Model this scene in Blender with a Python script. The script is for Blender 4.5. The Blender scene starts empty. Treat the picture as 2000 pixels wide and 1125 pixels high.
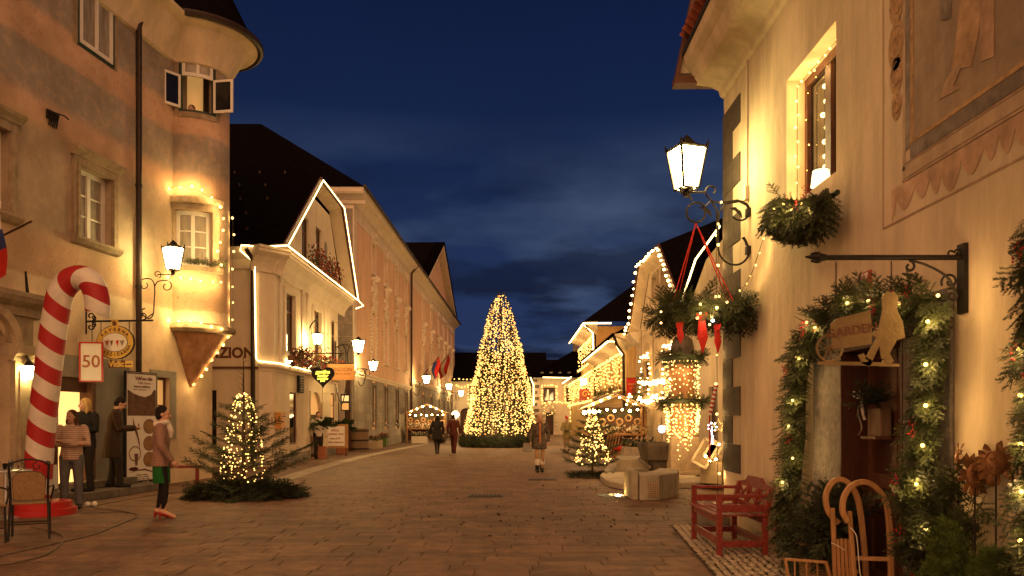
import bpy, bmesh, math, random
import numpy as np
from mathutils import Vector, Matrix
from mathutils.geometry import tessellate_polygon
V = Vector
PI = math.pi
rnd = random.Random(11)
nrs = np.random.RandomState(5)
SC = bpy.context.scene
COL = SC.collection

# ------------------------------------------------------------------ camera
F, HX, HY, CH = 1555.0, 1000.0, 820.0, 1.5      # focal length and horizon in photograph pixels, eye height
cam = bpy.data.cameras.new('camera'); cam_o = bpy.data.objects.new('camera', cam); COL.objects.link(cam_o)
cam_o.location = (0, 0, CH); cam_o.rotation_euler = (math.radians(90), 0, 0)
cam.sensor_width = 36; cam.lens = F / 2000 * 36; cam.shift_y = (HY - 562.5) / 2000
cam.clip_start = 0.1; cam.clip_end = 3000
SC.camera = cam_o

# ------------------------------------------------------------------ sky and light (blue hour)
SUN_EL, SUN_AZ = 9.0, -5.0        # low, broad, soft warm fill added behind the camera, standing for town light
wd = bpy.data.worlds.new('World'); SC.world = wd; wd.use_nodes = True
nt = wd.node_tree; nt.nodes.clear()
def wn(t, **k):
    n = nt.nodes.new(t)
    for a, b in k.items(): setattr(n, a, b)
    return n
sky = wn('ShaderNodeTexSky', sky_type='NISHITA', sun_disc=False)
sky.sun_elevation = math.radians(-4.5); sky.sun_rotation = math.radians(180 - SUN_AZ)
sky.ozone_density = 4.0; sky.dust_density = 0.3
tc = wn('ShaderNodeTexCoord'); sep = wn('ShaderNodeSeparateXYZ')
nt.links.new(tc.outputs['Generated'], sep.inputs[0])
# cloud layer: direction divided by its height, so that clouds flatten towards the horizon
zc = wn('ShaderNodeMath', operation='MAXIMUM'); zc.inputs[1].default_value = 0.0; nt.links.new(sep.outputs['Z'], zc.inputs[0])
za = wn('ShaderNodeMath', operation='ADD'); za.inputs[1].default_value = 0.16; nt.links.new(zc.outputs[0], za.inputs[0])
dv = wn('ShaderNodeVectorMath', operation='DIVIDE')
cb = wn('ShaderNodeCombineXYZ')
for i in range(3): nt.links.new(za.outputs[0], cb.inputs[i])
nt.links.new(tc.outputs['Generated'], dv.inputs[0]); nt.links.new(cb.outputs[0], dv.inputs[1])
mp = wn('ShaderNodeMapping'); mp.inputs['Scale'].default_value = (1.0, 1.15, 0.0); mp.inputs['Location'].default_value = (3.1, 0.35, 0)
nt.links.new(dv.outputs[0], mp.inputs[0])
cn = wn('ShaderNodeTexNoise'); cn.inputs['Scale'].default_value = 1.5; cn.inputs['Detail'].default_value = 7; cn.inputs['Roughness'].default_value = 0.55
nt.links.new(mp.outputs[0], cn.inputs['Vector'])
cr = wn('ShaderNodeValToRGB'); cr.color_ramp.elements[0].position = 0.46; cr.color_ramp.elements[1].position = 0.58
nt.links.new(cn.outputs['Fac'], cr.inputs[0])
cn2 = wn('ShaderNodeTexNoise'); cn2.inputs['Scale'].default_value = 0.85; cn2.inputs['Detail'].default_value = 6
nt.links.new(mp.outputs[0], cn2.inputs['Vector'])
cr2 = wn('ShaderNodeValToRGB'); cr2.color_ramp.elements[0].position = 0.40; cr2.color_ramp.elements[1].position = 0.60
nt.links.new(cn2.outputs['Fac'], cr2.inputs[0])
# twilight arch: the sky pales from deep blue overhead to slate blue low down
gr = wn('ShaderNodeValToRGB'); e = gr.color_ramp.elements
e[0].position = 0.0; e[0].color = (0.020, 0.034, 0.088, 1)
e[1].position = 1.0; e[1].color = (0.0035, 0.0075, 0.030, 1)
el = e.new(0.16); el.color = (0.0165, 0.032, 0.094, 1)
el = e.new(0.30); el.color = (0.0085, 0.019, 0.066, 1)
el = e.new(0.48); el.color = (0.0050, 0.0115, 0.045, 1)
nt.links.new(zc.outputs[0], gr.inputs[0])
sb = wn('ShaderNodeMixRGB', blend_type='ADD'); sb.inputs[0].default_value = 0.012
nt.links.new(gr.outputs[0], sb.inputs[1]); nt.links.new(sky.outputs[0], sb.inputs[2])
m1 = wn('ShaderNodeMixRGB'); m1.inputs[2].default_value = (0.082, 0.118, 0.200, 1)      # thin pale veil
f1 = wn('ShaderNodeMath', operation='MULTIPLY'); f1.inputs[1].default_value = 0.85; vb_ = wn('ShaderNodeValToRGB'); ve = vb_.color_ramp.elements; ve[0].position = 0.03; ve[0].color = (0.1, 0.1, 0.1, 1); ve[1].position = 0.36; ve[1].color = (0, 0, 0, 1); q_ = ve.new(0.13); q_.color = (1, 1, 1, 1); q_ = ve.new(0.27); q_.color = (0.7, 0.7, 0.7, 1)
nt.links.new(zc.outputs[0], vb_.inputs[0]); fv = wn('ShaderNodeMath', operation='MULTIPLY'); nt.links.new(cr2.outputs[0], fv.inputs[0]); nt.links.new(vb_.outputs[0], fv.inputs[1]); nt.links.new(fv.outputs[0], f1.inputs[0])
nt.links.new(f1.outputs[0], m1.inputs[0]); nt.links.new(sb.outputs[0], m1.inputs[1])
m2 = wn('ShaderNodeMixRGB'); m2.inputs[2].default_value = (0.0068, 0.0105, 0.027, 1)      # dark cloud banks
f2 = wn('ShaderNodeMath', operation='MULTIPLY'); f2.inputs[1].default_value = 0.95
lw = wn('ShaderNodeMapRange'); lw.inputs['From Min'].default_value = 0.13; lw.inputs['From Max'].default_value = 0.34
lw.inputs['To Min'].default_value = 1; lw.inputs['To Max'].default_value = 0.12
nt.links.new(zc.outputs[0], lw.inputs['Value'])
f3 = wn('ShaderNodeMath', operation='MULTIPLY'); nt.links.new(cr.outputs[0], f3.inputs[0]); nt.links.new(lw.outputs[0], f3.inputs[1])
nt.links.new(f3.outputs[0], f2.inputs[0]); nt.links.new(f2.outputs[0], m2.inputs[0]); nt.links.new(m1.outputs[0], m2.inputs[1])
bg = wn('ShaderNodeBackground'); bg.inputs['Strength'].default_value = 0.86
out = wn('ShaderNodeOutputWorld')
nt.links.new(m2.outputs[0], bg.inputs[0]); nt.links.new(bg.outputs[0], out.inputs[0])

sun = bpy.data.lights.new('sun', 'SUN'); sun_o = bpy.data.objects.new('sun', sun); COL.objects.link(sun_o)
sun.energy = 4.8; sun.angle = math.radians(130); sun.color = (1.0, 0.48, 0.205)
az, elv = math.radians(SUN_AZ), math.radians(SUN_EL)
sd = V((math.sin(az) * math.cos(elv), -math.cos(az) * math.cos(elv), math.sin(elv)))      # towards the light
sun_o.rotation_euler = sd.to_track_quat('Z', 'Y').to_euler()

SC.view_settings.view_transform = 'Standard'; SC.view_settings.look = 'None'
SC.view_settings.exposure = 0.25; SC.view_settings.gamma = 1.0; SC.view_settings.use_curve_mapping = False
SC.render.engine = 'CYCLES'
cy = SC.cycles
cy.use_denoising = True
try: cy.denoiser = 'OPENIMAGEDENOISE'
except Exception: pass
cy.max_bounces = 5; cy.diffuse_bounces = 3; cy.glossy_bounces = 2; cy.transmission_bounces = 4; cy.transparent_max_bounces = 6
cy.sample_clamp_indirect = 3.0; cy.sample_clamp_direct = 0.0
cy.caustics_reflective = False; cy.caustics_refractive = False
cy.use_light_tree = True; cy.use_adaptive_sampling = True; cy.adaptive_threshold = 0.025

# ------------------------------------------------------------------ placing helpers
def P(px, py, d):                      # the point seen at a photograph pixel, d metres down the street
    return V(((px - HX) / F * d, d, CH + (HY - py) / F * d))
def G(px, py):                         # the paving under a photograph pixel
    d = CH * F / (py - HY)
    return V(((px - HX) / F * d, d, 0))

class Wall:
    """a vertical plane through two plan points: u runs along it, z up, o stands off towards the street"""
    def __init__(s, a, b, flip=False):
        s.a = V((a[0], a[1], 0)); t = V((b[0] - a[0], b[1] - a[1], 0)); s.L = t.length; s.t = t.normalized()
        n = V((s.t.y, -s.t.x, 0))
        if n.dot(-s.a) < 0: n = -n
        s.n = -n if flip else n
    def uv(s, px, py):
        D = V(((px - HX) / F, 1, (HY - py) / F)); O = V((0, 0, CH))
        k = (s.a - O).dot(s.n) / D.dot(s.n); p = O + D * k
        return ((p - s.a).dot(s.t), p.z)
    def u(s, px): return s.uv(px, HY)[0]
    def z(s, px, py): return s.uv(px, py)[1]
    def at(s, px, py, o=0):
        D = V(((px - HX) / F, 1, (HY - py) / F)); O = V((0, 0, CH)); k = (s.a + s.n * o - O).dot(s.n) / D.dot(s.n)
        return O + D * k
    def pt(s, u, z, o=0): return s.a + s.t * u + s.n * o + V((0, 0, z))

# ------------------------------------------------------------------ mesh building
ORG = {}
def basis(d, up=V((0, 0, 1))):
    d = d.normalized()
    if abs(d.dot(up)) > 0.98: up = V((0, 1, 0)) if abs(d.y) < 0.9 else V((1, 0, 0))
    x = up.cross(d).normalized(); y = d.cross(x)
    return x, y
ICO_V = None
def _ico():
    global ICO_V, ICO_F
    t = (1 + 5 ** .5) / 2
    vs = [(-1, t, 0), (1, t, 0), (-1, -t, 0), (1, -t, 0), (0, -1, t), (0, 1, t), (0, -1, -t), (0, 1, -t), (t, 0, -1), (t, 0, 1), (-t, 0, -1), (-t, 0, 1)]
    ICO_V = [V(v).normalized() for v in vs]
    ICO_F = [(0, 11, 5), (0, 5, 1), (0, 1, 7), (0, 7, 10), (0, 10, 11), (1, 5, 9), (5, 11, 4), (11, 10, 2), (10, 7, 6), (7, 1, 8), (3, 9, 4), (3, 4, 2), (3, 2, 6), (3, 6, 8), (3, 8, 9), (4, 9, 5), (2, 4, 11), (6, 2, 10), (8, 6, 7), (9, 8, 1)]
_ico()

class MB:
    def __init__(s): s.v = []; s.f = []; s.mi = []; s.uv = None
    def add(s, vs, fs, mi=0):
        b = len(s.v); s.v.extend(vs); s.f.extend([tuple(i + b for i in f) for f in fs]); s.mi.extend([mi] * len(fs)); return s
    def poly(s, pts, mi=0): return s.add(list(pts), [tuple(range(len(pts)))], mi)
    def obox(s, o, x, y, z, mi=0):
        p = [o, o + x, o + x + y, o + y]; p += [q + z for q in p]
        return s.add(p, [(0, 3, 2, 1), (4, 5, 6, 7), (0, 1, 5, 4), (1, 2, 6, 5), (2, 3, 7, 6), (3, 0, 4, 7)], mi)
    def box(s, c, sx, sy, sz, rz=0, mi=0):          # centre, full sizes, turn about z
        c = V(c); ca, sa = math.cos(rz), math.sin(rz)
        x = V((ca, sa, 0)) * sx; y = V((-sa, ca, 0)) * sy; z = V((0, 0, sz))
        return s.obox(c - x / 2 - y / 2 - z / 2, x, y, z, mi)
    def wbox(s, W, u0, u1, z0, z1, o0, o1, mi=0):
        return s.obox(W.pt(u0, z0, o0), W.t * (u1 - u0), W.n * (o1 - o0), V((0, 0, z1 - z0)), mi)
    def bar(s, a, b, w, h, up=V((0, 0, 1)), mi=0):      # rectangular bar from a to b
        a, b = V(a), V(b); x, y = basis(b - a, up)
        return s.obox(a - x * w / 2 - y * h / 2, x * w, y * h, b - a, mi)
    def tube(s, pts, r, n=6, cap=True, mi=0, closed=False, flat=None):
        pts = [V(p) for p in pts]; m = len(pts)
        rs = r if isinstance(r, (list, tuple)) else [r] * m
        b = len(s.v); px = None
        for i, p in enumerate(pts):
            if closed: t = pts[(i + 1) % m] - pts[i - 1]
            else: t = pts[min(i + 1, m - 1)] - pts[max(i - 1, 0)]
            t = t.normalized() if t.length > 1e-9 else V((0, 0, 1))
            if px is None: x, y = basis(t)
            else:
                x = px - t * px.dot(t)
                x = x.normalized() if x.length > 1e-6 else basis(t)[0]
                y = t.cross(x)
            px = x
            for k in range(n):
                a = 2 * PI * k / n
                s.v.append(p + x * (rs[i] * math.cos(a)) + y * (rs[i] * math.sin(a) * (flat or 1)))
        for i in range(m if closed else m - 1):
            j = (i + 1) % m
            for k in range(n):
                l = (k + 1) % n
                s.f.append((b + i * n + k, b + i * n + l, b + j * n + l, b + j * n + k)); s.mi.append(mi)
        if cap and not closed:
            s.f.append(tuple(b + k for k in range(n))[::-1]); s.mi.append(mi)
            s.f.append(tuple(b + (m - 1) * n + k for k in range(n))); s.mi.append(mi)
        return s
    def lathe(s, prof, c, n=20, a0=0, a1=2 * PI, sx=1, sy=1, mi=0, cap=True):      # prof: (r, z) from bottom to top
        c = V(c); b = len(s.v); full = abs(a1 - a0) > 2 * PI - 1e-4; cols = n if full else n + 1
        for (r, z) in prof:
            for k in range(cols):
                a = a0 + (a1 - a0) * k / n
                s.v.append(c + V((r * math.cos(a) * sx, r * math.sin(a) * sy, z)))
        for i in range(len(prof) - 1):
            for k in range(n):
                l = (k + 1) % cols
                s.f.append((b + i * cols + k, b + i * cols + l, b + (i + 1) * cols + l, b + (i + 1) * cols + k)); s.mi.append(mi)
        if cap and full:
            for i in (0, len(prof) - 1):
                if prof[i][0] > 1e-4: s.f.append(tuple(b + i * cols + k for k in range(cols))); s.mi.append(mi)
        return s
    def prism(s, pts, vec, mi=0):
        n = len(pts); vs = [V(p) for p in pts]; vs += [p + vec for p in vs]
        fs = [tuple(range(n))[::-1], tuple(range(n, 2 * n))] + [(i, (i + 1) % n, n + (i + 1) % n, n + i) for i in range(n)]
        return s.add(vs, fs, mi)
    def extrude(s, prof, W, u0, u1, mi=0):            # a moulding: prof = [(o, z)], run along wall W
        n = len(prof); vs = [W.pt(u0, z, o) for o, z in prof] + [W.pt(u1, z, o) for o, z in prof]
        fs = [tuple(range(n)), tuple(range(n, 2 * n))[::-1]] + [(i, (i + 1) % n, n + (i + 1) % n, n + i) for i in range(n)]
        return s.add(vs, fs, mi)
    def ico(s, c, r, sq=1, mi=0):
        c = V(c); return s.add([c + V((p.x * r, p.y * r, p.z * r * sq)) for p in ICO_V], ICO_F, mi)
    def ball(s, c, rx, ry=None, rz=None, n=12, m=8, rot=None, mi=0):
        ry = ry or rx; rz = rz or rx; c = V(c); b = len(s.v); rot = rot or Matrix.Identity(3)
        for i in range(m + 1):
            t = PI * i / m
            for k in range(n):
                a = 2 * PI * k / n
                s.v.append(c + rot @ V((rx * math.sin(t) * math.cos(a), ry * math.sin(t) * math.sin(a), -rz * math.cos(t))))
        for i in range(m):
            for k in range(n):
                l = (k + 1) % n
                s.f.append((b + i * n + k, b + i * n + l, b + (i + 1) * n + l, b + (i + 1) * n + k)); s.mi.append(mi)
        return s
    def holed(s, W, outer, holes=(), o=0, depth=0.25, mi=0):      # a wall sheet with openings and their reveals
        loops = [[V((u, z, 0)) for u, z in outer]] + [[V((u, z, 0)) for u, z in h] for h in holes]
        flat = [q for l in loops for q in l]; b = len(s.v)
        s.v.extend([W.pt(q.x, q.y, o) for q in flat])
        for t in tessellate_polygon(loops): s.f.append(tuple(b + i for i in t)); s.mi.append(mi)
        for h in holes:
            m = len(h)
            for i in range(m):
                a, c = h[i], h[(i + 1) % m]
                s.poly([W.pt(a[0], a[1], o), W.pt(c[0], c[1], o), W.pt(c[0], c[1], o - depth), W.pt(a[0], a[1], o - depth)], mi)
        return s
    def build(s, name, mat, parent=None, smooth=False, org=None, kind=None, bevel=0, fix=True):
        me = bpy.data.meshes.new(name)
        o0 = ORG[parent.name] if parent else (V(org) if org is not None else V((0, 0, 0)))
        me.from_pydata([tuple(v - o0) for v in s.v], [], s.f)
        mats = mat if isinstance(mat, (list, tuple)) else [mat]
        for m in mats: me.materials.append(MT[m] if isinstance(m, str) else m)
        if len(mats) > 1: me.polygons.foreach_set('material_index', s.mi)
        if fix:
            bm = bmesh.new(); bm.from_mesh(me)
            bmesh.ops.recalc_face_normals(bm, faces=bm.faces); bm.to_mesh(me); bm.free()
        if smooth:
            me.polygons.foreach_set('use_smooth', [True] * len(me.polygons)); me.set_sharp_from_angle(angle=math.radians(42))
        return link(name, me, parent, o0, kind, bevel)

def link(name, me, parent=None, o0=None, kind=None, bevel=0):
    o = bpy.data.objects.new(name, me); COL.objects.link(o)
    ORG[o.name] = o0 if o0 is not None else V((0, 0, 0))
    if parent: o.parent = parent
    elif o0 is not None: o.location = o0
    if kind: o['kind'] = kind
    if bevel:
        b = o.modifiers.new('bevel', 'BEVEL'); b.width = bevel; b.segments = 2; b.limit_method = 'ANGLE'
    return o
def tag(o, label, cat, group=None):
    o['label'] = label; o['category'] = cat
    if group: o['group'] = group
    return o
def thing(name, label, cat, loc, group=None):
    o = bpy.data.objects.new(name, None); COL.objects.link(o); o.location = V(loc); o.empty_display_size = 0.1
    ORG[o.name] = V(loc); return tag(o, label, cat, group)
def copy_tree(o, shift, parent=None):
    c = o.copy(); COL.objects.link(c)
    if parent is None: c.location = o.location + V(shift)
    else: c.parent = parent
    ORG[c.name] = ORG[o.name] + V(shift)
    for ch in [k for k in COL.objects if k.parent == o]: copy_tree(ch, shift, c)
    return c
def np_mesh(name, verts, tris, mat, parent=None, org=None, kind=None, smooth=False):
    o0 = ORG[parent.name] if parent else (V(org) if org is not None else V((0, 0, 0)))
    verts = np.asarray(verts, dtype=np.float32) - np.array(o0, dtype=np.float32); tris = np.asarray(tris, dtype=np.int32)
    me = bpy.data.meshes.new(name)
    me.vertices.add(len(verts)); me.vertices.foreach_set('co', verts.ravel())
    me.loops.add(tris.size); me.loops.foreach_set('vertex_index', tris.ravel())
    me.polygons.add(len(tris)); me.polygons.foreach_set('loop_start', np.arange(0, tris.size, 3, dtype=np.int32))
    try: me.polygons.foreach_set('loop_total', np.full(len(tris), 3, dtype=np.int32))
    except Exception: pass
    me.update(calc_edges=True); me.validate()
    if smooth: me.polygons.foreach_set('use_smooth', [True] * len(me.polygons))
    me.materials.append(MT[mat] if isinstance(mat, str) else mat)
    return link(name, me, parent, o0, kind)

# ------------------------------------------------------------------ materials
MT = {}
def mat(name, col, rough=0.75, var=0.2, scale=4.0, bump=0.15, bscale=40.0, metal=0.0, col2=None, stain=0.0, emit=None, es=0.0,
        spec=0.3, obj=0.0, sample=True, stretch=None, sheen=0.0):
    m = bpy.data.materials.new(name); m.use_nodes = True; MT[name] = m
    n = m.node_tree; b = n.nodes['Principled BSDF']; L = n.links.new
    def N(t, **k):
        q = n.nodes.new(t)
        for a, c in k.items(): setattr(q, a, c)
        return q
    b.inputs['Roughness'].default_value = rough; b.inputs['Metallic'].default_value = metal
    b.inputs['Specular IOR Level'].default_value = spec
    if emit is not None:
        b.inputs['Base Color'].default_value = (*col, 1); b.inputs['Emission Color'].default_value = (*emit, 1); b.inputs['Emission Strength'].default_value = es
        m.cycles.emission_sampling = 'AUTO' if sample else 'NONE'
        return m
    geo = N('ShaderNodeNewGeometry'); src = geo.outputs['Position']
    if stretch:
        mpg = N('ShaderNodeMapping'); mpg.inputs['Scale'].default_value = stretch; L(src, mpg.inputs[0]); src = mpg.outputs[0]
    n1 = N('ShaderNodeTexNoise'); n1.inputs['Scale'].default_value = scale; n1.inputs['Detail'].default_value = 8; n1.inputs['Roughness'].default_value = 0.62
    L(src, n1.inputs['Vector'])
    r1 = N('ShaderNodeValToRGB'); r1.color_ramp.elements[0].position = 0.3; r1.color_ramp.elements[1].position = 0.7
    lo = col2 if col2 else tuple(c * (1 - var) for c in col); hi = col if col2 else tuple(min(1, c * (1 + var)) for c in col)
    r1.color_ramp.elements[0].color = (*lo, 1); r1.color_ramp.elements[1].color = (*hi, 1)
    L(n1.outputs['Fac'], r1.inputs[0]); c = r1.outputs[0]
    if stain:
        n3 = N('ShaderNodeTexNoise'); n3.inputs['Scale'].default_value = 0.55; n3.inputs['Detail'].default_value = 9; n3.inputs['Roughness'].default_value = 0.7
        mps = N('ShaderNodeMapping'); mps.inputs['Scale'].default_value = (2.6, 2.6, 0.5); L(geo.outputs['Position'], mps.inputs[0]); L(mps.outputs[0], n3.inputs['Vector'])
        r3 = N('ShaderNodeValToRGB'); r3.color_ramp.elements[0].position = 0.40; r3.color_ramp.elements[1].position = 0.60
        r3.color_ramp.elements[0].color = (1 - stain, 1 - stain * 1.05, 1 - stain * 1.15, 1); r3.color_ramp.elements[1].color = (1, 1, 1, 1)
        L(n3.outputs['Fac'], r3.inputs[0])
        mm = N('ShaderNodeMixRGB', blend_type='MULTIPLY'); mm.inputs[0].default_value = 1
        L(c, mm.inputs[1]); L(r3.outputs[0], mm.inputs[2]); c = mm.outputs[0]
    if obj:
        oi = N('ShaderNodeObjectInfo'); mr = N('ShaderNodeMapRange'); mr.inputs['To Min'].default_value = 1 - obj; mr.inputs['To Max'].default_value = 1 + obj
        L(oi.outputs['Random'], mr.inputs['Value'])
        mm = N('ShaderNodeVectorMath', operation='SCALE'); L(c, mm.inputs[0]); L(mr.outputs[0], mm.inputs['Scale']); c = mm.outputs[0]
    L(c, b.inputs['Base Color'])
    if bump:
        n2 = N('ShaderNodeTexNoise'); n2.inputs['Scale'].default_value = bscale; n2.inputs['Detail'].default_value = 6
        L(src, n2.inputs['Vector'])
        bp = N('ShaderNodeBump'); bp.inputs['Strength'].default_value = bump; bp.inputs['Distance'].default_value = 0.02
        L(n2.outputs['Fac'], bp.inputs['Height']); L(bp.outputs[0], b.inputs['Normal'])
    return m
# plaster, stone, paving
mat('plaster_cream', (0.68, 0.55, 0.38), 0.88, 0.10, 1.3, 0.35, 14, stain=0.22)
mat('plaster_right', (0.68, 0.56, 0.38), 0.9, 0.10, 1.1, 0.5, 9, stain=0.30)
mat('plaster_inn', (0.70, 0.60, 0.43), 0.85, 0.06, 1.5, 0.2, 14, stain=0.12)
mat('plaster_peach', (0.68, 0.45, 0.29), 0.88, 0.08, 1.2, 0.25, 12, stain=0.14)
mat('plaster_trim', (0.66, 0.56, 0.42), 0.85, 0.08, 3, 0.2, 20, stain=0.10)
mat('plaster_white', (0.66, 0.58, 0.46), 0.85, 0.08, 2, 0.2, 20, stain=0.16)
mat('plaster_ochre', (0.60, 0.36, 0.12), 0.85, 0.12, 2, 0.2, 20, stain=0.15)
mat('plaster_yellow', (0.66, 0.47, 0.2), 0.85, 0.12, 2, 0.2, 20, stain=0.12)
mat('sgraffito', (0.66, 0.51, 0.33), 0.88, 0.25, 5, 0.2, 20, col2=(0.44, 0.31, 0.18), stain=0.2)
mat('sandstone', (0.33, 0.25, 0.16), 0.88, 0.25, 7, 0.4, 30, stain=0.25)
mat('sandstone_pale', (0.46, 0.36, 0.23), 0.88, 0.2, 6, 0.3, 30, stain=0.2)
mat('corbel_stone', (0.46, 0.25, 0.12), 0.85, 0.3, 5, 0.3, 24, col2=(0.22, 0.10, 0.05), stretch=(1, 1, 0.35))
mat('grey_stone', (0.27, 0.235, 0.19), 0.88, 0.22, 4, 0.35, 25, stain=0.25, obj=0.14)
mat('quoin_stone', (0.085, 0.066, 0.048), 0.85, 0.3, 8, 0.4, 40, stain=0.25, obj=0.22)
mat('dark_stone', (0.17, 0.145, 0.115), 0.85, 0.3, 7, 0.5, 30, stain=0.35)
mat('basin_stone', (0.11, 0.085, 0.06), 0.8, 0.4, 4, 0.4, 30, stain=0.5, stretch=(1, 1, 0.3))
mat('concrete', (0.37, 0.31, 0.22), 0.85, 0.15, 5, 0.25, 40, stain=0.3)
mat('jamb_stone', (0.205, 0.185, 0.155), 0.85, 0.35, 14, 0.6, 40, stain=0.3)
mat('paver', (0.178, 0.102, 0.060), 0.68, 0.3, 6, 0.35, 60, stain=0.42, obj=0.2, spec=0.35)
mat('paver_joint', (0.115, 0.080, 0.052), 0.95, 0.3, 8, 0.3, 40)
mat('kerb_pale', (0.42, 0.35, 0.26), 0.8, 0.15, 6, 0.3, 50, stain=0.25, obj=0.1)
mat('cobble', (0.30, 0.24, 0.17), 0.6, 0.3, 12, 0.4, 50, obj=0.3)
mat('soil', (0.06, 0.045, 0.03), 0.95, 0.3, 12, 0.5, 50)
# roofs, metal, wood
mat('roof_dark', (0.0042, 0.0032, 0.003), 1.0, 0.3, 5, 0.3, 30, spec=0.0, obj=0.3)
mat('roof_red', (0.30, 0.085, 0.045), 0.85, 0.3, 8, 0.3, 30, obj=0.25)
mat('iron', (0.022, 0.018, 0.015), 0.5, 0.3, 20, 0.2, 80, metal=0.4)
mat('pipe_brown', (0.035, 0.022, 0.015), 0.5, 0.3, 8, 0.1, 40, metal=0.3)
mat('steel', (0.55, 0.55, 0.55), 0.3, 0.1, 10, 0, metal=0.9)
mat('brass_sheet', (0.18, 0.125, 0.058), 0.55, 0.25, 6, 0.25, 30, metal=0.3)
mat('rust_metal', (0.26, 0.125, 0.05), 0.42, 0.4, 14, 0.3, 40, metal=0.5, col2=(0.10, 0.04, 0.018))
mat('wood_red', (0.20, 0.030, 0.020), 0.5, 0.45, 6, 0.25, 60, stretch=(6, 1, 6))
mat('wood_brown', (0.105, 0.042, 0.02), 0.5, 0.35, 6, 0.2, 60, stretch=(6, 6, 0.8))
mat('wood_door', (0.060, 0.021, 0.011), 0.5, 0.35, 6, 0.2, 60, stretch=(6, 6, 0.8))
mat('wood_oak', (0.36, 0.19, 0.075), 0.5, 0.25, 8, 0.15, 60, stretch=(5, 5, 0.8))
mat('wood_sled', (0.40, 0.215, 0.085), 0.45, 0.22, 9, 0.15, 60, stretch=(3, 3, 1))
mat('wood_barrel', (0.16, 0.10, 0.055), 0.7, 0.35, 7, 0.3, 40, stretch=(5, 5, 0.6))
mat('wicker', (0.27, 0.165, 0.075), 0.7, 0.4, 60, 0.6, 90)
mat('paint_white', (0.70, 0.66, 0.58), 0.5, 0.06, 8, 0.05, 40)
mat('paint_green', (0.025, 0.045, 0.03), 0.5, 0.2, 8, 0.1, 40)
mat('paint_grey', (0.27, 0.25, 0.20), 0.8, 0.12, 3, 0.2, 20, stain=0.2)
mat('red_gloss', (0.42, 0.022, 0.02), 0.4, 0.1, 6, 0.05, 20)
mat('red_cloth', (0.50, 0.025, 0.02), 0.75, 0.2, 10, 0.2, 50)
mat('red_dull', (0.33, 0.07, 0.045), 0.6, 0.15, 10, 0.1, 50)
mat('white_matt', (0.72, 0.68, 0.60), 0.7, 0.05, 8, 0.05, 40)
mat('black_matt', (0.015, 0.013, 0.012), 0.7, 0.2, 10, 0.05, 40)
mat('yellow_paint', (0.68, 0.46, 0.11), 0.5, 0.06, 8, 0.05, 40)
mat('orange_paint', (0.62, 0.30, 0.10), 0.5, 0.06, 8, 0.05, 40)
mat('brown_paint', (0.13, 0.05, 0.028), 0.5, 0.15, 8, 0.05, 40)
mat('blue_cloth', (0.03, 0.05, 0.20), 0.8, 0.15, 10, 0.1, 50)
mat('sack_cloth', (0.5, 0.42, 0.3), 0.9, 0.2, 20, 0.2, 60)
mat('terracotta', (0.34, 0.13, 0.06), 0.8, 0.2, 8, 0.2, 40)
mat('cable', (0.16, 0.12, 0.08), 0.6, 0.2, 8, 0, 40)
# glass and interiors
mat('glass_dark', (0.012, 0.012, 0.014), 0.06, 0.2, 3, 0.02, 4, spec=0.6)
mat('glass_curtain', (0.30, 0.26, 0.19), 0.25, 0.35, 2.2, 0.03, 4, spec=0.5, stretch=(3, 3, 0.7))
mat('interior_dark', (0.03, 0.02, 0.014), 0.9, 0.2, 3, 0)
mat('interior_lit', (0.7, 0.55, 0.33), 0.8, 0, emit=(1.0, 0.62, 0.24), es=0.75)
mat('interior_glow', (0.6, 0.4, 0.2), 0.8, 0, emit=(1.0, 0.50, 0.14), es=0.35)
# plants
mat('fir', (0.056, 0.066, 0.021), 0.6, 0.4, 9, 0, col2=(0.020, 0.028, 0.010))
mat('fir_dark', (0.042, 0.052, 0.020), 0.7, 0.4, 9, 0, col2=(0.016, 0.022, 0.010))
mat('thuja', (0.085, 0.125, 0.022), 0.65, 0.4, 12, 0, col2=(0.035, 0.055, 0.012))
mat('leaf_green', (0.055, 0.085, 0.025), 0.6, 0.4, 9, 0, col2=(0.025, 0.04, 0.012))
mat('geranium', (0.30, 0.04, 0.025), 0.6, 0.3, 9, 0)
mat('berry_red', (0.34, 0.015, 0.018), 0.3, 0.2, 9, 0)
mat('bark', (0.055, 0.035, 0.02), 0.9, 0.4, 20, 0.5, 60)
mat('flower_pale', (0.6, 0.5, 0.35), 0.8, 0.2, 9, 0)
# light sources
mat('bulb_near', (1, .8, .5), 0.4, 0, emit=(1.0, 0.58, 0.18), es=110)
mat('bulb_hot', (1, .8, .5), 0.4, 0, emit=(1.0, 0.60, 0.19), es=720)
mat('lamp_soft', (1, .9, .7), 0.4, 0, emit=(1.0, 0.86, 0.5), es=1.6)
mat('bulb_warm', (1, .8, .5), 0.4, 0, emit=(1.0, 0.58, 0.14), es=4.2, sample=False)
mat('bulb_mid', (1, .8, .5), 0.4, 0, emit=(1.0, 0.60, 0.20), es=16)
mat('bulb_tiny', (1, .8, .5), 0.4, 0, emit=(1.0, 0.53, 0.12), es=2.2, sample=False)
mat('bulb_red', (1, .3, .2), 0.4, 0, emit=(1.0, 0.28, 0.06), es=2.2, sample=False)
mat('bulb_cold', (.7, .8, 1), 0.4, 0, emit=(0.65, 0.8, 1.0), es=14)
mat('rope_light', (1, .8, .5), 0.4, 0, emit=(1.0, 0.66, 0.25), es=6.0)
mat('lamp_glass', (1, .9, .7), 0.4, 0, emit=(1.0, 0.74, 0.28), es=64)
mat('lamp_glass_far', (1, .9, .7), 0.4, 0, emit=(1.0, 0.66, 0.24), es=150)
mat('stall_bulb', (1, .9, .7), 0.4, 0, emit=(1.0, 0.70, 0.28), es=60)
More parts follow.
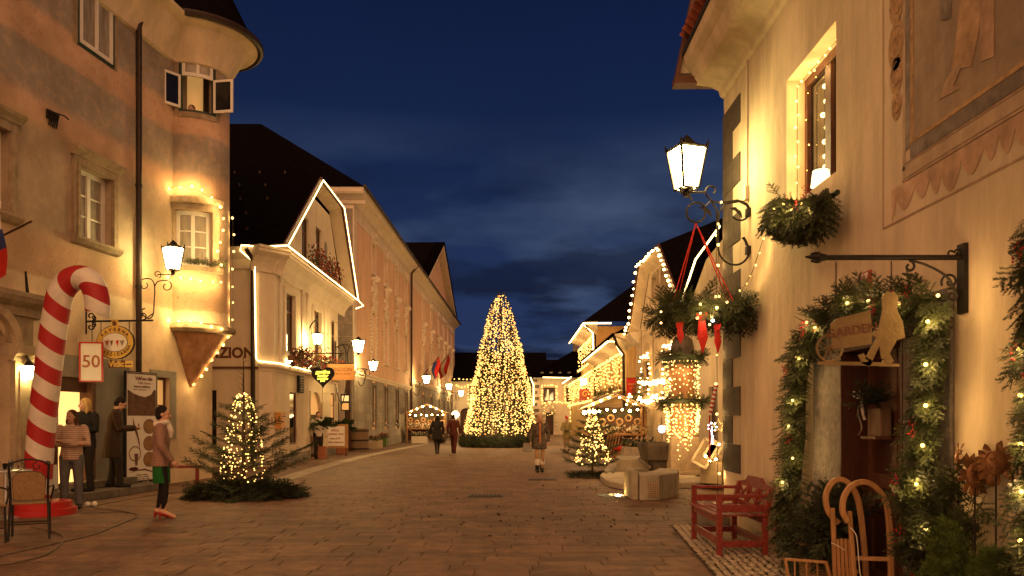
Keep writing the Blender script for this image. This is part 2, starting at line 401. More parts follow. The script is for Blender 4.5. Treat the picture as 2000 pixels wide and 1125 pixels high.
mat('sign_glow', (1, .9, .3), 0.4, 0, emit=(1.0, 0.85, 0.08), es=1.6)
# ------------------------------------------------------------------ shared builders
def rect(u0, u1, z0, z1): return [(u0, z0), (u1, z0), (u1, z1), (u0, z1)]
def arch(u0, u1, z0, z1, n=10):         # z1 = crown; half-round top
    r = (u1 - u0) / 2; c = (u0 + u1) / 2; h = min(r, z1 - z0); s = z1 - h
    return [(u0, z0), (u1, z0)] + [(c + r * math.cos(PI * i / n), s + h * math.sin(PI * i / n)) for i in range(n + 1)]
def window(W, parent, u0, u1, z0, z1, rec=0.14, fw=0.06, cols=2, rows=3, frame='paint_white', glass='glass_dark', bar=0.03, mid=0.07, name='window', split=None):
    b = MB(); d0, d1 = -rec - 0.05, -rec
    b.wbox(W, u0, u0 + fw, z0, z1, d0, d1); b.wbox(W, u1 - fw, u1, z0, z1, d0, d1)
    b.wbox(W, u0 + fw, u1 - fw, z0, z0 + fw, d0, d1); b.wbox(W, u0 + fw, u1 - fw, z1 - fw, z1, d0, d1)
    us = [u0 + fw + (u1 - u0 - 2 * fw) * i / cols for i in range(cols + 1)]
    zs = [z0 + fw + (z1 - z0 - 2 * fw) * i / rows for i in range(rows + 1)] if split is None else [z0 + fw] + [z0 + (z1 - z0) * s for s in split] + [z1 - fw]
    for i, u in enumerate(us[1:-1]):
        w = mid if cols == 2 else bar
        b.wbox(W, u - w / 2, u + w / 2, z0 + fw, z1 - fw, d0 + 0.008, d1 + 0.012)
    for z in zs[1:-1]: b.wbox(W, u0 + fw, u1 - fw, z - bar / 2, z + bar / 2, d0 + 0.012, d1 - 0.005)
    o = b.build(name, frame, parent)
    for i in range(cols):
        for j in range(len(zs) - 1):
            MB().wbox(W, us[i] - 0.005, us[i + 1] + 0.005, zs[j] - 0.005, zs[j + 1] + 0.005, d0 + 0.014, d0 + 0.02).build('pane', glass, o, fix=False)
    return o
def surround(W, parent, u0, u1, z0, z1, w=0.16, o=0.06, m='sandstone', hood=0.0, sill=0.08, inner=None):
    b = MB(); e = 0.003
    b.wbox(W, u0 - w, u0, z0, z1, e, o); b.wbox(W, u1, u1 + w, z0, z1, e, o); b.wbox(W, u0 - w, u1 + w, z1, z1 + w, e, o)
    b.wbox(W, u0 - w * 0.45, u0 - 0.002, z0, z1, o, o + 0.02); b.wbox(W, u1 + 0.002, u1 + w * 0.45, z0, z1, o, o + 0.02)
    s = b.build('surround', m, parent)
    if hood:
        h = MB(); zz = z1 + w
        h.extrude([(e, zz), (o + 0.03, zz), (o + 0.05, zz + hood * 0.3), (o + 0.13, zz + hood * 0.62), (o + 0.15, zz + hood), (e, zz + hood + 0.03)], W, u0 - w - 0.06, u1 + w + 0.06)
        h.build('hood', m, s)
    if sill:
        h = MB(); h.extrude([(e, z0), (e, z0 - sill - 0.05), (o + 0.03, z0 - sill - 0.02), (o + 0.10, z0 - sill * 0.5), (o + 0.10, z0)], W, u0 - w - 0.05, u1 + w + 0.05)
        h.build('sill', m, s)
    return s

def text(body, size, pos, xd, nd, m, parent, name='lettering', ext=0.003, bold=0.0, align='CENTER', sx=1.0, shear=0.0, space=1.0):
    c = bpy.data.curves.new(name, 'FONT'); c.body = body; c.size = size; c.align_x = align; c.align_y = 'CENTER'
    c.extrude = ext; c.offset = bold; c.shear = shear; c.space_character = space; c.resolution_u = 3
    c.materials.append(MT[m])
    tmp = bpy.data.objects.new(name, c); COL.objects.link(tmp)
    me = bpy.data.meshes.new_from_object(tmp.evaluated_get(bpy.context.evaluated_depsgraph_get()) if False else tmp); bpy.data.objects.remove(tmp)
    if not me.materials: me.materials.append(MT[m])
    o = bpy.data.objects.new(name, me); COL.objects.link(o); ORG[o.name] = ORG[parent.name]
    x = V(xd).normalized(); n = V(nd).normalized(); y = n.cross(x)
    r = Matrix((x * sx, y, n)).transposed()
    o.parent = parent; o.matrix_local = Matrix.Translation(V(pos) - ORG[parent.name]) @ r.to_4x4()
    return o
def spiral(c, X, Y, r0, r1, a0, a1, n=22):
    return [c + X * ((r0 + (r1 - r0) * i / n) * math.cos(a0 + (a1 - a0) * i / n)) + Y * ((r0 + (r1 - r0) * i / n) * math.sin(a0 + (a1 - a0) * i / n)) for i in range(n + 1)]
def along(pts, step, closed=False):
    pts = [V(p) for p in pts]
    if closed: pts = pts + [pts[0]]
    out = []; left = 0.0
    for a, b in zip(pts, pts[1:]):
        L = (b - a).length; t = left
        while t < L: out.append(a + (b - a) * (t / L)); t += step
        left = t - L
    return out
def smooth_path(pts, n=6):
    pts = [V(p) for p in pts]; out = []
    for i in range(len(pts) - 1):
        p0, p1, p2, p3 = pts[max(i - 1, 0)], pts[i], pts[i + 1], pts[min(i + 2, len(pts) - 1)]
        for k in range(n):
            t = k / n
            out.append(0.5 * ((2 * p1) + (p2 - p0) * t + (2 * p0 - 5 * p1 + 4 * p2 - p3) * t * t + (3 * p1 - p0 - 3 * p2 + p3) * t ** 3))
    return out + [pts[-1]]
ICO_N = np.array([tuple(v) for v in ICO_V]); ICO_T = np.array(ICO_F)
OCT_N = np.array([(1, 0, 0), (-1, 0, 0), (0, 1, 0), (0, -1, 0), (0, 0, 1), (0, 0, -1)], float)
OCT_T = np.array([(0, 2, 4), (2, 1, 4), (1, 3, 4), (3, 0, 4), (2, 0, 5), (1, 2, 5), (3, 1, 5), (0, 3, 5)])
def bulbs(pts, r, m, parent, name='bulbs', lo=False, jit=0.25):
    tv, tt = (OCT_N, OCT_T) if lo else (ICO_N, ICO_T)
    p = np.array([tuple(q) for q in pts]); n = len(p)
    s = r * (1 + jit * (nrs.rand(n) * 2 - 1))
    v = (p[:, None, :] + tv[None] * s[:, None, None]).reshape(-1, 3)
    t = (tt[None] + (np.arange(n) * len(tv))[:, None, None]).reshape(-1, 3)
    return np_mesh(name, v, t, m, parent, kind='stuff', smooth=True)
def glow(parent, loc, power, col=(1, .62, .25), r=.3):         # summed light of many small bulbs; also serves as added fill
    l = bpy.data.lights.new('glow', 'POINT'); l.energy = power; l.color = col; l.shadow_soft_size = r; o = bpy.data.objects.new('glow', l); COL.objects.link(o); o.parent = parent; o.location = V(loc) - ORG[parent.name]; return o
def string_lights(label, pts, step, r, m, wire=True, off=None, jit=0.03, group=None, name='string_lights', wr=0.004, lo=False, power=0):
    pts = [V(p) for p in pts]
    t = thing(name, label, 'string lights', pts[0], group)
    if wire: MB().tube(pts, wr, 4).build('wire', 'black_matt', t, fix=False)
    q = [p + V((rnd.uniform(-jit, jit), rnd.uniform(-jit, jit), rnd.uniform(-jit, jit))) for p in along(pts, step)]
    bulbs(q, r, m, t, lo=lo)
    if power:
        for p in q: glow(t, p, power, (1, .60, .2), r * 1.9)
    return t
def lantern(parent, base, s, yaw, glass='lamp_glass', wt=0.42, wb=0.25, iron='iron'):
    """four-sided street lantern: base = centre of its bottom plate, s = glass height"""
    base = V(base); wt *= s; wb *= s; wt *= 1.0
    R = Matrix.Rotation(yaw, 3, 'Z')
    def c(k, w, z): return base + R @ V(((w, w, -w, -w)[k], (w, -w, -w, w)[k], z))
    f = MB(); g = 0.02 * s
    for k in range(4):
        f.tube([c(k, wb, 0), c(k, wt, s)], 0.035 * s, 4)
        f.tube([c(k, wb, 0), c((k + 1) % 4, wb, 0)], 0.03 * s, 4)
        f.tube([c(k, wt, s), c((k + 1) % 4, wt, s)], 0.04 * s, 4)
        f.tube([c(k, wt, s), c(k, wt * 1.08, s * 1.16)], [0.05 * s, 0.004], 4)
    fr = f.build('lantern_frame', iron, parent)
    for k in range(4):
        a, b2 = c(k, wb - g, 0), c((k + 1) % 4, wb - g, 0); a2, b3 = c(k, wt - g, s), c((k + 1) % 4, wt - g, s)
        MB().poly([a, b2, b3, a2]).build('pane', glass, fr, fix=False)
    cp = MB(); z0, z1, z2, z3 = s * 1.0, s * 1.13, s * 1.17, s * 1.36
    q = [[c(k, wt * 1.02, z0) for k in range(4)], [c(k, wt * 0.45, z1) for k in range(4)], [c(k, wt * 0.40, z2) for k in range(4)], [c(k, 0.012 * s, z3) for k in range(4)]]
    for a, b2 in zip(q, q[1:]):
        for k in range(4): cp.poly([a[k], a[(k + 1) % 4], b2[(k + 1) % 4], b2[k]])
    cp.poly(q[0]); cp.poly(q[-1]); cp.build('lantern_cap', iron, parent)
    ft = MB(); ft.lathe([(wb * 0.9, -0.03 * s), (wb * 0.9, 0.0), ], base, 8); ft.lathe([(wb * 0.35, -0.2 * s), (wb * 0.5, -0.12 * s), (wb * 0.25, -0.03 * s)], base, 8)
    ft.build('lantern_foot', iron, parent)

# ------------------------------------------------------------------ fir twigs
def sprig(seed, ns=26, nside=7, nl=0.10, w=0.012, flat=0.45):
    r = np.random.RandomState(seed); vs = []; ts = []
    def tri(a, b, c):
        i = len(vs); vs.extend([a, b, c]); ts.append((i, i + 1, i + 2))
    def axis(p0, d, L, n, nlen):
        d = d / np.linalg.norm(d); up = np.array([0, 0, 1.0]); sd = np.cross(up, d); sd /= max(np.linalg.norm(sd), 1e-6); up2 = np.cross(d, sd)
        tri(p0 - sd * w * 0.5, p0 + sd * w * 0.5, p0 + d * L); tri(p0 - up2 * w * 0.5, p0 + up2 * w * 0.5, p0 + d * L)
        for i in range(n):
            t = (i + r.rand()) / n; s = 1 if i % 2 else -1
            q = p0 + d * L * t
            e = d * (0.55 + 0.3 * r.rand()) + sd * s * (0.8 + 0.3 * r.rand()) + up2 * (r.rand() - 0.35) * 2 * flat
            e = e / np.linalg.norm(e) * nlen * (1.05 - 0.45 * t) * (0.8 + 0.4 * r.rand())
            pw = d * w * 0.55
            tri(q - pw, q + pw, q + e)
    axis(np.zeros(3), np.array([1.0, 0, 0.02]), 1.0, ns, nl)
    for k in range(nside):
        t = 0.12 + 0.75 * (k + 0.3 * r.rand()) / max(nside, 1); s = 1 if k % 2 else -1
        d = np.array([0.75, s * (0.75 + 0.2 * r.rand()), 0.1 * (r.rand() - 0.7)])
        axis(np.array([t, 0, 0.0]), d, 0.42 * (1.1 - t) + 0.10, max(6, int(ns * 0.5)), nl * 0.9)
    return np.array(vs), np.array(ts)
SPR_HI = [sprig(i, 40, 7, 0.105, 0.030, 0.55) for i in range(4)]
SPR_MID = [sprig(10 + i, 30, 7, 0.12, 0.030, 0.6) for i in range(4)]
SPR_LO = [sprig(20 + i, 12, 4, 0.17, 0.040) for i in range(4)]
def fir(name, items, m, parent, tpl, kind='stuff'):
    """items: (base point, direction, length) - one joined mesh of fir twigs"""
    Vs, Ts, off = [], [], 0
    for i, (p, d, L) in enumerate(items):
        tv, tt = tpl[i % len(tpl)]
        d = V(d).normalized(); x, y = basis(d); a = rnd.uniform(-0.9, 0.9)
        sd = x * math.cos(a) + y * math.sin(a); up = d.cross(sd)
        Mx = np.array([tuple(d), tuple(sd), tuple(up)]) * L
        Vs.append(tv @ Mx + np.array(tuple(p))); Ts.append(tt + off); off += len(tv)
    return np_mesh(name, np.concatenate(Vs), np.concatenate(Ts), m, parent, kind=kind)
def garland_items(pts, step, rad, L, droop=0.5, out=0.9, fwd=0.5, n=1, face=None):
    it = []; q = along(pts, step)
    for i, p in enumerate(q):
        t = (q[min(i + 1, len(q) - 1)] - q[max(i - 1, 0)]).normalized() if len(q) > 1 else V((0, 0, -1))
        for _ in range(n):
            x, y = basis(t); a = rnd.uniform(0, 2 * PI); o = x * math.cos(a) + y * math.sin(a)
            if face is not None and o.dot(face) < 0: o = o - face * o.dot(face) * 1.6
            d = o * out * rnd.uniform(0.4, 1.2) + t * fwd * rnd.uniform(-0.3, 1.2) + V((0, 0, -droop * rnd.uniform(0.3, 1.3)))
            it.append((p + o * rad * rnd.random(), d, L * rnd.uniform(0.65, 1.25)))
    return it
def spruce(name, label, base, h, r0, tpl, m='fir', z0=0.25, levels=14, twig=0.4, cat='tree', nb=7, lift=0.25, group=None, bare=0.0, asym=None):
    t = thing(name, label, cat, base, group); base = V(base)
    tr = MB(); tr.tube([base, base + V((0.01, 0, h * 0.5)), base + V((0, 0.01, h))], [0.045 * h / 2.5, 0.03 * h / 2.5, 0.006], 8); tr.build('trunk', 'bark', t, smooth=True)
    it = []; br = MB()
    for l in range(levels):
        f = l / (levels - 1); z = z0 + (h * (1 - bare) - z0) * f; r = r0 * (1 - f) ** 0.85 + 0.10
        for k in range(nb):
            a = 2 * PI * (k + rnd.random() * 0.7) / nb + l * 0.7; L = r * rnd.uniform(0.7, 1.15)
            if asym: L *= asym(a, f)
            d = V((math.cos(a), math.sin(a), 0)); p0 = base + V((0, 0, z))
            pts = [p0 + d * (L * s) + V((0, 0, L * (lift * s * (1.4 - s * 0.2) - 0.25 * s * (1 - f) * (1.2 - s)))) for s in (0, 0.33, 0.66, 1)]
            br.tube(pts, [0.012, 0.009, 0.006, 0.003], 3)
            n = max(3, int(L / twig * 5))
            for i in range(n):
                s = 0.12 + 0.85 * (i + rnd.random()) / n; j = min(int(s * 3), 2); q = pts[j].lerp(pts[j + 1], s * 3 - j)
                sd = V((-d.y, d.x, 0)) * (1 if i % 2 else -1)
                it.append((q, d * 0.9 + sd * rnd.uniform(0.5, 1.0) + V((0, 0, rnd.uniform(-0.25, 0.3))), twig * rnd.uniform(0.6, 1.1) * (1.05 - 0.45 * s)))
            it.append((pts[2], pts[3] - pts[2], (pts[3] - pts[2]).length + twig * 0.45))
    if bare:
        for i in range(7):
            z = h * (1 - bare) + h * bare * (i + 0.5) / 7.5; a = rnd.uniform(0, 2 * PI); L = 0.26 * (1 - i / 9)
            br.tube([base + V((0, 0, z)), base + V((math.cos(a) * L, math.sin(a) * L, z + L * 0.5))], [0.006, 0.003], 3)
    br.build('branches', 'bark', t, kind='stuff', fix=False)
    c = fir('crown', it, m, t, tpl)
    return t
def leaves(name, items, m, parent, kind='stuff'):
    """items: (point, direction, length, width): simple folded leaf blades"""
    vs, ts = [], []
    for (p, d, L, w) in items:
        d = V(d).normalized(); x, y = basis(d); a = rnd.uniform(0, 2 * PI); sd = x * math.cos(a) + y * math.sin(a); up = d.cross(sd)
        p = V(p); i = len(vs)
        vs += [p, p + d * L * 0.5 + sd * w * 0.5 + up * w * 0.12, p + d * L, p + d * L * 0.5 - sd * w * 0.5 + up * w * 0.12]
        ts += [(i, i + 1, i + 2), (i, i + 2, i + 3)]
    return np_mesh(name, [tuple(v) for v in vs], ts, m, parent, kind=kind)
def rdir(zmin=-1.0):
    while True:
        v = V((rnd.uniform(-1, 1), rnd.uniform(-1, 1), rnd.uniform(zmin, 1)))
        if 0.05 < v.length < 1: return v.normalized()

# ------------------------------------------------------------------ people
def cloth(name, col, col2=None, period=0.0, axis=2, rough=0.85, period2=0.0):
    m = mat(name, col, rough, 0.22, 12, 0.7, 17, spec=0.2, stretch=(1, 1, .5)) if 'skin' not in name else mat(name, col, rough, .12, 16, .1, 60)
    if col2:
        n = m.node_tree; b = n.nodes['Principled BSDF']; L = n.links.new
        g = n.nodes.new('ShaderNodeNewGeometry'); s = n.nodes.new('ShaderNodeSeparateXYZ'); L(g.outputs['Position'], s.inputs[0])
        def st(i, per, th):
            a = n.nodes.new('ShaderNodeMath'); a.operation = 'DIVIDE'; a.inputs[1].default_value = per; L(s.outputs[i], a.inputs[0])
            f = n.nodes.new('ShaderNodeMath'); f.operation = 'FRACT'; L(a.outputs[0], f.inputs[0])
            c = n.nodes.new('ShaderNodeMath'); c.operation = 'GREATER_THAN'; c.inputs[1].default_value = th; L(f.outputs[0], c.inputs[0]); return c
        k = st(axis, period, 0.5); fac = k.outputs[0]
        if period2:
            k2 = st(0, period2, 0.5); mx = n.nodes.new('ShaderNodeMath'); mx.operation = 'MULTIPLY'; L(k.outputs[0], mx.inputs[0]); L(k2.outputs[0], mx.inputs[1]); fac = mx.outputs[0]
        old = b.inputs['Base Color'].links[0].from_socket
        mm = n.nodes.new('ShaderNodeMixRGB'); mm.inputs[2].default_value = (*col2, 1); L(fac, mm.inputs[0]); L(old, mm.inputs[1]); L(mm.outputs[0], b.inputs['Base Color'])
    return m
cloth('skin', (0.50, 0.285, 0.19), rough=0.6)
cloth('hair_brown', (0.075, 0.038, 0.018)); cloth('hair_dark', (0.016, 0.011, 0.009)); cloth('hair_blond', (0.45, 0.29, 0.11))
cloth('coat_black', (0.016, 0.014, 0.013)); cloth('coat_brown', (0.045, 0.028, 0.016)); cloth('trousers_dark', (0.024, 0.019, 0.016))
cloth('hoodie', (0.52, 0.40, 0.31), (0.33, 0.215, 0.16), 0.035); cloth('jeans', (0.105, 0.105, 0.105), rough=0.9)
cloth('tweed', (0.27, 0.165, 0.12), (0.13, 0.07, 0.055), 0.022, 2, period2=0.022); cloth('skirt_green', (0.012, 0.11, 0.02)); cloth('tights', (0.012, 0.010, 0.010))
cloth('scarf_white', (0.62, 0.56, 0.47)); cloth('shoe_red', (0.28, 0.03, 0.022), rough=0.45); cloth('shoe_black', (0.012, 0.011, 0.010), rough=0.5)
cloth('olive', (0.25, 0.20, 0.08)); cloth('tan', (0.33, 0.20, 0.10)); cloth('maroon', (0.075, 0.018, 0.012)); cloth('shirt_white', (0.6, 0.54, 0.44)); cloth('fur_white', (0.6, 0.53, 0.42))
mat('pattern_coat', (0.16, 0.12, 0.085), .85, .2, 13, .2, 60, col2=(0.012, 0.011, 0.011)); cloth('orange_top', (0.42, 0.14, 0.05)); cloth('lip', (0.30, 0.07, 0.05)); cloth('eye_dark', (0.02, 0.015, 0.012), rough=0.3)

def person(label, loc, yaw, h=1.70, top='coat_black', legs='trousers_dark', hair='hair_brown', hair_len=0.0, coat_z=0.80, skirt=None, skirt_z=0.55,
           shoes='shoe_black', el=None, er=None, hl=None, hr=None, lean=0.0, head_turn=0.0, head_tilt=0.0, feet=((-0.1, 0.0), (0.1, 0.05)), scarf=None, hat=None,
           voxel=0.012, heel=0.0, hood=False, tights=None, flare=0.0, open_front=None, boots=None, legw=1.0, knees=None, z0=0.0, sit=None, bulk=1.0, hand_open=True, group=None):
    k = h / 1.70; R = Matrix.Rotation(yaw, 3, 'Z'); loc = V(loc)
    t = thing('person', label, 'person', loc, group)
    def T(p): p = V(p); return loc + R @ V((p.x * k, p.y * k, p.z * k + z0))
    def ring_stack(b, rows, n=14):               # rows: (x, y, z, rx, ry), a closed loft
        base = len(b.v)
        for (x, y, z, rx, ry) in rows:
            for i in range(n):
                a = 2 * PI * i / n; b.v.append(T((x + rx * math.cos(a), y + ry * math.sin(a), z)))
        m = len(rows)
        for i in range(m - 1):
            for j in range(n):
                l = (j + 1) % n; b.f.append((base + i * n + j, base + i * n + l, base + (i + 1) * n + l, base + (i + 1) * n + j)); b.mi.append(0)
        b.f.append(tuple(base + j for j in range(n))[::-1]); b.f.append(tuple(base + (m - 1) * n + j for j in range(n))); b.mi += [0, 0]
    def limb(b, pts, rs, n=10):
        pts = [V(p) for p in pts]; P2 = []; R2 = []
        d0 = (pts[0] - pts[1]).normalized(); d1 = (pts[-1] - pts[-2]).normalized()
        for f, g in ((0.95, 0.3), (0.6, 0.8)): P2.append(pts[0] + d0 * rs[0] * f); R2.append(rs[0] * g)
        P2 += pts; R2 += list(rs)
        for f, g in ((0.6, 0.8), (0.95, 0.3)): P2.append(pts[-1] + d1 * rs[-1] * f); R2.append(rs[-1] * g)
        b.tube([T(p) for p in P2], [r * k for r in R2], n)
    def finish(b, name, m, vox=voxel, par=t, sm=4):
        o = b.build(name, m, par, smooth=True)
        r = o.modifiers.new('skin', 'REMESH'); r.mode = 'VOXEL'; r.voxel_size = vox; r.use_smooth_shade = True
        s = o.modifiers.new('smooth', 'SMOOTH'); s.iterations = sm; s.factor = 0.5
        return o
    ly = lean
    hipL, hipR = V((-0.095, 0, 0.90)), V((0.095, 0, 0.90))
    fL, fR = feet
    ankL, ankR = V((fL[0], fL[1], 0.085 + heel)), V((fR[0], fR[1], 0.085 + heel))
    def knee(hp, an, i):
        q = hp.lerp(an, 0.5); q.y += 0.035
        if knees: q += V(knees[i])
        return q
    kL, kR = knee(hipL, ankL, 0), knee(hipR, ankR, 1)
    shL, shR = V((-0.185, ly * 0.9, 1.385)), V((0.185, ly * 0.9, 1.385))
    el = V(el or (-0.27, ly * 0.7 - 0.03, 1.12)); er = V(er or (0.27, ly * 0.7 - 0.03, 1.12))
    hl = V(hl or (-0.27, ly * 0.5 + 0.07, 0.87)); hr = V(hr or (0.27, ly * 0.5 + 0.07, 0.87))
    hc = V((0, ly * 1.15 + 0.025 + math.sin(head_tilt) * 0.07, 1.585 - 0.035 * abs(math.sin(head_tilt))))
    # the body: one continuous figure, head to feet
    b = MB()
    ring_stack(b, [(0, 0, 0.82, 0.10, 0.08), (0, 0, 0.90, 0.155, 0.10), (0, ly * .3, 1.05, 0.135, 0.09), (0, ly * .7, 1.25, 0.155, 0.10), (0, ly * .9, 1.37, 0.16, 0.085), (0, ly, 1.43, 0.08, 0.06)])
    limb(b, [V((0, ly * .95, 1.40)), V((0, ly * 1.05 + 0.01, 1.50)), hc + V((0, -0.01, -0.02))], [0.062, 0.054, 0.055])
    HR = Matrix.Rotation(head_turn, 3, 'Z') @ Matrix.Rotation(-head_tilt, 3, 'X')
    def H(p): return hc + HR @ V(p)
    def hball(p, rx, ry, rz, n=14, m=10, bb=None): (bb or b).ball(T(H(p)), rx * k, ry * k, rz * k, n, m, R @ HR)
    hball((0, 0, 0.025), 0.074, 0.092, 0.092); hball((0, 0.02, -0.045), 0.056, 0.068, 0.068); hball((0, 0.045, -0.085), 0.036, 0.036, 0.03)
    hball((0, 0.096, -0.018), 0.012, 0.020, 0.026); hball((0, 0.106, -0.032), 0.014, 0.012, 0.011)
    for s in (-1, 1):
        hball((s * 0.076, -0.005, -0.01), 0.010, 0.022, 0.032); hball((s * 0.035, 0.066, -0.035), 0.022, 0.018, 0.02)
    for (sh, e2, hd, s) in ((shL, el, hl, -1), (shR, er, hr, 1)):
        limb(b, [sh, sh.lerp(e2, 0.5), e2, e2.lerp(hd, 0.4), hd], [0.052, 0.048, 0.040, 0.038, 0.026])
        d = (hd - e2).normalized(); sd = V((s * 1.0, 0, 0)); sd = (sd - d * sd.dot(d))
        sd = sd.normalized() if sd.length > 0.1 else V((0, 1, 0)); nn = d.cross(sd)
        tow = V((0, 0, 1)).cross(d) if abs(d.z) < 0.9 else V((0, 1, 0))
        wid = V((0, 1, 0)) - d * d.y; wid = wid.normalized() if wid.length > 0.2 else V((1, 0, 0)); curl = V((-s, 0, 0)); curl = curl - d * curl.dot(d)
        limb(b, [hd, hd + d * 0.075], [0.027, 0.034], 8)
        for i, (fl, of) in enumerate(((0.075, 0.027), (0.085, 0.009), (0.08, -0.009), (0.062, -0.026))):
            p0 = hd + d * 0.075 + wid * of
            limb(b, [p0, p0 + d * fl * 0.5 + curl * 0.006, p0 + d * fl * 0.9 + curl * 0.026], [0.0095, 0.009, 0.0075], 6)
        p0 = hd + d * 0.03 + wid * 0.028
        limb(b, [p0, p0 + d * 0.035 + wid * 0.022, p0 + d * 0.065 + wid * 0.026 + curl * 0.01], [0.012, 0.0105, 0.009], 6)
    for (hp, kn, an) in ((hipL, kL, ankL), (hipR, kR, ankR)):
        limb(b, [hp, hp.lerp(kn, 0.5), kn, kn.lerp(an, 0.35), an], [0.082, 0.070, 0.050, 0.050, 0.034])
        limb(b, [an + V((0, -0.03, -0.03)), an + V((0, 0.14, -0.05 - heel * 0.9))], [0.036, 0.030], 8)
    bd = finish(b, 'body', 'skin', min(voxel, 0.010) if voxel < 0.014 else voxel, sm=2)
    # face details
    e2 = MB()
    for s in (-1, 1): e2.ball(T(H((s * 0.030, 0.083, 0.008))), 0.012 * k, 0.008 * k, 0.007 * k, 8, 6, R @ HR)
    e2.build('eyes', 'eye_dark', t, smooth=True)
    e2 = MB(); e2.ball(T(H((0, 0.084, -0.062))), 0.021 * k, 0.010 * k, 0.007 * k, 8, 6, R @ HR); e2.build('mouth', 'lip', t, smooth=True)
    # hair
    hb = MB()
    if hair_len >= 0:
        hball((0, -0.018, 0.047), 0.086, 0.094, 0.088, bb=hb); hball((0, -0.045, -0.01), 0.080, 0.068, 0.085, bb=hb)
        if hair_len > 0:
            for s in (-1, 0, 1):
                a0 = H((s * 0.062, -0.02 - 0.03 * (s == 0), 0.01)); limb(hb, [a0, a0 + V((s * 0.014, -0.012, -0.10 - hair_len * 0.4)), a0 + V((s * 0.012, 0.01, -0.12 - hair_len))], [0.04, 0.042, 0.028])
        finish(hb, 'hair', hair, max(voxel, 0.012), sm=3)
    if hat:
        q = MB(); q.ball(T(H((0, -0.012, 0.075))), 0.094 * k, 0.104 * k, 0.085 * k, 14, 8, R @ HR); q.ball(T(H((0.05, -0.05, 0.16))), 0.05 * k, 0.05 * k, 0.06 * k, 10, 6); finish(q, 'hat', hat)
    # coat or jacket with its sleeves
    c = MB(); B = bulk
    cz = coat_z
    ring_stack(c, [(0, 0, cz, (0.175 + flare) * B, (0.125 + flare) * B), (0, 0, max(cz + 0.02, 0.90), (0.182 + flare * .4) * B, 0.132 * B), (0, ly * .35, 1.06, 0.160 * B, 0.118 * B), (0, ly * .7, 1.24, 0.185 * B, 0.13 * B),
                   (0, ly * .9, 1.36, 0.190 * B, 0.108 * B), (0, ly, 1.425, 0.120, 0.082), (0, ly * 1.04 + 0.006, 1.472, 0.070, 0.068)])
    for (sh, e3, hd) in ((shL, el, hl), (shR, er, hr)):
        limb(c, [sh, sh.lerp(e3, 0.5), e3, e3.lerp(hd, 0.5), e3.lerp(hd, 0.97)], [0.074 * B, 0.066 * B, 0.060 * B, 0.054 * B, 0.046 * B])
    if hood: c.ball(T((0, ly - 0.09, 1.47)), 0.11 * k, 0.075 * k, 0.07 * k)
    finish(c, 'jacket', top)
    if open_front:
        q = MB(); ring_stack(q, [(0, 0.025, cz + 0.02, 0.055, 0.118 * B), (0, ly * .6 + 0.022, 1.22, 0.05, 0.118 * B), (0, ly + 0.03, 1.44, 0.045, 0.075)]); finish(q, 'top', open_front)
    if scarf:
        q = MB(); cc = [T((0.093 * math.cos(a), ly * 1.05 + 0.012 + 0.085 * math.sin(a), 1.445 + 0.02 * math.sin(a * 2))) for a in [2 * PI * i / 14 for i in range(14)]]
        q.tube(cc, 0.046 * k, 8, closed=True); limb(q, [V((0.03, ly + 0.10, 1.43)), V((0.05, ly + 0.135, 1.33)), V((0.04, ly + 0.13, 1.24))], [0.045, 0.05, 0.03]); finish(q, 'scarf', scarf)
    if skirt:
        q = MB(); ring_stack(q, [(0, 0.005, skirt_z, 0.165, 0.125), (0, 0, 0.80, 0.175, 0.125), (0, 0, 0.97, 0.15, 0.11)]); finish(q, 'skirt', skirt)
    lm = tights or legs
    q = MB(); w = legw * (0.80 if tights else 1.0)
    if not tights: ring_stack(q, [(0, 0, 0.80, 0.165, 0.115), (0, 0, 0.90, 0.170, 0.118), (0, 0, 0.99, 0.15, 0.11)])
    for (hp, kn, an) in ((hipL, kL, ankL), (hipR, kR, ankR)):
        limb(q, [hp, hp.lerp(kn, 0.5), kn, kn.lerp(an, 0.4), an + V((0, -0.005, -0.015 + heel * 0.5))], [0.105 * w, 0.092 * w, (0.074) * w, 0.068 * w, (0.048 if tights else 0.066) * w])
    finish(q, 'tights' if tights else 'trousers', lm)
    for an in (ankL, ankR):
        q = MB(); ft = V((an.x, an.y, 0))
        w_ = .72 if heel else 1; limb(q, [ft + V((0, -0.045, 0.050 * w_ + heel)), ft + V((0, 0.04, 0.044 * w_ + heel * 0.6)), ft + V((0, 0.125 if heel else 0.155, 0.033 * w_))], [0.046 * w_, 0.046 * w_, 0.036 * w_], 10)
        if heel: limb(q, [ft + V((0, -0.055, heel + 0.02)), ft + V((0, -0.06, 0.015))], [0.026, 0.016], 8)
        else: ring_stack(q, [(ft.x, ft.y + 0.05, 0.0, 0.045, 0.135), (ft.x, ft.y + 0.05, 0.025, 0.045, 0.135)])
        if boots: limb(q, [ft + V((0, -0.01, 0.05)), ft + V((0, -0.01, 0.28))], [0.06, 0.064], 10)
        so = finish(q, 'shoe', shoes, max(voxel, 0.011))
        if boots:
            q = MB(); limb(q, [ft + V((0, -0.01, 0.25)), ft + V((0, -0.01, 0.34))], [0.078, 0.078], 10); finish(q, 'boot_cuff', boots, par=so)
    return t
# ================================================================== the ground
def struct(o): o['kind'] = 'structure'; return o
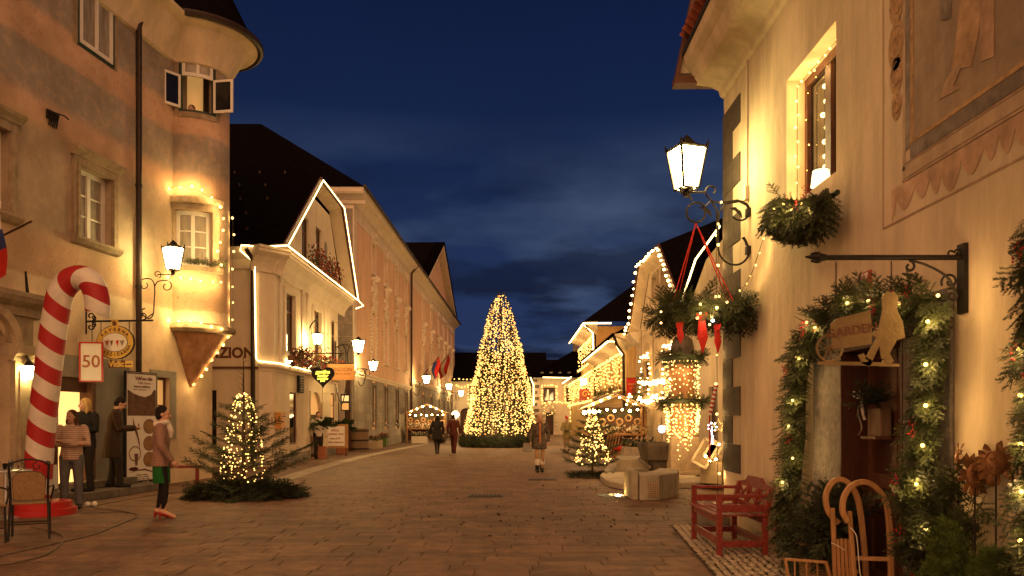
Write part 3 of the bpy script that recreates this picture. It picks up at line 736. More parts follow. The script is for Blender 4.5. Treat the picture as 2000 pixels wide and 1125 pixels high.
# far paving: courses too small to tell apart
def brick_mat():
    m = mat('paving_far', (0.185, 0.107, 0.063), 0.72, 0.2, 5, 0.3, 60, stain=0.28, spec=0.35)
    n = m.node_tree; b = n.nodes['Principled BSDF']; L = n.links.new
    g = n.nodes.new('ShaderNodeNewGeometry'); br = n.nodes.new('ShaderNodeTexBrick')
    br.inputs['Scale'].default_value = 1.0; br.inputs['Brick Width'].default_value = 0.72; br.inputs['Row Height'].default_value = 0.261; br.inputs['Mortar Size'].default_value = 0.012
    br.inputs['Color1'].default_value = (1, 1, 1, 1); br.inputs['Color2'].default_value = (0.82, 0.82, 0.82, 1); br.inputs['Mortar'].default_value = (0.45, 0.45, 0.45, 1)
    L(g.outputs['Position'], br.inputs['Vector'])
    old = b.inputs['Base Color'].links[0].from_socket
    mm = n.nodes.new('ShaderNodeMixRGB'); mm.blend_type = 'MULTIPLY'; mm.inputs[0].default_value = 1; L(old, mm.inputs[1]); L(br.outputs[0], mm.inputs[2]); L(mm.outputs[0], b.inputs['Base Color'])
brick_mat()
struct(MB().poly([V((-700, -300, -0.06)), V((700, -300, -0.06)), V((700, 1500, -0.06)), V((-700, 1500, -0.06))]).build('ground', 'paving_far'))
struct(MB().poly([V((-60, 34.2, -0.004)), V((60, 34.2, -0.004)), V((60, 140, -0.004)), V((-60, 140, -0.004))]).build('far_paving', 'paving_far'))
bed = struct(MB().poly([V((-14, -6, -0.014)), V((14, -6, -0.014)), V((14, 34.2, -0.014)), V((-14, 34.2, -0.014))]).build('paving', 'paver_joint'))
def cob_x(d): return 2.24 + (2.24 - 1.95) / (11.0 - 7.65) * (d - 11.0)      # edge of the cobbled strip
CE = 11.25
def paver_faces(x0, x1, y0, y1, z):
    c = 0.008; b = -0.013
    return ([V((x0, y0, b)), V((x1, y0, b)), V((x1, y1, b)), V((x0, y1, b)), V((x0 + c * .3, y0 + c * .3, z - c * .6)), V((x1 - c * .3, y0 + c * .3, z - c * .6)), V((x1 - c * .3, y1 - c * .3, z - c * .6)), V((x0 + c * .3, y1 - c * .3, z - c * .6)),
             V((x0 + c, y0 + c, z)), V((x1 - c, y0 + c, z)), V((x1 - c, y1 - c, z)), V((x0 + c, y1 - c, z))],
            [(0, 1, 5, 4), (1, 2, 6, 5), (2, 3, 7, 6), (3, 0, 4, 7), (4, 5, 9, 8), (5, 6, 10, 9), (6, 7, 11, 10), (7, 4, 8, 11), (8, 9, 10, 11)])
paver_me = {}
def paver_mesh(w):
    w = round(w / 0.06) * 0.06
    if w not in paver_me:
        me = bpy.data.meshes.new('paver'); vs, fs = paver_faces(0, w - 0.009, 0, 0.252, 0.0); me.from_pydata([tuple(v) for v in vs], [], fs); me.materials.append(MT['paver']); paver_me[w] = me
    return paver_me[w]
pavers = []
y = 3.0; row = 0
while y < 34.0:
    x = -13.5 + (row * 0.37) % 0.7
    while x < 13.5:
        w = round(rnd.choice((0.54, 0.60, 0.66, 0.72, 0.78, 0.84)) / 0.06) * 0.06
        lim = cob_x(y) if y < CE else 99
        if x + w > lim:
            if lim - x > 0.1: pavers.append((x, y, lim - x, True))
            break
        pavers.append((x, y, w, False)); x += w
    y += 0.261; row += 1
def inview(p):
    x, y, w, _ = p; return y > 7.35 and x + w > -0.643 * y - 0.1 and x < 0.643 * y
seen = sorted([p for p in pavers if inview(p) and not p[3]], key=lambda p: p[1])
near = set(seen[:300])
rest = MB()
for p in pavers:
    x, y, w, cut = p
    if p in near:
        o = bpy.data.objects.new('paver', paver_mesh(w)); COL.objects.link(o); o.parent = bed
        o.location = (x, y, rnd.uniform(-0.0022, 0.0018)); o.rotation_euler = (rnd.uniform(-.0025, .0025), rnd.uniform(-.002, .002), 0)
    else: rest.add(*paver_faces(x, x + w - 0.009, y, y + 0.252, rnd.uniform(-0.0022, 0.0018)))
rest.build('pavers', 'paver', bed, kind='stuff', fix=False)
# cobbled strip along the foot of the garden shop
strip = struct(MB().poly([V((cob_x(2.5), 2.5, -0.004)), V((3.0, 2.5, -0.004)), V((3.0, CE, -0.004)), V((cob_x(CE), CE, -0.004))]).build('cobbled_strip', 'soil'))
cme = []
for i in range(5):
    me = bpy.data.meshes.new('cobble'); r_ = random.Random(i)
    me.from_pydata([(v.x * 0.046 * r_.uniform(.8, 1.2), v.y * 0.040 * r_.uniform(.8, 1.2), max(v.z, -0.4) * 0.024) for v in ICO_V], [], ICO_F); me.materials.append(MT['cobble']); cme.append(me)
    me.polygons.foreach_set('use_smooth', [True] * 20)
cob = []
y = 3.2
while y < CE:
    x = cob_x(y) + 0.05
    while x < 2.98: cob.append((x + rnd.uniform(-.012, .012), y + rnd.uniform(-.014, .014))); x += 0.083
    y += 0.074
cob = [c for c in cob]
vis = sorted([c for c in cob if c[1] > 7.3], key=lambda c: c[1])[:300]; vs_ = set(vis)
cr_ = MB()
for (x, y) in cob:
    if (x, y) in vs_:
        o = bpy.data.objects.new('cobble', rnd.choice(cme)); COL.objects.link(o); o.parent = strip; o.location = (x, y, 0.004 + rnd.uniform(-.006, .006) + 0.004); o.rotation_euler = (rnd.uniform(-.2, .2), rnd.uniform(-.2, .2), rnd.uniform(0, 6))
    else: cr_.ico((x, y, 0.004), 0.042, 0.55)
cr_.build('cobbles', 'cobble', strip, kind='stuff', smooth=True, fix=False)
# pale stone strip that separates the pavement in front of the inn
kp = smooth_path([G(430, 968), G(540, 940), G(620, 915), G(700, 894), G(780, 877), G(829, 868), G(880, 861)], 12)
kerb = struct(MB().poly([V((p.x - 0.26, p.y, -0.003)) for p in kp] + [V((p.x + 0.26, p.y, -0.003)) for p in kp[::-1]]).build('pale_kerb', 'paver_joint'))
kq = along(kp, 0.85)
for a, b2 in zip(kq, kq[1:]):
    d = (b2 - a).normalized(); s = V((d.y, -d.x, 0)) * 0.5; e_ = d * 0.008
    MB().prism([a + e_ - s * .5 + V((0, 0, -.004)), b2 - e_ - s * .5 + V((0, 0, -.004)), b2 - e_ + s * .5 + V((0, 0, -.004)), a + e_ + s * .5 + V((0, 0, -.004))], V((0, 0, 0.010))).build('kerb_stone', 'kerb_pale', kerb, fix=False)
# drain grates and the round manhole cover
def grate(label, px, py, w, dep, grp):
    g = G(px, py); t = thing('drain_grate', label, 'drain grate', g, grp)
    f = MB(); f.box(g + V((0, -dep / 2, 0.005)), w, 0.03, 0.012); f.box(g + V((0, dep / 2, 0.005)), w, 0.03, 0.012); f.box(g + V((-w / 2, 0, 0.004)), 0.03, dep + .03, 0.012); f.box(g + V((w / 2, 0, 0.004)), 0.03, dep + .03, 0.012); f.build('frame', 'iron', t)
    MB().box(g + V((0, 0, 0.001)), w, dep, 0.006).build('pit', 'black_matt', t)
    for i in range(9): MB().box(g + V((-w / 2 + w * (i + .5) / 9, 0, 0.004)), 0.028, dep - .02, 0.010).build('bar', 'iron', t, fix=False)
grate('iron drain grate in the middle of the square, nearest the viewer', 948, 969, 0.66, 0.42, 'drain grates')
grate('iron drain grate by the boots of the woman in the patterned coat', 1060, 937, 0.7, 0.35, 'drain grates')
g = G(1215, 968); t = thing('manhole_cover', 'round iron cover in wet shining paving beside the concrete block', 'manhole cover', g)
MB().lathe([(0.50, 0), (0.50, 0.006), (0.47, 0.008)], g, 28).build('cover', 'iron', t); MB().lathe([(0.30, 0.008), (0.30, 0.011)], g + V((0.02, 0.1, 0)), 20).build('wet_patch', 'glass_dark', t)
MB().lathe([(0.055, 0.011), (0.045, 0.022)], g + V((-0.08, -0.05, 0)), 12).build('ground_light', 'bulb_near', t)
# ================================================================== painted house with the round oriel, near the left edge
LW = Wall((-9.04, 11.0), (-7.795, 20.7))
def zpx(px, py): return LW.z(px, py)
ZB = [zpx(60, y) for y in (10, 82, 185, 239, 440, 462, 528)]
ZB[6] = 0.5 * (zpx(14, 523) + zpx(200, 570))
def fresco_mat():
    m = mat('fresco_wall', (0.5, 0.4, 0.3), 0.9, 0.1, 2, 0.4, 12, stain=0.18); n = m.node_tree; b = n.nodes['Principled BSDF']; L = n.links.new
    def N(t, **k):
        q = n.nodes.new(t)
        for a, c in k.items(): setattr(q, a, c)
        return q
    g = N('ShaderNodeNewGeometry'); s = N('ShaderNodeSeparateXYZ'); L(g.outputs['Position'], s.inputs[0])
    nz = N('ShaderNodeTexNoise'); nz.inputs['Scale'].default_value = 3.0; nz.inputs['Detail'].default_value = 8; nz.inputs['Roughness'].default_value = 0.65; L(g.outputs['Position'], nz.inputs['Vector'])
    wob = N('ShaderNodeMath', operation='MULTIPLY_ADD'); wob.inputs[1].default_value = 0.18; L(nz.outputs['Fac'], wob.inputs[0]); L(s.outputs['Z'], wob.inputs[2])
    top = 13.0
    mr = N('ShaderNodeMath', operation='DIVIDE'); mr.inputs[1].default_value = top; L(wob.outputs[0], mr.inputs[0])
    r = N('ShaderNodeValToRGB'); r.color_ramp.interpolation = 'LINEAR'; L(mr.outputs[0], r.inputs[0])
    grey = (0.305, 0.262, 0.222); pink = (0.52, 0.345, 0.24); taupe = (0.375, 0.295, 0.21); cream = (0.66, 0.53, 0.36); orange = (0.50, 0.335, 0.21)
    stops = [(0, cream), (ZB[6] + .09, cream), (ZB[6] + .10, orange), (ZB[5] + .09, orange), (ZB[4] + .2, taupe), (ZB[3] + .02, taupe), (ZB[3] + .2, orange), (ZB[2] + .02, pink), (ZB[2] + .22, grey), (ZB[1] + .05, grey), (ZB[1] + .13, pink), (ZB[0] + .05, pink), (ZB[0] + .18, grey)]
    e = r.color_ramp.elements
    while len(e) > 1: e.remove(e[-1])
    e[0].position = 0; e[0].color = (*cream, 1)
    for z, c in stops[1:]:
        q = e.new(min(z / top, 1)); q.color = (*c, 1)
    # faded patches where the paint has come off, and small reddish brush marks in the friezes
    n2 = N('ShaderNodeTexNoise'); n2.inputs['Scale'].default_value = 5.5; n2.inputs['Detail'].default_value = 10; n2.inputs['Roughness'].default_value = 0.7; L(g.outputs['Position'], n2.inputs['Vector'])
    r2 = N('ShaderNodeValToRGB'); r2.color_ramp.elements[0].position = 0.47; r2.color_ramp.elements[1].position = 0.63; L(n2.outputs['Fac'], r2.inputs[0])
    fm = N('ShaderNodeMath', operation='MULTIPLY'); fm.inputs[1].default_value = 0.42; L(r2.outputs[0], fm.inputs[0])
    mx = N('ShaderNodeMixRGB'); mx.inputs[2].default_value = (0.56, 0.40, 0.27, 1); L(fm.outputs[0], mx.inputs[0]); L(r.outputs[0], mx.inputs[1])
    n4 = N('ShaderNodeTexNoise'); n4.inputs['Scale'].default_value = 11; n4.inputs['Detail'].default_value = 3; n4.inputs['Distortion'].default_value = 2.0; L(g.outputs['Position'], n4.inputs['Vector'])
    r4 = N('ShaderNodeValToRGB'); r4.color_ramp.elements[0].position = 0.60; r4.color_ramp.elements[1].position = 0.67; L(n4.outputs['Fac'], r4.inputs[0])
    def band(z0, z1):
        a = N('ShaderNodeMath', operation='GREATER_THAN'); a.inputs[1].default_value = z0; L(s.outputs['Z'], a.inputs[0])
        c = N('ShaderNodeMath', operation='LESS_THAN'); c.inputs[1].default_value = z1; L(s.outputs['Z'], c.inputs[0])
        d = N('ShaderNodeMath', operation='MULTIPLY'); L(a.outputs[0], d.inputs[0]); L(c.outputs[0], d.inputs[1]); return d
    b1 = band(ZB[1] - .05, ZB[0]); b2 = band(ZB[6], ZB[5]); sm = N('ShaderNodeMath', operation='ADD'); L(b1.outputs[0], sm.inputs[0]); L(b2.outputs[0], sm.inputs[1])
    q = N('ShaderNodeMath', operation='MULTIPLY'); L(sm.outputs[0], q.inputs[0]); L(r4.outputs[0], q.inputs[1]); q2 = N('ShaderNodeMath', operation='MULTIPLY'); q2.inputs[1].default_value = 0.55; L(q.outputs[0], q2.inputs[0])
    m4 = N('ShaderNodeMixRGB'); m4.inputs[2].default_value = (0.36, 0.10, 0.055, 1); L(q2.outputs[0], m4.inputs[0]); L(mx.outputs[0], m4.inputs[1])
    n5 = N('ShaderNodeTexNoise'); n5.inputs['Scale'].default_value = 1.2; n5.inputs['Detail'].default_value = 9; L(g.outputs['Position'], n5.inputs['Vector'])
    r5 = N('ShaderNodeValToRGB'); r5.color_ramp.elements[0].position = 0.35; r5.color_ramp.elements[1].position = 0.65; r5.color_ramp.elements[0].color = (0.74, 0.72, 0.68, 1); r5.color_ramp.elements[1].color = (1.08, 1.06, 1.02, 1); L(n5.outputs['Fac'], r5.inputs[0])
    m5 = N('ShaderNodeMixRGB', blend_type='MULTIPLY'); m5.inputs[0].default_value = 1; L(m4.outputs[0], m5.inputs[1]); L(r5.outputs[0], m5.inputs[2])
    L(m5.outputs[0], b.inputs['Base Color'])
fresco_mat()
house = thing('painted_house', 'tall house with faded frescoes and a round corner oriel above the candy cane', 'house', LW.pt(5, 0))
TOPZ = 11.6
def box_uv(px0, px1, zt, zb): return LW.u(px0), LW.u(px1), zb, zt
w1 = (LW.u(150), LW.u(216), 0.5 * (zpx(151, 462) + zpx(205, 483)), 0.5 * (zpx(151, 322) + zpx(205, 347)))
w0 = (LW.u(-62), LW.u(15), w1[2] - 0.02, w1[3])
w2 = (LW.u(154), LW.u(218), 0.5 * (zpx(155, 82) + zpx(218, 127)), 0.5 * (zpx(155, 82) + zpx(218, 127)) + 1.75)
w3 = (LW.u(20), LW.u(88), w2[2], w2[3])
DZ = zpx(150, 737)
door = (LW.u(112), LW.u(186), 0.17, DZ)
sw = (LW.u(306), LW.u(331), zpx(316, 846), zpx(316, 737))
pz = zpx(20, 640)
portal = (LW.u(-95), LW.u(19), 0.0, zpx(19, 690) + 0.45 * (LW.u(19) - LW.u(-95)))
wall = MB().holed(LW, rect(0, LW.L, 0, TOPZ), [rect(*w0), rect(*w1), rect(*w2), rect(*door), rect(*sw), arch(*portal)], 0, 0.28)
wall.build('wall', 'fresco_wall', house)
LS = Wall((-7.795, 20.7), (-12.0, 30.0)); 
MB().poly([LS.pt(0, 0), LS.pt(LS.L, 0), LS.pt(LS.L, TOPZ), LS.pt(0, TOPZ)]).build('side_wall', 'fresco_wall', house)
MB().holed(LW, rect(-6, 0, 0, TOPZ)).build('wall', 'fresco_wall', house)
for w in (w0, w1): window(LW, house, *w, rec=0.13, cols=2, rows=3, glass='glass_curtain', fw=0.09, mid=0.10); surround(LW, house, *w, w=0.155, o=0.07, hood=0.15, sill=0.10)
window(LW, house, *w2, rec=-0.035, cols=2, rows=1, split=[0.72], glass='glass_curtain', fw=0.08, mid=0.06)
b = MB(); b.wbox(LW, w2[0] - .07, w2[0] + .0, w2[2] - .07, w2[3], -0.05, 0.02); b.wbox(LW, w2[1], w2[1] + .07, w2[2] - .07, w2[3], -0.05, 0.02); b.wbox(LW, w2[0], w2[1], w2[2] - .07, w2[2], -.05, .02); b.build('window_frame', 'paint_green', house)
surround(LW, house, w2[0] - .07, w2[1] + .07, w2[2] - .07, w2[3], w=0.11, o=0.012, m='sandstone', sill=0)
# shop door: lit room behind it, brown leaf standing open, grey painted band round it
b = MB(); g0, g1 = LW.u(100), LW.u(252)
b.wbox(LW, g0, door[0], 0.17, DZ + .42, .003, .02); b.wbox(LW, door[1], g1, 0.17, DZ + .42, .003, .02); b.wbox(LW, door[0], door[1], DZ, DZ + .42, .003, .02)
b.wbox(LW, LW.u(292), sw[0], sw[2] - .15, sw[3] + .16, .003, .02); b.wbox(LW, sw[1], LW.u(343), sw[2] - .15, sw[3] + .16, .003, .02); b.wbox(LW, sw[0], sw[1], sw[3], sw[3] + .16, .003, .02); b.build('painted_band', 'paint_grey', house)
b = MB(); u0, u1 = door[0], door[1]
rm = [LW.pt(u0 - .6, .17, -.28), LW.pt(u1 + 1.2, .17, -.28), LW.pt(u1 + 1.2, .17, -3.2), LW.pt(u0 - .6, .17, -3.2)]; up = V((0, 0, DZ + .1))
b.poly(rm); b.poly([p + up for p in rm])
for i in (1, 2, 3): b.poly([rm[i], rm[(i + 1) % 4], rm[(i + 1) % 4] + up, rm[i] + up])
b.build('shop_room', 'interior_lit', house, fix=False)
b = MB(); b.wbox(LW, u1 - .10, u1 - .0, .17, DZ, -.27, .01); b.wbox(LW, u0, u0 + .05, .17, DZ, -.2, -.1); b.wbox(LW, u0 + .05, u1 - .1, DZ - .28, DZ, -.2, -.14); fr = b.build('door_frame', 'wood_brown', house)
MB().wbox(LW, u0 + .45, u0 + .62, .9, DZ - .5, -2.6, -2.5).build('shelf', 'sack_cloth', house)
window(LW, house, *sw, rec=0.1, cols=1, rows=2, frame='wood_brown', glass='interior_glow')
MB().wbox(LW, LW.u(96), LW.u(262), 0.0, 0.16, 0.005, 0.80).build('step', 'dark_stone', house, bevel=.015)
MB().wbox(LW, LW.u(118), LW.u(240), 0.165, 0.30, -0.05, 0.34).build('step', 'dark_stone', house, bevel=.015)
# arched portal
pu0, pu1 = portal[0], portal[1]; imp = zpx(19, 690)
b = MB(); b.wbox(LW, pu1, pu1 + .43, 0.02, imp - .12, .004, .11); b.wbox(LW, pu1 + .08, pu1 + .34, 0.3, imp - .3, .11, .135); b.wbox(LW, pu1 - .02, pu1 + .47, 0, .22, .004, .15); b.build('pilaster', 'sandstone_pale', house)
b = MB(); b.extrude([(.004, imp - .12), (.13, imp - .12), (.15, imp - .04), (.22, imp), (.22, imp + .05), (.13, imp + .07), (.13, imp + .16), (.004, imp + .18)], LW, pu1 - .06, pu1 + .50); b.build('capital', 'sandstone_pale', house)
cu = (pu0 + pu1) / 2; rr = (pu1 - pu0) / 2; hh = min(rr, portal[3]); zc_ = portal[3] - min(rr, portal[3])
b = MB(); b.tube([LW.pt(cu + (rr + .12) * math.cos(a), portal[3] - rr + (rr + .12) * math.sin(a) + .12, .05) for a in [PI * i / 24 for i in range(13)]], 0.11, 6); b.build('arch_moulding', 'sandstone_pale', house, smooth=True)
b = MB(); ez = zpx(40, 585); b.extrude([(.004, ez - .32), (.10, ez - .30), (.12, ez - .16), (.28, ez - .08), (.33, ez), (.33, ez + .08), (.004, ez + .14)], LW, pu0 - .4, LW.u(72)); b.build('entablature', 'sandstone', house)
b = MB(); b.wbox(LW, pu1 - .1, pu1 + .52, imp + .18, ez - .31, .004, .035); b.build('spandrel', 'sandstone', house)
MB().wbox(LW, pu0 - .2, pu1 + .05, 0, portal[3] + .1, -.5, -.29).build('portal_door', 'wood_door', house)
# house number, wall anchor, old iron fitting
hn = MB(); u, z = LW.uv(53, 662); hn.wbox(LW, u - .12, u + .12, z - .085, z + .085, .003, .02); hp = hn.build('number_plate', 'red_dull', house); text('3', .13, LW.pt(u, z, .022), LW.t, LW.n, 'white_matt', hp)
MB().tube([LW.at(50, 530, .06), LW.at(54, 575, .08), LW.at(58, 617, .06)], [.018, .032, .012], 6).build('wall_anchor', 'iron', house)
b = MB(); u, z = LW.uv(98, 232)
for i in range(5): b.tube([LW.pt(u - .09 + .05 * i, z - .15, .04), LW.pt(u - .08 + .05 * i, z + .12, .09)], .014, 5)
b.tube([LW.pt(u - .12, z + .1, .08), LW.pt(u + .2, z + .12, .14), LW.pt(u + .24, z + .06, .2)], .014, 5); b.wbox(LW, u - .12, u + .14, z - .02, z + .14, .004, .05); b.build('iron_basket', 'iron', house)
# downpipe with its swan neck
b = MB(); u = LW.u(263); zt = zpx(263, 42)
b.tube([LW.pt(u, .1, .10), LW.pt(u, zt - .1, .10), LW.pt(u + .06, zt + .05, .12), LW.pt(u + 1.2, zt + .75, .45)], .062, 10); b.build('downpipe', 'pipe_brown', house, smooth=True)
for z in (2.2, 4.4, 6.6): MB().tube([LW.pt(u, z - .03, .10), LW.pt(u, z + .03, .10)], .075, 10).build('pipe_clamp', 'iron', house)
# ---- the oriel
OC = V((-7.86, 19.68, 0)); OR = 0.83
view = V((OC.x, OC.y, 0)).normalized(); side = V((view.y, -view.x, 0))      # side = to the right in the picture
def oz(py, d=None): return CH + (HY - py) / F * (OC.y - 0.7)
def orp(a, z, r=OR): return OC + (-view) * (r * math.cos(a)) + side * (r * math.sin(a)) + V((0, 0, z))      # a = 0 faces the camera
def opr(px, r): return math.asin(max(-1, min(1, ((px - 370) / F * 19.1) / r)))
def opx(px): return math.asin(max(-1, min(1, ((px - 370) / F * 19.1) / OR)))
ZL, ZT = oz(640), TOPZ - .1
uw = (opx(343), opx(409), oz(222), oz(108)); lw_ = (opx(334), opx(402), oz(520), oz(412))
def cyl(name, m, a0, a1, z0, z1, r, par, n=24, thick=0.0, smooth=True):
    b = MB(); A = [a0 + (a1 - a0) * i / n for i in range(n + 1)]
    for i in range(n): 
        b.poly([orp(A[i], z0, r), orp(A[i + 1], z0, r), orp(A[i + 1], z1, r), orp(A[i], z1, r)])
        if thick:
            b.poly([orp(A[i], z0, r - thick), orp(A[i + 1], z0, r - thick), orp(A[i + 1], z1, r - thick), orp(A[i], z1, r - thick)])
            for z in (z0, z1): b.poly([orp(A[i], z, r), orp(A[i + 1], z, r), orp(A[i + 1], z, r - thick), orp(A[i], z, r - thick)])
    if thick:
        for a in (a0, a1): b.poly([orp(a, z0, r), orp(a, z1, r), orp(a, z1, r - thick), orp(a, z0, r - thick)])
    return b.build(name, m, par, smooth=smooth) if name else b
b = MB(); 
def cylgrid(b, holes, z0, z1, r, thick):
    As = sorted(set([-PI, PI] + [PI * i / 20 for i in range(-20, 21)] + [h[0] for h in holes] + [h[1] for h in holes])); Zs = sorted(set([z0, z1] + [h[2] for h in holes] + [h[3] for h in holes]))
    for a0, a1 in zip(As, As[1:]):
        for c0, c1 in zip(Zs, Zs[1:]):
            am, zm = (a0 + a1) / 2, (c0 + c1) / 2
            if any(h[0] < am < h[1] and h[2] < zm < h[3] for h in holes): continue
            b.poly([orp(a0, c0, r), orp(a1, c0, r), orp(a1, c1, r), orp(a0, c1, r)])
    for h in holes:
        for a in h[:2]: b.poly([orp(a, h[2], r), orp(a, h[3], r), orp(a, h[3], r - thick), orp(a, h[2], r - thick)])
        A = [x for x in As if h[0] <= x <= h[1]]
        for z in h[2:]:
            for a0, a1 in zip(A, A[1:]): b.poly([orp(a0, z, r), orp(a1, z, r), orp(a1, z, r - thick), orp(a0, z, r - thick)])
cylgrid(b, [uw, lw_], ZL, ZT, OR, .24); ori = b.build('oriel_wall', 'fresco_wall', house)
b = MB(); cyl(None, None, *uw[:2], uw[2] - .05, uw[3] + .05, OR - .55, None); 
cyl('oriel_room', 'interior_glow', -1.5, 1.5, uw[2] - .3, uw[3] + .3, OR - .62, ori)
# ledge, corbel, sill and hood of the oriel
b = MB(); prof = [(OR - .02, ZL - .12), (OR + .10, ZL - .10), (OR + .16, ZL - .02), (OR + .15, ZL + .06), (OR + .05, ZL + .10), (OR - .02, ZL + .13)]
b.lathe(prof, OC, 40, cap=False); b.build('oriel_ledge', 'sandstone', house, smooth=True)
b = MB(); apex = LW.at(373, 757, .03); n = 40
rings = []
for i in range(9):
    f = i / 8; c = OC.lerp(V((apex.x, apex.y, 0)), f); r = (OR - .03) * (1 - f) ** .95 + .02; z = ZL - .1 + (apex.z - ZL + .1) * f
    rings.append([c + V((math.cos(2 * PI * k / n) * r, math.sin(2 * PI * k / n) * r, z)) for k in range(n)])
for r0, r1 in zip(rings, rings[1:]):
    for k in range(n): b.poly([r0[k], r0[(k + 1) % n], r1[(k + 1) % n], r1[k]])
b.build('corbel', 'corbel_stone', house, smooth=True)
# upper oriel window: green outer frame, white fixed light above, casements swung open
A0, A1, Z0, Z1 = uw; zm = Z0 + (Z1 - Z0) * .62
b = MB()
for (a, c) in ((A0, A0 + .09), (A1 - .09, A1)): cb_ = cyl(None, None, a, c, Z0, Z1, OR + .01, None, 3, .06); b.add(cb_.v, cb_.f)
for (z, y2) in ((Z0, Z0 + .06), (Z1 - .05, Z1)): cb_ = cyl(None, None, A0 + .09, A1 - .09, z, y2, OR + .01, None, 8, .06); b.add(cb_.v, cb_.f)
b.build('window_frame', 'paint_green', ori)
b = MB()
for (a, c, z, y2) in ((A0 + .09, A1 - .09, zm, zm + .08), (A0 + .09, A1 - .09, Z1 - .12, Z1 - .05), (A0 + .09, A0 + .17, zm + .08, Z1 - .12), (A1 - .17, A1 - .09, zm + .08, Z1 - .12), (-.04 + (A0 + A1) / 2, .04 + (A0 + A1) / 2, zm + .08, Z1 - .12)):
    cb_ = cyl(None, None, a, c, z, y2, OR + .015, None, 4, .05); b.add(cb_.v, cb_.f)
uwin = b.build('window', 'paint_white', ori)
for (a, c) in ((A0 + .17, (A0 + A1) / 2 - .04), ((A0 + A1) / 2 + .04, A1 - .17)): cyl('pane', 'glass_curtain', a, c, zm + .08, Z1 - .12, OR - .01, uwin, 4)
for (a, sgn, dpx) in ((A0 + .06, -1, 0.42), (A1 - .06, 1, 0.50)):
    p = orp(a, Z0 + .08, OR + .02); dirv = (side * sgn * 0.92 - view * 0.55).normalized(); w = dpx; hgt = zm - Z0 - .08; s = MB(); nn = V((dirv.y, -dirv.x, 0)) * .04; f_ = .055; up = V((0, 0, 1))
    s.obox(p, dirv * f_, nn, up * hgt); s.obox(p + dirv * (w - f_), dirv * f_, nn, up * hgt); s.obox(p + dirv * f_, dirv * (w - 2 * f_), nn, up * f_); s.obox(p + dirv * f_ + up * (hgt - f_), dirv * (w - 2 * f_), nn, up * f_)
    so = s.build('casement', 'paint_white', ori)
    MB().obox(p + dirv * f_ + nn * .4 + up * f_, dirv * (w - 2 * f_), nn * .15, up * (hgt - 2 * f_)).build('pane', 'glass_dark', so, fix=False)
cyl('window_surround', 'sandstone', A0 - .13, A0, Z0 - .1, Z1 + .12, OR + .02, ori, 3, .03); cyl('window_surround', 'sandstone', A1, A1 + .13, Z0 - .1, Z1 + .12, OR + .02, ori, 3, .03)
cyl('window_surround', 'sandstone', A0, A1, Z1, Z1 + .12, OR + .02, ori, 8, .03); cyl('window_sill', 'sandstone', A0, A1, Z0 - .12, Z0 - .0, OR + .03, ori, 8, .04)
# lower oriel window
A0, A1, Z0, Z1 = lw_; b = MB(); am = (A0 + A1) / 2; fa = .10
segs = [(A0, A0 + fa, Z0, Z1), (A1 - fa, A1, Z0, Z1), (A0 + fa, A1 - fa, Z0, Z0 + .09), (A0 + fa, A1 - fa, Z1 - .1, Z1), (am - .06, am + .06, Z0 + .09, Z1 - .1)]
segs += [(A0 + fa, A1 - fa, Z0 + .09 + (Z1 - Z0 - .19) * i / 3 - .015, Z0 + .09 + (Z1 - Z0 - .19) * i / 3 + .015) for i in (1, 2)]
for i, (a, c, z, y2) in enumerate(segs):
    cb_ = cyl(None, None, a, c, z, y2, OR - .10 - .004 * i, None, 4, .05); b.add(cb_.v, cb_.f)
lwin = b.build('window', 'paint_white', ori)
for (a, c) in ((A0 + fa, am - .06), (am + .06, A1 - fa)):
    for i in range(3): cyl('pane', 'glass_curtain', a, c, Z0 + .10 + (Z1 - Z0 - .19) * i / 3, Z0 + .08 + (Z1 - Z0 - .19) * (i + 1) / 3, OR - .14, lwin, 4)
cyl('window_surround', 'sandstone', A0 - .22, A0, Z0 - .02, Z1 + .16, OR + .055, ori, 4, .07); cyl('window_surround', 'sandstone', A1, A1 + .22, Z0 - .02, Z1 + .16, OR + .055, ori, 4, .07)
cyl('window_surround', 'sandstone', A0, A1, Z1, Z1 + .16, OR + .055, ori, 8, .07); cyl('window_hood', 'sandstone', A0 - .27, A1 + .27, Z1 + .16, Z1 + .30, OR + .14, ori, 12, .16); cyl('window_sill', 'sandstone', A0 - .27, A1 + .27, Z0 - .14, Z0 - .02, OR + .13, ori, 12, .15)
# eaves: curved plaster soffit, round at the corner, gutter along its rim
ER = 1.52; zs_ = oz(92); prof = [(OR - .02, zs_ - .45), (OR + .06, zs_ - .42), (OR + .10, zs_ - .30), (OR + .25, zs_ - .02), (ER - .25, zs_ + .28), (ER - .03, zs_ + .34), (ER, zs_ + .40)]
b = MB(); b.lathe(prof, OC, 48, cap=False); b.build('soffit', 'plaster_cream', house, smooth=True)
b = MB(); b.extrude([(.004, zs_ - .45), (.08, zs_ - .42), (.12, zs_ - .30), (.27, zs_ - .02), (ER - OR - .25, zs_ + .28), (ER - OR - .03, zs_ + .34), (ER - OR, zs_ + .40), (.004, zs_ + .40)], LW, -6, (OC - LW.a).dot(LW.t)); b.build('soffit', 'plaster_cream', house)
b = MB(); b.tube([OC + V((math.cos(a) * (ER + .05), math.sin(a) * (ER + .05), zs_ + .42)) for a in [math.radians(-6 + 186 * i / 40) - PI * .5 - .13 for i in range(41)]], .085, 8); b.build('gutter', 'pipe_brown', house, smooth=True)
b = MB(); e0 = (OC - LW.a).dot(LW.t); b.tube([LW.pt(-6, zs_ + .42, ER - OR + .87), LW.pt(e0, zs_ + .42, ER - OR + .87)], .08, 8)
b = MB(); b.lathe([(ER - .02, zs_ + .40), (.02, zs_ + 3.4)], OC, 40, cap=False); b.build('roof', 'roof_dark', house)
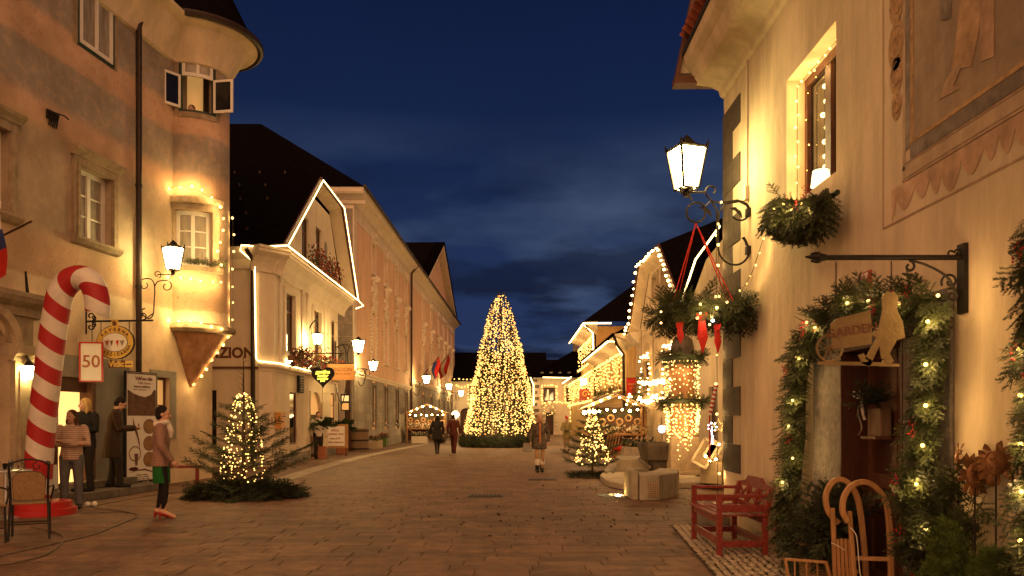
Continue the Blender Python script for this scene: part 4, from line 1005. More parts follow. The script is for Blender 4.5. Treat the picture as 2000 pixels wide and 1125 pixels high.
b = MB(); q = [LW.pt(-6, zs_ + .41, ER - OR), LW.pt(e0, zs_ + .41, ER - OR), LW.pt(e0, zs_ + 4, -4), LW.pt(-6, zs_ + 4, -4)]; b.poly(q); b.build('roof', 'roof_dark', house)
# fir sprigs on the sill
t = thing('sill_greenery', 'fir sprigs laid on the lower sill of the round oriel', 'greenery', orp(0, Z0, OR + .1))
it = []
for i in range(46):
    a = rnd.uniform(A0 + .3, A1 + .25); it.append((orp(a, Z0 + .02, OR + rnd.uniform(0, .14)), orp(a, 0, 1) - OC + V((rnd.uniform(-.6, .8), rnd.uniform(-.5, .5), rnd.uniform(.1, .9))), rnd.uniform(.14, .26)))
fir('sprigs', it, 'fir', t, SPR_MID)
# lights on the oriel
pts = [orp(opr(x, OR + .22), oz(y), OR + .22) for x, y in ((309, 560), (307, 520), (307, 470), (307, 440), (307, 384), (325, 376), (352, 370), (380, 380), (402, 390), (418, 412), (422, 430), (418, 450), (416, 500), (420, 530))]
string_lights('string of warm bulbs round the lower window of the oriel', smooth_path(pts, 4), 0.27, 0.036, 'bulb_warm', jit=.05, power=8)
string_lights('bulbs hanging along the sill line of the oriel', smooth_path([orp(opr(x, OR + .22), oz(y), OR + .22) for x, y in ((310, 540), (330, 545), (355, 550), (380, 553), (405, 552), (425, 550))], 4), 0.25, 0.036, 'bulb_warm', jit=.03, power=8)
string_lights('bulbs lying on the stone ledge beneath the oriel', smooth_path([orp(opr(x, OR + .22), oz(y), OR + .22) for x, y in ((308, 628), (330, 629), (355, 630), (385, 633), (410, 640), (430, 645))], 4), 0.25, 0.036, 'bulb_warm', jit=.02, power=7)
cf = lambda f, s: OC.lerp(V((apex.x, apex.y, 0)), f) + (side * s * .96 - view * .3) * ((OR - .03) * (1 - f) + .05) + V((0, 0, ZL - .1 + (apex.z - ZL + .1) * f))
string_lights('bulbs edging the pointed stone corbel below the oriel', [cf(i / 8, -1) for i in range(9)] + [cf(1 - i / 8, 1) for i in range(1, 9)], 0.235, 0.036, 'bulb_warm', jit=.02, power=7)
string_lights('bulbs hanging down the far edge of the oriel', [orp(1.45, oz(y), OR + .08) for y in (408, 450, 500, 560, 640)], 0.42, 0.030, 'bulb_warm', power=5)
# ================================================================== helpers for block-faced walls
def blocks(W, parent, u0, u1, z0, z1, ch, bl, holes, o, m, gap=0.014, name='stone_block'):
    nz = max(1, round((z1 - z0) / ch)); h = (z1 - z0) / nz
    for j in range(nz):
        za, zb = z0 + j * h, z0 + (j + 1) * h - gap; u = u0 - (bl * .5 if j % 2 else 0)
        while u < u1 - 0.02:
            a, c = max(u, u0), min(u + bl, u1) - gap; segs = [(a, c)]
            for (h0, h1, g0, g1) in holes:
                if zb > g0 and za < g1:
                    ns = []
                    for (p, q) in segs:
                        if q <= h0 or p >= h1: ns.append((p, q))
                        else:
                            if h0 - p > 0.08: ns.append((p, h0))
                            if q - h1 > 0.08: ns.append((h1, q))
                    segs = ns
            for (p, q) in segs:
                if q - p > 0.05: MB().wbox(W, p, q, za, zb, -0.01, o + rnd.uniform(-.003, .003)).build(name, m, parent, fix=False)
            u += bl
def flowerbox(W, label, u0, u1, z, o, n=160, hang=.25, parentgroup=None, box=True, m='geranium', tall=.22, fs=.05):
    t = thing('flower_box', label, 'flower box', W.pt((u0 + u1) / 2, z, o), parentgroup)
    MB().wbox(W, u0, u1, z, z + .18, o - .12, o + .10).build('box', 'wood_brown', t)
    lv, fl = [], []
    for i in range(n * 2):
        u = rnd.uniform(u0 - .08, u1 + .08); r_ = rnd.random(); p = W.pt(u, z + .16 + rnd.uniform(-hang, tall), o + rnd.uniform(-.12, .26)); lv.append((p, rdir(-.4) + W.n * .5, rnd.uniform(.05, .11), rnd.uniform(.05, .09)))
    for i in range(n):
        u = rnd.uniform(u0 - .08, u1 + .08); p = W.pt(u, z + .18 + rnd.uniform(-hang, tall + .05), o + rnd.uniform(-.05, .32)); 
        for _ in range(4): fl.append((p, rdir(-.3) + W.n, fs * rnd.uniform(.7, 1.3), fs))
    leaves('foliage', lv, 'leaf_green', t); leaves('blossoms', fl, m, t)
    return t
# ================================================================== the inn
IF = Wall((-7.7, 25.75), (-7.7, 35.2)); IC = Wall((-8.05, 25.3), (-7.7, 25.75)); IS = Wall((-16, 25.3), (-8.05, 25.3))
inn = thing('inn', 'cream inn with a lit jerkin-head gable, flower boxes and PENZION painted on its side', 'building', IF.pt(0, 0))
ZE = 6.95
def iw(px0, px1, pt_, pb): u0, u1 = IF.u(px0), IF.u(px1); return (u0, u1, IF.z((px0 + px1) / 2, pb), IF.z((px0 + px1) / 2, pt_))
iwin = [iw(557, 575, 574, 690), iw(612, 626, 607, 712), iw(645, 656, 627, 720)]
idoor = (IF.u(604), IF.u(629), 0.0, IF.z(616, 765)); ishow = (IF.u(565), IF.u(579), IF.z(572, 868), IF.z(572, 766)); ishow2 = (IF.u(645.5), IF.u(653), IF.z(650, 830), IF.z(650, 768))
ihole = [rect(*w) for w in iwin] + [arch(*idoor), rect(*ishow), rect(*ishow2)]
MB().holed(IF, rect(0, IF.L, 0, ZE), ihole, 0, .22).build('wall', 'plaster_inn', inn)
MB().holed(IC, rect(0, IC.L, 0, ZE)).build('wall', 'plaster_inn', inn)
isw = (IS.u(404), IS.u(423), IS.z(420, 870), IS.z(420, 762))
MB().holed(IS, rect(0, IS.L, 0, ZE), [rect(*isw)], 0, .2).build('wall', 'plaster_inn', inn)
window(IS, inn, *isw, rec=.1, cols=1, rows=2, frame='black_matt')
IE = Wall((-7.7, 35.2), (-12, 35.2)); MB().holed(IE, rect(0, IE.L, 0, ZE)).build('wall', 'plaster_inn', inn)
for w in iwin: window(IF, inn, *w, rec=.08, cols=1, rows=1, split=[.70], frame='wood_brown', glass='glass_dark', fw=.10, bar=.08)
for w in iwin:
    b = MB(); b.wbox(IF, w[0] - .2, w[0] - .003, w[2] - .1, w[3] + .15, .003, .05); b.wbox(IF, w[1] + .003, w[1] + .2, w[2] - .1, w[3] + .15, .003, .05); b.wbox(IF, w[0] - .003, w[1] + .003, w[3] + .003, w[3] + .15, .003, .05); b.build('window_surround', 'plaster_trim', inn)
zs = IF.z(545, 722); holes_ = [ishow, (idoor[0], idoor[1], 0, idoor[3] + .1), ishow2]
blocks(IF, inn, 0.01, IF.L, .35, zs - .12, .47, 1.35, holes_, .016, 'plaster_inn'); blocks(IC, inn, 0.0, IC.L, .35, zs - .12, .47, 1.0, [], .016, 'plaster_inn')
MB().wbox(IF, 0.02, idoor[0], 0, .34, .002, .03).build('plinth', 'grey_stone', inn); MB().wbox(IF, idoor[1], IF.L, 0, .34, .002, .03).build('plinth', 'grey_stone', inn)
sc_ = [(.003, zs - .10), (.03, zs - .10), (.05, zs - .02), (.13, zs + .05), (.13, zs + .12), (.003, zs + .15)]
b = MB(); b.extrude(sc_, IF, -.03, IF.L + .1); b.extrude(sc_, IC, -.02, IC.L + .02); b.build('string_course', 'plaster_trim', inn)
MB().wbox(IS, 0, IS.L, IS.z(460, 720), IS.z(460, 716), .003, .05).build('string_course', 'brown_paint', inn)
for pu in (IF.u(547), IF.u(590), IF.u(600), IF.u(634), IF.u(641)):
    b = MB(); b.wbox(IF, pu - .13, pu + .13, zs + .2, 6.05, .003, .045); b.wbox(IF, pu - .17, pu + .17, 6.05, 6.2, .003, .08); b.wbox(IF, pu - .17, pu + .17, zs + .16, zs + .3, .003, .07); b.build('pilaster', 'plaster_trim', inn)
cv = [(.003, 6.22), (.06, 6.22), (.08, 6.36), (.14, 6.50), (.27, 6.66), (.42, 6.76), (.46, 6.80), (.46, 6.88), (.50, 6.90), (.50, 6.98), (.003, 7.0)]
b = MB(); b.extrude(cv, IF, -.15, IF.L + 1.15); b.extrude(cv, IC, -.3, IC.L + .3); b.build('cornice', 'plaster_trim', inn)
b = MB(); b.extrude([(.003, 6.3), (.05, 6.3), (.07, 6.6), (.25, 6.8), (.30, 6.95), (.003, 6.97)], IS, 0, IS.L + .1); b.build('cornice', 'plaster_inn', inn)
# gable with its clipped top
gy = [(25.2, 7.02), (29.9, 10.5), (33.65, 10.45), (36.7, 7.02)]; GX = -7.2
gw = [(IF.u(591), IF.u(604), IF.z(597, 505), IF.z(597, 424)), (IF.u(618), IF.u(629), IF.z(623, 520), IF.z(623, 446))]
MB().holed(IF, [(.1, 7.0), (10.4, 7.0), (8.0, 10.15), (4.5, 10.15)], [rect(*w) for w in gw], -.02, .2).build('gable_wall', 'plaster_inn', inn)
for w in gw: window(IF, inn, *w, rec=.1, cols=1, rows=1, split=[.65], frame='wood_brown', fw=.1, bar=.08)
b = MB(); uo, zo = IF.uv(637, 488); b.lathe([(.26, 0), (.22, .02)], V((0, 0, 0)), 20); b.v = [IF.pt(uo + p.x, zo + p.y * 1.3, -.012 + p.z * .5) for p in b.v]; b.build('oculus', 'paint_grey', inn)
def gp(i, x=GX, dz=0): return V((x, gy[i][0], gy[i][1] + dz))
b = MB()
for i in range(3): b.poly([gp(i), gp(i + 1), gp(i + 1, -7.72, -.15), gp(i, -7.72, -.15)])
b.build('soffit', 'plaster_inn', inn)
b = MB()
for i in range(3): b.bar(gp(i, GX + .02, .06), gp(i + 1, GX + .02, .06), .06, .14)
b.build('verge_board', 'wood_door', inn)
rz = 12.0; ry = 31.8; rx = -9.6
b = MB(); b.poly([V((GX, 25.05, 7.05)), V((GX, 29.9, 10.62)), V((rx, ry, rz)), V((-22, ry, rz)), V((-22, 24.9, 6.95)), V((-8.3, 24.9, 6.95))]); b.poly([V((GX, 29.9, 10.62)), V((GX, 33.65, 10.57)), V((rx, ry, rz))]); b.poly([V((GX, 33.65, 10.57)), V((GX, 36.9, 7.05)), V((-22, 36.9, 7.05)), V((-22, ry, rz)), V((rx, ry, rz))]); b.build('roof', 'roof_dark', inn)
for i in range(7):        # snow guards that catch a little light
    for j in range(5):
        f = .12 + .16 * j; p = V((-8.6 - i * .95 - (j % 2) * .4, 25.05 + (ry - 25.05) * f, 7.05 + (rz - 7.05) * f + .06)); MB().box(p, .06, .1, .10).build('snow_guard', 'pipe_brown', inn, fix=False)
b = MB(); u, z = IC.uv(508, 500); b.tube([V((-8.2, 25.2, .1)), V((-8.2, 25.2, 6.2)), V((-8.15, 25.1, 6.5)), V((-8.3, 24.85, 6.85))], .07, 8); b.build('downpipe', 'pipe_brown', inn, smooth=True)
# painted word on the side wall: only what shows past the oriel is in view
w0_ = IS.u(497) - IS.u(412); pl = IS.pt(IS.u(497), IS.z(460, 690), .006)
text('PENZION', .46, pl, (1, 0, 0), (0, -1, 0), 'brown_paint', inn, bold=.018, align='RIGHT', sx=.98)
# doorway, showcases
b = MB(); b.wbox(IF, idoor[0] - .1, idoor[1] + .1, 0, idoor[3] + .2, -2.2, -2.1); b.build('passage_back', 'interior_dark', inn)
b = MB(); b.wbox(IF, idoor[0], idoor[1], idoor[3] - .9, idoor[3], -.16, -.14); b.build('fanlight', 'interior_glow', inn)
b = MB(); b.wbox(IF, idoor[0] - .02, idoor[0] + .12, 0, idoor[3], -.2, .03); b.wbox(IF, idoor[1] - .1, idoor[1] + .02, 0, idoor[3] - .4, -.2, .03); b.build('door_jamb', 'sandstone_pale', inn)
for w, g in ((ishow, 'glass_dark'), (ishow2, 'interior_glow')):
    wo = window(IF, inn, *w, rec=.02, cols=1, rows=1, split=[.62], frame='brown_paint', glass=g, name='showcase', fw=.07)
b = MB(); u, z = IF.uv(583, 750); b.wbox(IF, u - .3, u + .3, z - .32, z + .3, .02, .12); vo = b.build('vent', 'black_matt', inn)
for i in range(6): MB().wbox(IF, u - .26, u + .26, z - .28 + i * .09, z - .24 + i * .09, .12, .15).build('louvre', 'grey_stone', vo, fix=False)
for (px, py) in ((571, 708), (600, 715)):         # iron word over the string course, lit by small spots
    pass
for px in (558.5, 597.5):
    u, z = IF.uv(px, 716); b = MB(); b.ball(IF.pt(u, zs + .24, .22), .10, n=8, m=6); b.tube([IF.pt(u, zs + .1, .1), IF.pt(u, zs + .2, .2)], .03, 5); b.build('spotlight', 'iron', inn); MB().ball(IF.pt(u + .05, zs + .34, .12), .075, n=8, m=6).build('spot_lens', 'stall_bulb', inn)
u, z = IF.uv(573, 694); text('GOSTILNA', .40, IF.pt(u + .45, IF.z(575, 694), .1), IF.t, IF.n, 'brass_sheet', inn, sx=.95)
for k, (px, ut, lab) in enumerate(((575, 1.1, 'flower box of red geraniums under the first inn window'), (617, 1.25, 'flower box of red geraniums beside the inn lantern'), (648, 1.25, 'trailing flower box of red geraniums above the inn arch'))):
    u = IF.u(px); flowerbox(IF, lab, u - ut, u + ut, iwin[0][2] - .30, .2, 230, .35, 'geranium boxes on the inn', tall=.3)
u0, z = IF.uv(592, 508); u1 = IF.u(654); flowerbox(IF, 'dark red flower box below the gable windows of the inn', u0 + .1, u1 - .9, 7.05, .22, 330, .2, 'geranium boxes on the inn', tall=.75, fs=.06)
u, z = IF.uv(554, 827); t = thing('letter_box', 'yellow letter box on the corner of the inn', 'letter box', IF.pt(.1, 0)); b = MB(); b.wbox(IF, -.02, .5, 1.2, 1.72, .03, .24); b.build('box', 'orange_paint', t, bevel=.02); b = MB(); b.wbox(IF, .02, .46, 1.60, 1.63, .24, .25); b.build('slot', 'black_matt', t); MB().wbox(IF, -.04, .52, 1.72, 1.76, .02, .27).build('lid', 'yellow_paint', t)
# rope light outlining the gable, the cornice and the downpipe
def rope(label, pts, r=.024, group='rope lights'):
    t = thing('rope_light', label, 'rope light', pts[0], group); MB().tube(pts, r, 6).build('tube', 'rope_light', t, smooth=True, fix=False); return t
rope('rope light tracing the clipped gable of the inn', [gp(i, GX + .12, .0) for i in range(4)])
rope('rope light along the foot of the inn gable', [gp(0, GX + .12, -.02), gp(3, GX + .12, -.02), V((GX + .3, 37.0, 6.8)), V((GX + .05, 36.5, 6.6))])
rope('rope light from the inn eave down the pipe and along the string course', [gp(0, GX + .1, 0), V((-7.75, 25.15, 6.98)), V((-8.45, 24.85, 6.95)), V((-8.5, 24.9, 6.8)), V((-8.12, 25.12, 6.45)), V((-8.10, 25.14, 4.5)), V((-8.08, 25.14, 3.45)), V((-8.02, 25.16, zs + .2)), V((-7.56, 25.7, zs + .17)), IF.pt(1.2, zs + .17, .16), IF.pt(IF.L, zs + .17, .16)])
# hanging heart sign, guest house sign
u, z = IF.uv(606, 672); arm = thing('sign_bracket', 'scrolled iron bracket carrying the heart-shaped sign', 'bracket', IF.pt(IF.u(592), z, 0))
ub = IF.u(592); zb = IF.z(592, 690); p0 = IF.pt(ub, zb, 0); X = IF.n
b = MB(); b.tube([p0 + V((0, 0, .8)), p0 + V((0, 0, -.1))], .025, 5); b.tube([p0, p0 + X * 1.5], .022, 5)
for i in range(4): b.tube(spiral(p0 + X * (.25 + .34 * i) + V((0, 0, .14)), X, V((0, 0, 1)), .14, .03, -PI / 2, -PI / 2 + 4.5 * (1 if i % 2 else -1), 14), .014, 4)
b.build('scrollwork', 'iron', arm)
hc_ = P(631, 737, 27.6 + .9); hs = .62
t = thing('heart_sign', 'dark heart-shaped sign with glowing yellow lettering gostilna lectar', 'sign', hc_)
hp_ = []
for i in range(40):
    a = 2 * PI * i / 40; hp_.append(V((hc_.x + hs * .0415 * 16 * math.sin(a) ** 3, hc_.y - .05, hc_.z + .05 + hs * .042 * (13 * math.cos(a) - 5 * math.cos(2 * a) - 2 * math.cos(3 * a) - math.cos(4 * a)))))
bo = MB().prism(hp_, V((0, .1, 0))).build('board', 'black_matt', t)
for s_, sz, dz, sh in (('gostilna', .165, .19, .2), ('lectar', .165, .055, .2), ('RESTAURANT', .062, -.065, 0), ('JUICE', .062, -.135, 0)): text(s_, sz, hc_ + V((0, -.056, dz)), (1, 0, 0), (0, -1, 0), 'sign_glow', bo, bold=.006, shear=sh)
b = MB(); b.tube([hc_ + V((-.25, 0, .45)), V((hc_.x - .25, hc_.y, zb))], .01, 4); b.tube([hc_ + V((.25, 0, .45)), V((hc_.x + .25, hc_.y, zb))], .01, 4); b.build('hanger', 'iron', t)
c = P(666, 727, 31.0); t = thing('guest_house_sign', 'orange PENZION sign board beside the heart sign', 'sign', c); bo = MB().box(c, 1.05, .06, .62).build('board', 'orange_paint', t, bevel=.01)
text('PENZION', .2, c + V((0, -.034, .1)), (1, 0, 0), (0, -1, 0), 'brown_paint', bo); text('sobe  Rooms  Zimmer', .085, c + V((0, -.034, -.06)), (1, 0, 0), (0, -1, 0), 'brown_paint', bo)
MB().tube([c + V((-.9, 0, .36)), c + V((.55, 0, .36))], .02, 5).build('hanger', 'iron', t)
# lanterns on the inn and the manor
def wall_lantern(label, W, pxw, pyw, px, py, d, s, glass='lamp_glass_far', light=None, group='wall lanterns on scroll brackets'):
    base = P(px, py, d); uw_ = W.u(pxw); m0 = W.pt(uw_, base.z - .3, 0); t = thing('wall_lantern', label, 'lantern', m0, group)
    lantern(t, base, s, .5, glass); b = MB(); X = (V((base.x, base.y, 0)) - V((m0.x, m0.y, 0))); L_ = X.length; X = X.normalized(); U = V((0, 0, 1)); a0 = V((m0.x, m0.y, base.z - .2 * s - .02))
    k = L_ / 1.0
    b.tube(spiral(a0 + X * (.28 * k) + U * -.02, X, U, .24 * k, .05 * k, PI * .5, -PI * 1.6, 20), .02, 5); b.tube(spiral(a0 + X * (.72 * k) + U * -.02, X, U, .22 * k, .04 * k, PI * .5, PI * 2.4, 20), .02, 5)
    b.tube(smooth_path([a0 + X * (.05 * k) + U * .2 * k, a0 + X * .5 * k + U * .20 * k, V((base.x, base.y, base.z - .18 * s))], 5), .022, 5); b.tube(smooth_path([a0 + X * (.5 * k) + U * .18 * k, a0 + X * .52 * k - U * .3 * k, a0 + X * .3 * k - U * .75 * k, a0 + X * .02 - U * .45 * k], 6), .022, 5)
    b.wbox(W, uw_ - .04, uw_ + .04, a0.z - .7 * k, a0.z + .3 * k, .002, .03); b.build('bracket', 'iron', t)
    return t
c = P(620, 672, 29.4); t = thing('wall_lantern', 'lit lantern on a swan-neck bracket between the inn windows', 'lantern', IF.pt(IF.u(603), c.z), 'wall lanterns on scroll brackets'); lantern(t, c, .36, .6, 'lamp_glass_far'); b = MB(); q0 = IF.pt(IF.u(603), c.z + .1, .02)
b.tube(smooth_path([q0 - V((0, 0, .5)), q0 + V((0, 0, .5)), q0 + V((.25, 0, .9)), V((c.x, c.y, c.z + .8)), V((c.x, c.y, c.z + .5))], 6), .025, 5); b.build('bracket', 'iron', t)

# ================================================================== the manor: long peach house with stucco windows
def mpt(d): return (-7.58 + .0193 * (d - 38), d)
LB = Wall(mpt(38), mpt(56.2)); SB = Wall(mpt(56.2), mpt(91)); LSd = Wall((-20, 38), (-7.58, 38))
ZC = 11.85
manor = thing('manor', 'long peach manor with white stucco window ornaments and a grey stone ground floor', 'building', LB.pt(0, 0))
def cols(W, xs): return [W.u(x) for x in xs]
lc = cols(LB, (729, 753, 774, 792)); scs = cols(SB, (826, 842, 856, 866, 874, 881.5))
def facade(W, cs, zg, par, hw=.52):
    up = [(u - hw * .85, u + hw * .85, 9.45, 10.95) for u in cs]; lo = [(u - hw, u + hw, 4.85, 7.25) for u in cs]; gr = [(u - hw * .9, u + hw * .9, 1.35, 3.35) for u in cs]
    MB().holed(W, rect(0, W.L, 0, ZC), [rect(*w) for w in up + lo + gr], 0, .18).build('wall', 'plaster_peach', par)
    for w in up + lo:
        window(W, par, *w, rec=.10, cols=2, rows=1, split=[.7], glass='glass_curtain', fw=.08, mid=.06)
        b = MB(); b.wbox(W, w[0] - .2, w[0] - .003, w[2] - .05, w[3] + .12, .003, .05); b.wbox(W, w[1] + .003, w[1] + .2, w[2] - .05, w[3] + .12, .003, .05); b.wbox(W, w[0], w[1], w[3] + .003, w[3] + .12, .003, .05); b.wbox(W, w[0] - .28, w[1] + .28, w[2] - .18, w[2] - .06, .003, .14); b.build('window_surround', 'plaster_trim', par)
    for (u, a) in [(u, 0) for u in cs]:
        s = MB(); r_ = random.Random(int(u * 100))          # stucco cartouche above and below the main window
        for i in range(46):
            z = r_.uniform(7.4, 9.25); wd_ = .55 * (1 - abs(z - 8.3) / 1.7) + .12; s.ico(W.pt(u + r_.uniform(-wd_, wd_), z, .03), r_.uniform(.07, .17), 1)
        for sg in (-1, 1):
            s.tube(spiral(W.pt(u + sg * .32, 8.85, .08), W.t, V((0, 0, 1)), .26, .06, 0, sg * 5, 12), .06, 5); s.tube(spiral(W.pt(u + sg * .4, 7.6, .08), W.t, V((0, 0, 1)), .22, .06, PI, PI + sg * 5, 12), .055, 5)
        s.ball(W.pt(u, 9.08, .06), .34, .16, .22, 10, 6)
        for i in range(14): s.ico(W.pt(u + r_.uniform(-.8, .8), 11.15 + r_.uniform(0, .5) * (1 - abs(i - 7) / 9), .02), r_.uniform(.07, .15))
        for sg in (-1, 1):
            for i in range(12): s.ico(W.pt(u + sg * .76 + r_.uniform(-.05, .05), 4.9 + i * .2, .02), .09)
        s.build('stucco_ornament', 'plaster_trim', par, kind='stuff', smooth=True, fix=False)
    blocks(W, par, 0, W.L, .55, zg - .12, .42, 1.5, [(g[0] - .12, g[1] + .12, g[2] - .1, g[3] + .12) for g in gr], .05, 'grey_stone')
    MB().wbox(W, 0, W.L, 0, .54, .002, .10).build('plinth', 'grey_stone', par)
    b = MB(); b.extrude([(.003, zg - .12), (.08, zg - .12), (.12, zg), (.16, zg + .03), (.16, zg + .12), (.003, zg + .17)], W, -.05, W.L + .05); b.build('string_course', 'plaster_trim', par)
    for w in gr:
        b = MB(); b.wbox(W, w[0] - .12, w[0], w[2] - .1, w[3] + .12, .003, .09); b.wbox(W, w[1], w[1] + .12, w[2] - .1, w[3] + .12, .003, .09); b.wbox(W, w[0], w[1], w[3], w[3] + .12, .003, .09); b.wbox(W, w[0] - .1, w[1] + .1, w[2] - .22, w[2] - .1, .003, .13); b.build('window_surround', 'dark_stone', par)
        wo = window(W, par, *w, rec=.14, cols=2, rows=2)
        gi = MB()
        for i in range(5): gi.tube([W.pt(w[0] + (w[1] - w[0]) * (i + .5) / 5, w[2], -.04), W.pt(w[0] + (w[1] - w[0]) * (i + .5) / 5, w[3], -.04)], .016, 4)
        for i in range(7): gi.tube([W.pt(w[0], w[2] + (w[3] - w[2]) * (i + .5) / 7, -.02), W.pt(w[1], w[2] + (w[3] - w[2]) * (i + .5) / 7, -.02)], .016, 4)
        gi.build('grille', 'iron', wo, kind='stuff', fix=False)
    b = MB(); b.extrude([(.003, ZC - .05), (.10, ZC - .05), (.13, ZC + .1), (.3, ZC + .24), (.5, ZC + .34), (.55, ZC + .42), (.6, ZC + .6), (.003, ZC + .62)], W, -.0 if W is LB else 0, W.L); b.build('cornice', 'plaster_trim', par)
    b = MB(); b.wbox(W, 0, W.L, 11.15, ZC - .05, .003, .03); b.build('frieze', 'plaster_trim', par)
facade(LB, lc, 3.72, manor)
MB().wbox(LB, 0, .55, 3.95, 11.14, .003, .04).build('corner_strip', 'plaster_trim', manor)
MB().holed(LSd, rect(0, LSd.L, 0, ZC)).build('wall', 'plaster_trim', manor)
blocks(LSd, manor, LSd.L - 1.7, LSd.L - .01, .0, 11.6, .62, .85, [], .02, 'grey_stone')
b = MB(); b.extrude([(.003, ZC - .05), (.10, ZC - .05), (.13, ZC + .1), (.3, ZC + .24), (.5, ZC + .34), (.55, ZC + .42), (.6, ZC + .6), (.003, ZC + .62)], LSd, 0, LSd.L + .6); b.build('cornice', 'plaster_trim', manor)
r0 = V((-6.95, 37.35, ZC + .62)); b = MB(); rg = V((-14.5, 46.0, 18.6)); b.poly([r0, rg, V((-24, 37.35, ZC + .62))]); b.poly([r0, V((mpt(56.5)[0] + .6, 56.5, ZC + .62)), V((-14.0, 62, 18.6)), rg]); b.poly([V((-24, 37.35, ZC + .62)), rg, V((-30, 46, 18.6)), V((-36, 37.35, ZC + .62))]); b.build('roof', 'roof_dark', manor)
b = MB(); b.tube([r0 + V((.05, -.05, 0)), V((mpt(56.2)[0] + .68, 56.2, ZC + .6))], .08, 6); b.build('gutter', 'pipe_brown', manor)
b = MB(); b.tube([LB.pt(LB.L, ZC + .5, .6), LB.pt(LB.L, ZC, .15), LB.pt(LB.L, 0, .13)], .08, 6); b.build('downpipe', 'wood_door', manor)
wing = thing('manor_wing', 'far wing of the peach manor with a pedimented gable', 'building', SB.pt(0, 0))
facade(SB, scs, 4.25, wing)
blocks(SB, wing, .1, 1.6, 4.5, 11.0, .62, .8, [], .03, 'plaster_trim')
ped = [SB.uv(822, 520)[0], SB.uv(853, 480)[0], SB.uv(878, 600)[0]]
MB().prism([SB.pt(ped[0], ZC + .6, .05), SB.pt(ped[2], ZC + .6, .05), SB.pt(ped[1], 17.2, .05)], -SB.n * .4).build('pediment', 'plaster_peach', wing)
b = MB(); b.bar(SB.pt(ped[0] - .8, ZC + .5, .3), SB.pt(ped[1], 17.5, .3), .7, .35); b.bar(SB.pt(ped[1], 17.5, .3), SB.pt(ped[2] + .8, ZC + .5, .3), .7, .35); b.build('raking_cornice', 'plaster_trim', wing)
b = MB(); b.bar(SB.pt(ped[0] - .9, ZC + .75, .3), SB.pt(ped[1], 17.75, .3), .9, .12); b.bar(SB.pt(ped[1], 17.75, .3), SB.pt(ped[2] + .9, ZC + .75, .3), .9, .12); b.build('verge', 'roof_dark', wing)
b = MB(); u, z = SB.uv(841, 517); b.lathe([(.5, 0), (.4, .02)], V((0, 0, 0)), 16); b.v = [SB.pt(u + p.x * .7, 14.7 + p.y * 1.4, .06 + p.z) for p in b.v]; b.build('oculus', 'grey_stone', wing)
b = MB(); b.poly([SB.pt(ped[0] - .8, ZC + .7, .3), SB.pt(ped[1], 17.8, .3), SB.pt(ped[1], 17.8, -12), SB.pt(ped[0] - .8, ZC + .7, -12)]); b.poly([SB.pt(ped[2] + .8, ZC + .7, .3), SB.pt(ped[1], 17.8, .3), SB.pt(ped[1], 17.8, -12), SB.pt(ped[2] + .8, ZC + .7, -12)]); b.poly([SB.pt(0, ZC + .62, .6), SB.pt(SB.L + .6, ZC + .62, .6), SB.pt(SB.L, 16.2, -6), SB.pt(0, 16.2, -6)]); b.build('roof', 'roof_dark', wing)
b = MB(); b.tube([SB.pt(0, ZC + .6, .68), SB.pt(SB.L + .6, ZC + .6, .68)], .08, 6); b.build('gutter', 'pipe_brown', wing)
SE = Wall(mpt(91), (-20, 92)); MB().holed(SE, rect(0, SE.L, 0, ZC + .6)).build('wall', 'plaster_peach', wing)
# arched gate between inn and manor
AG = Wall((-10, 37.0), (-7.75, 35.3)); AG = Wall((-9.6, 36.6), (-7.65, 36.6))
t = thing('gate_arch', 'pale arched gateway between the inn and the manor', 'archway', AG.pt(1, 0)); au = (AG.L - 1.75, AG.L - .30, 0, 2.9)
MB().holed(AG, rect(0, AG.L, 0, 3.7), [arch(*au)], 0, .5).build('wall', 'plaster_white', t); MB().wbox(AG, 0, AG.L, 0, 3.6, -1.2, -1.1).build('gate', 'wood_door', t)
wall_lantern('bright white lantern in front of the geraniums at the inn corner', IF, 655, 690, 700, 688, 32.5, .48)
wall_lantern('lantern on the stone corner of the manor, lowest of the pair by the inn', LB, 697, 720, 729, 723, 38.6, .42)
wall_lantern('lantern below the flags on the manor wing', SB, 806, 745, 833, 748, 57.5, .5)
wall_lantern('lantern further along the manor wing, beyond the flags', SB, 858, 760, 877, 761, 74.5, .5)
wall_lantern('lantern at the far end of the manor wing', SB, 880, 760, 900.5, 773, 84, .5)
# two flags on the wing
for k, (p0, p1, cl_, lab) in enumerate((((834, 733), (857, 697), ('red_cloth', 'blue_cloth', 'white_matt'), 'drooping dark red flag, nearer of the two on the manor'), ((850, 737), (876, 692), ('red_cloth', 'white_matt', 'red_cloth'), 'red and white flag, farther of the two on the manor'))):
    d = 60 if k == 0 else 64; a, c = SB.at(p0[0] - 8, p0[1], .05), P(p1[0], p1[1], d); t = thing('flag', lab, 'flag', a, 'flags on the manor'); MB().tube([a, c], .035, 5).build('pole', 'wood_door', t)
    w = 1.35; e1 = c; e0 = a.lerp(c, .42); m3 = MB()
    rows_ = 6
    for i in range(rows_):
        f0, f1 = i / rows_, (i + 1) / rows_
        for j, s0 in enumerate((0, .33, .66)):
            s1 = s0 + .33; q = lambda f, s: e0.lerp(e1, 1 - s * .95) + V((.10 * math.sin(f * 5 + s * 4), .12 * math.sin(f * 4 + s * 6), -f * (1.5 - .5 * s)))
            m3.poly([q(f0, s0), q(f0, s1), q(f1, s1), q(f1, s0)], j)
    m3.build('cloth', cl_, t, fix=False)
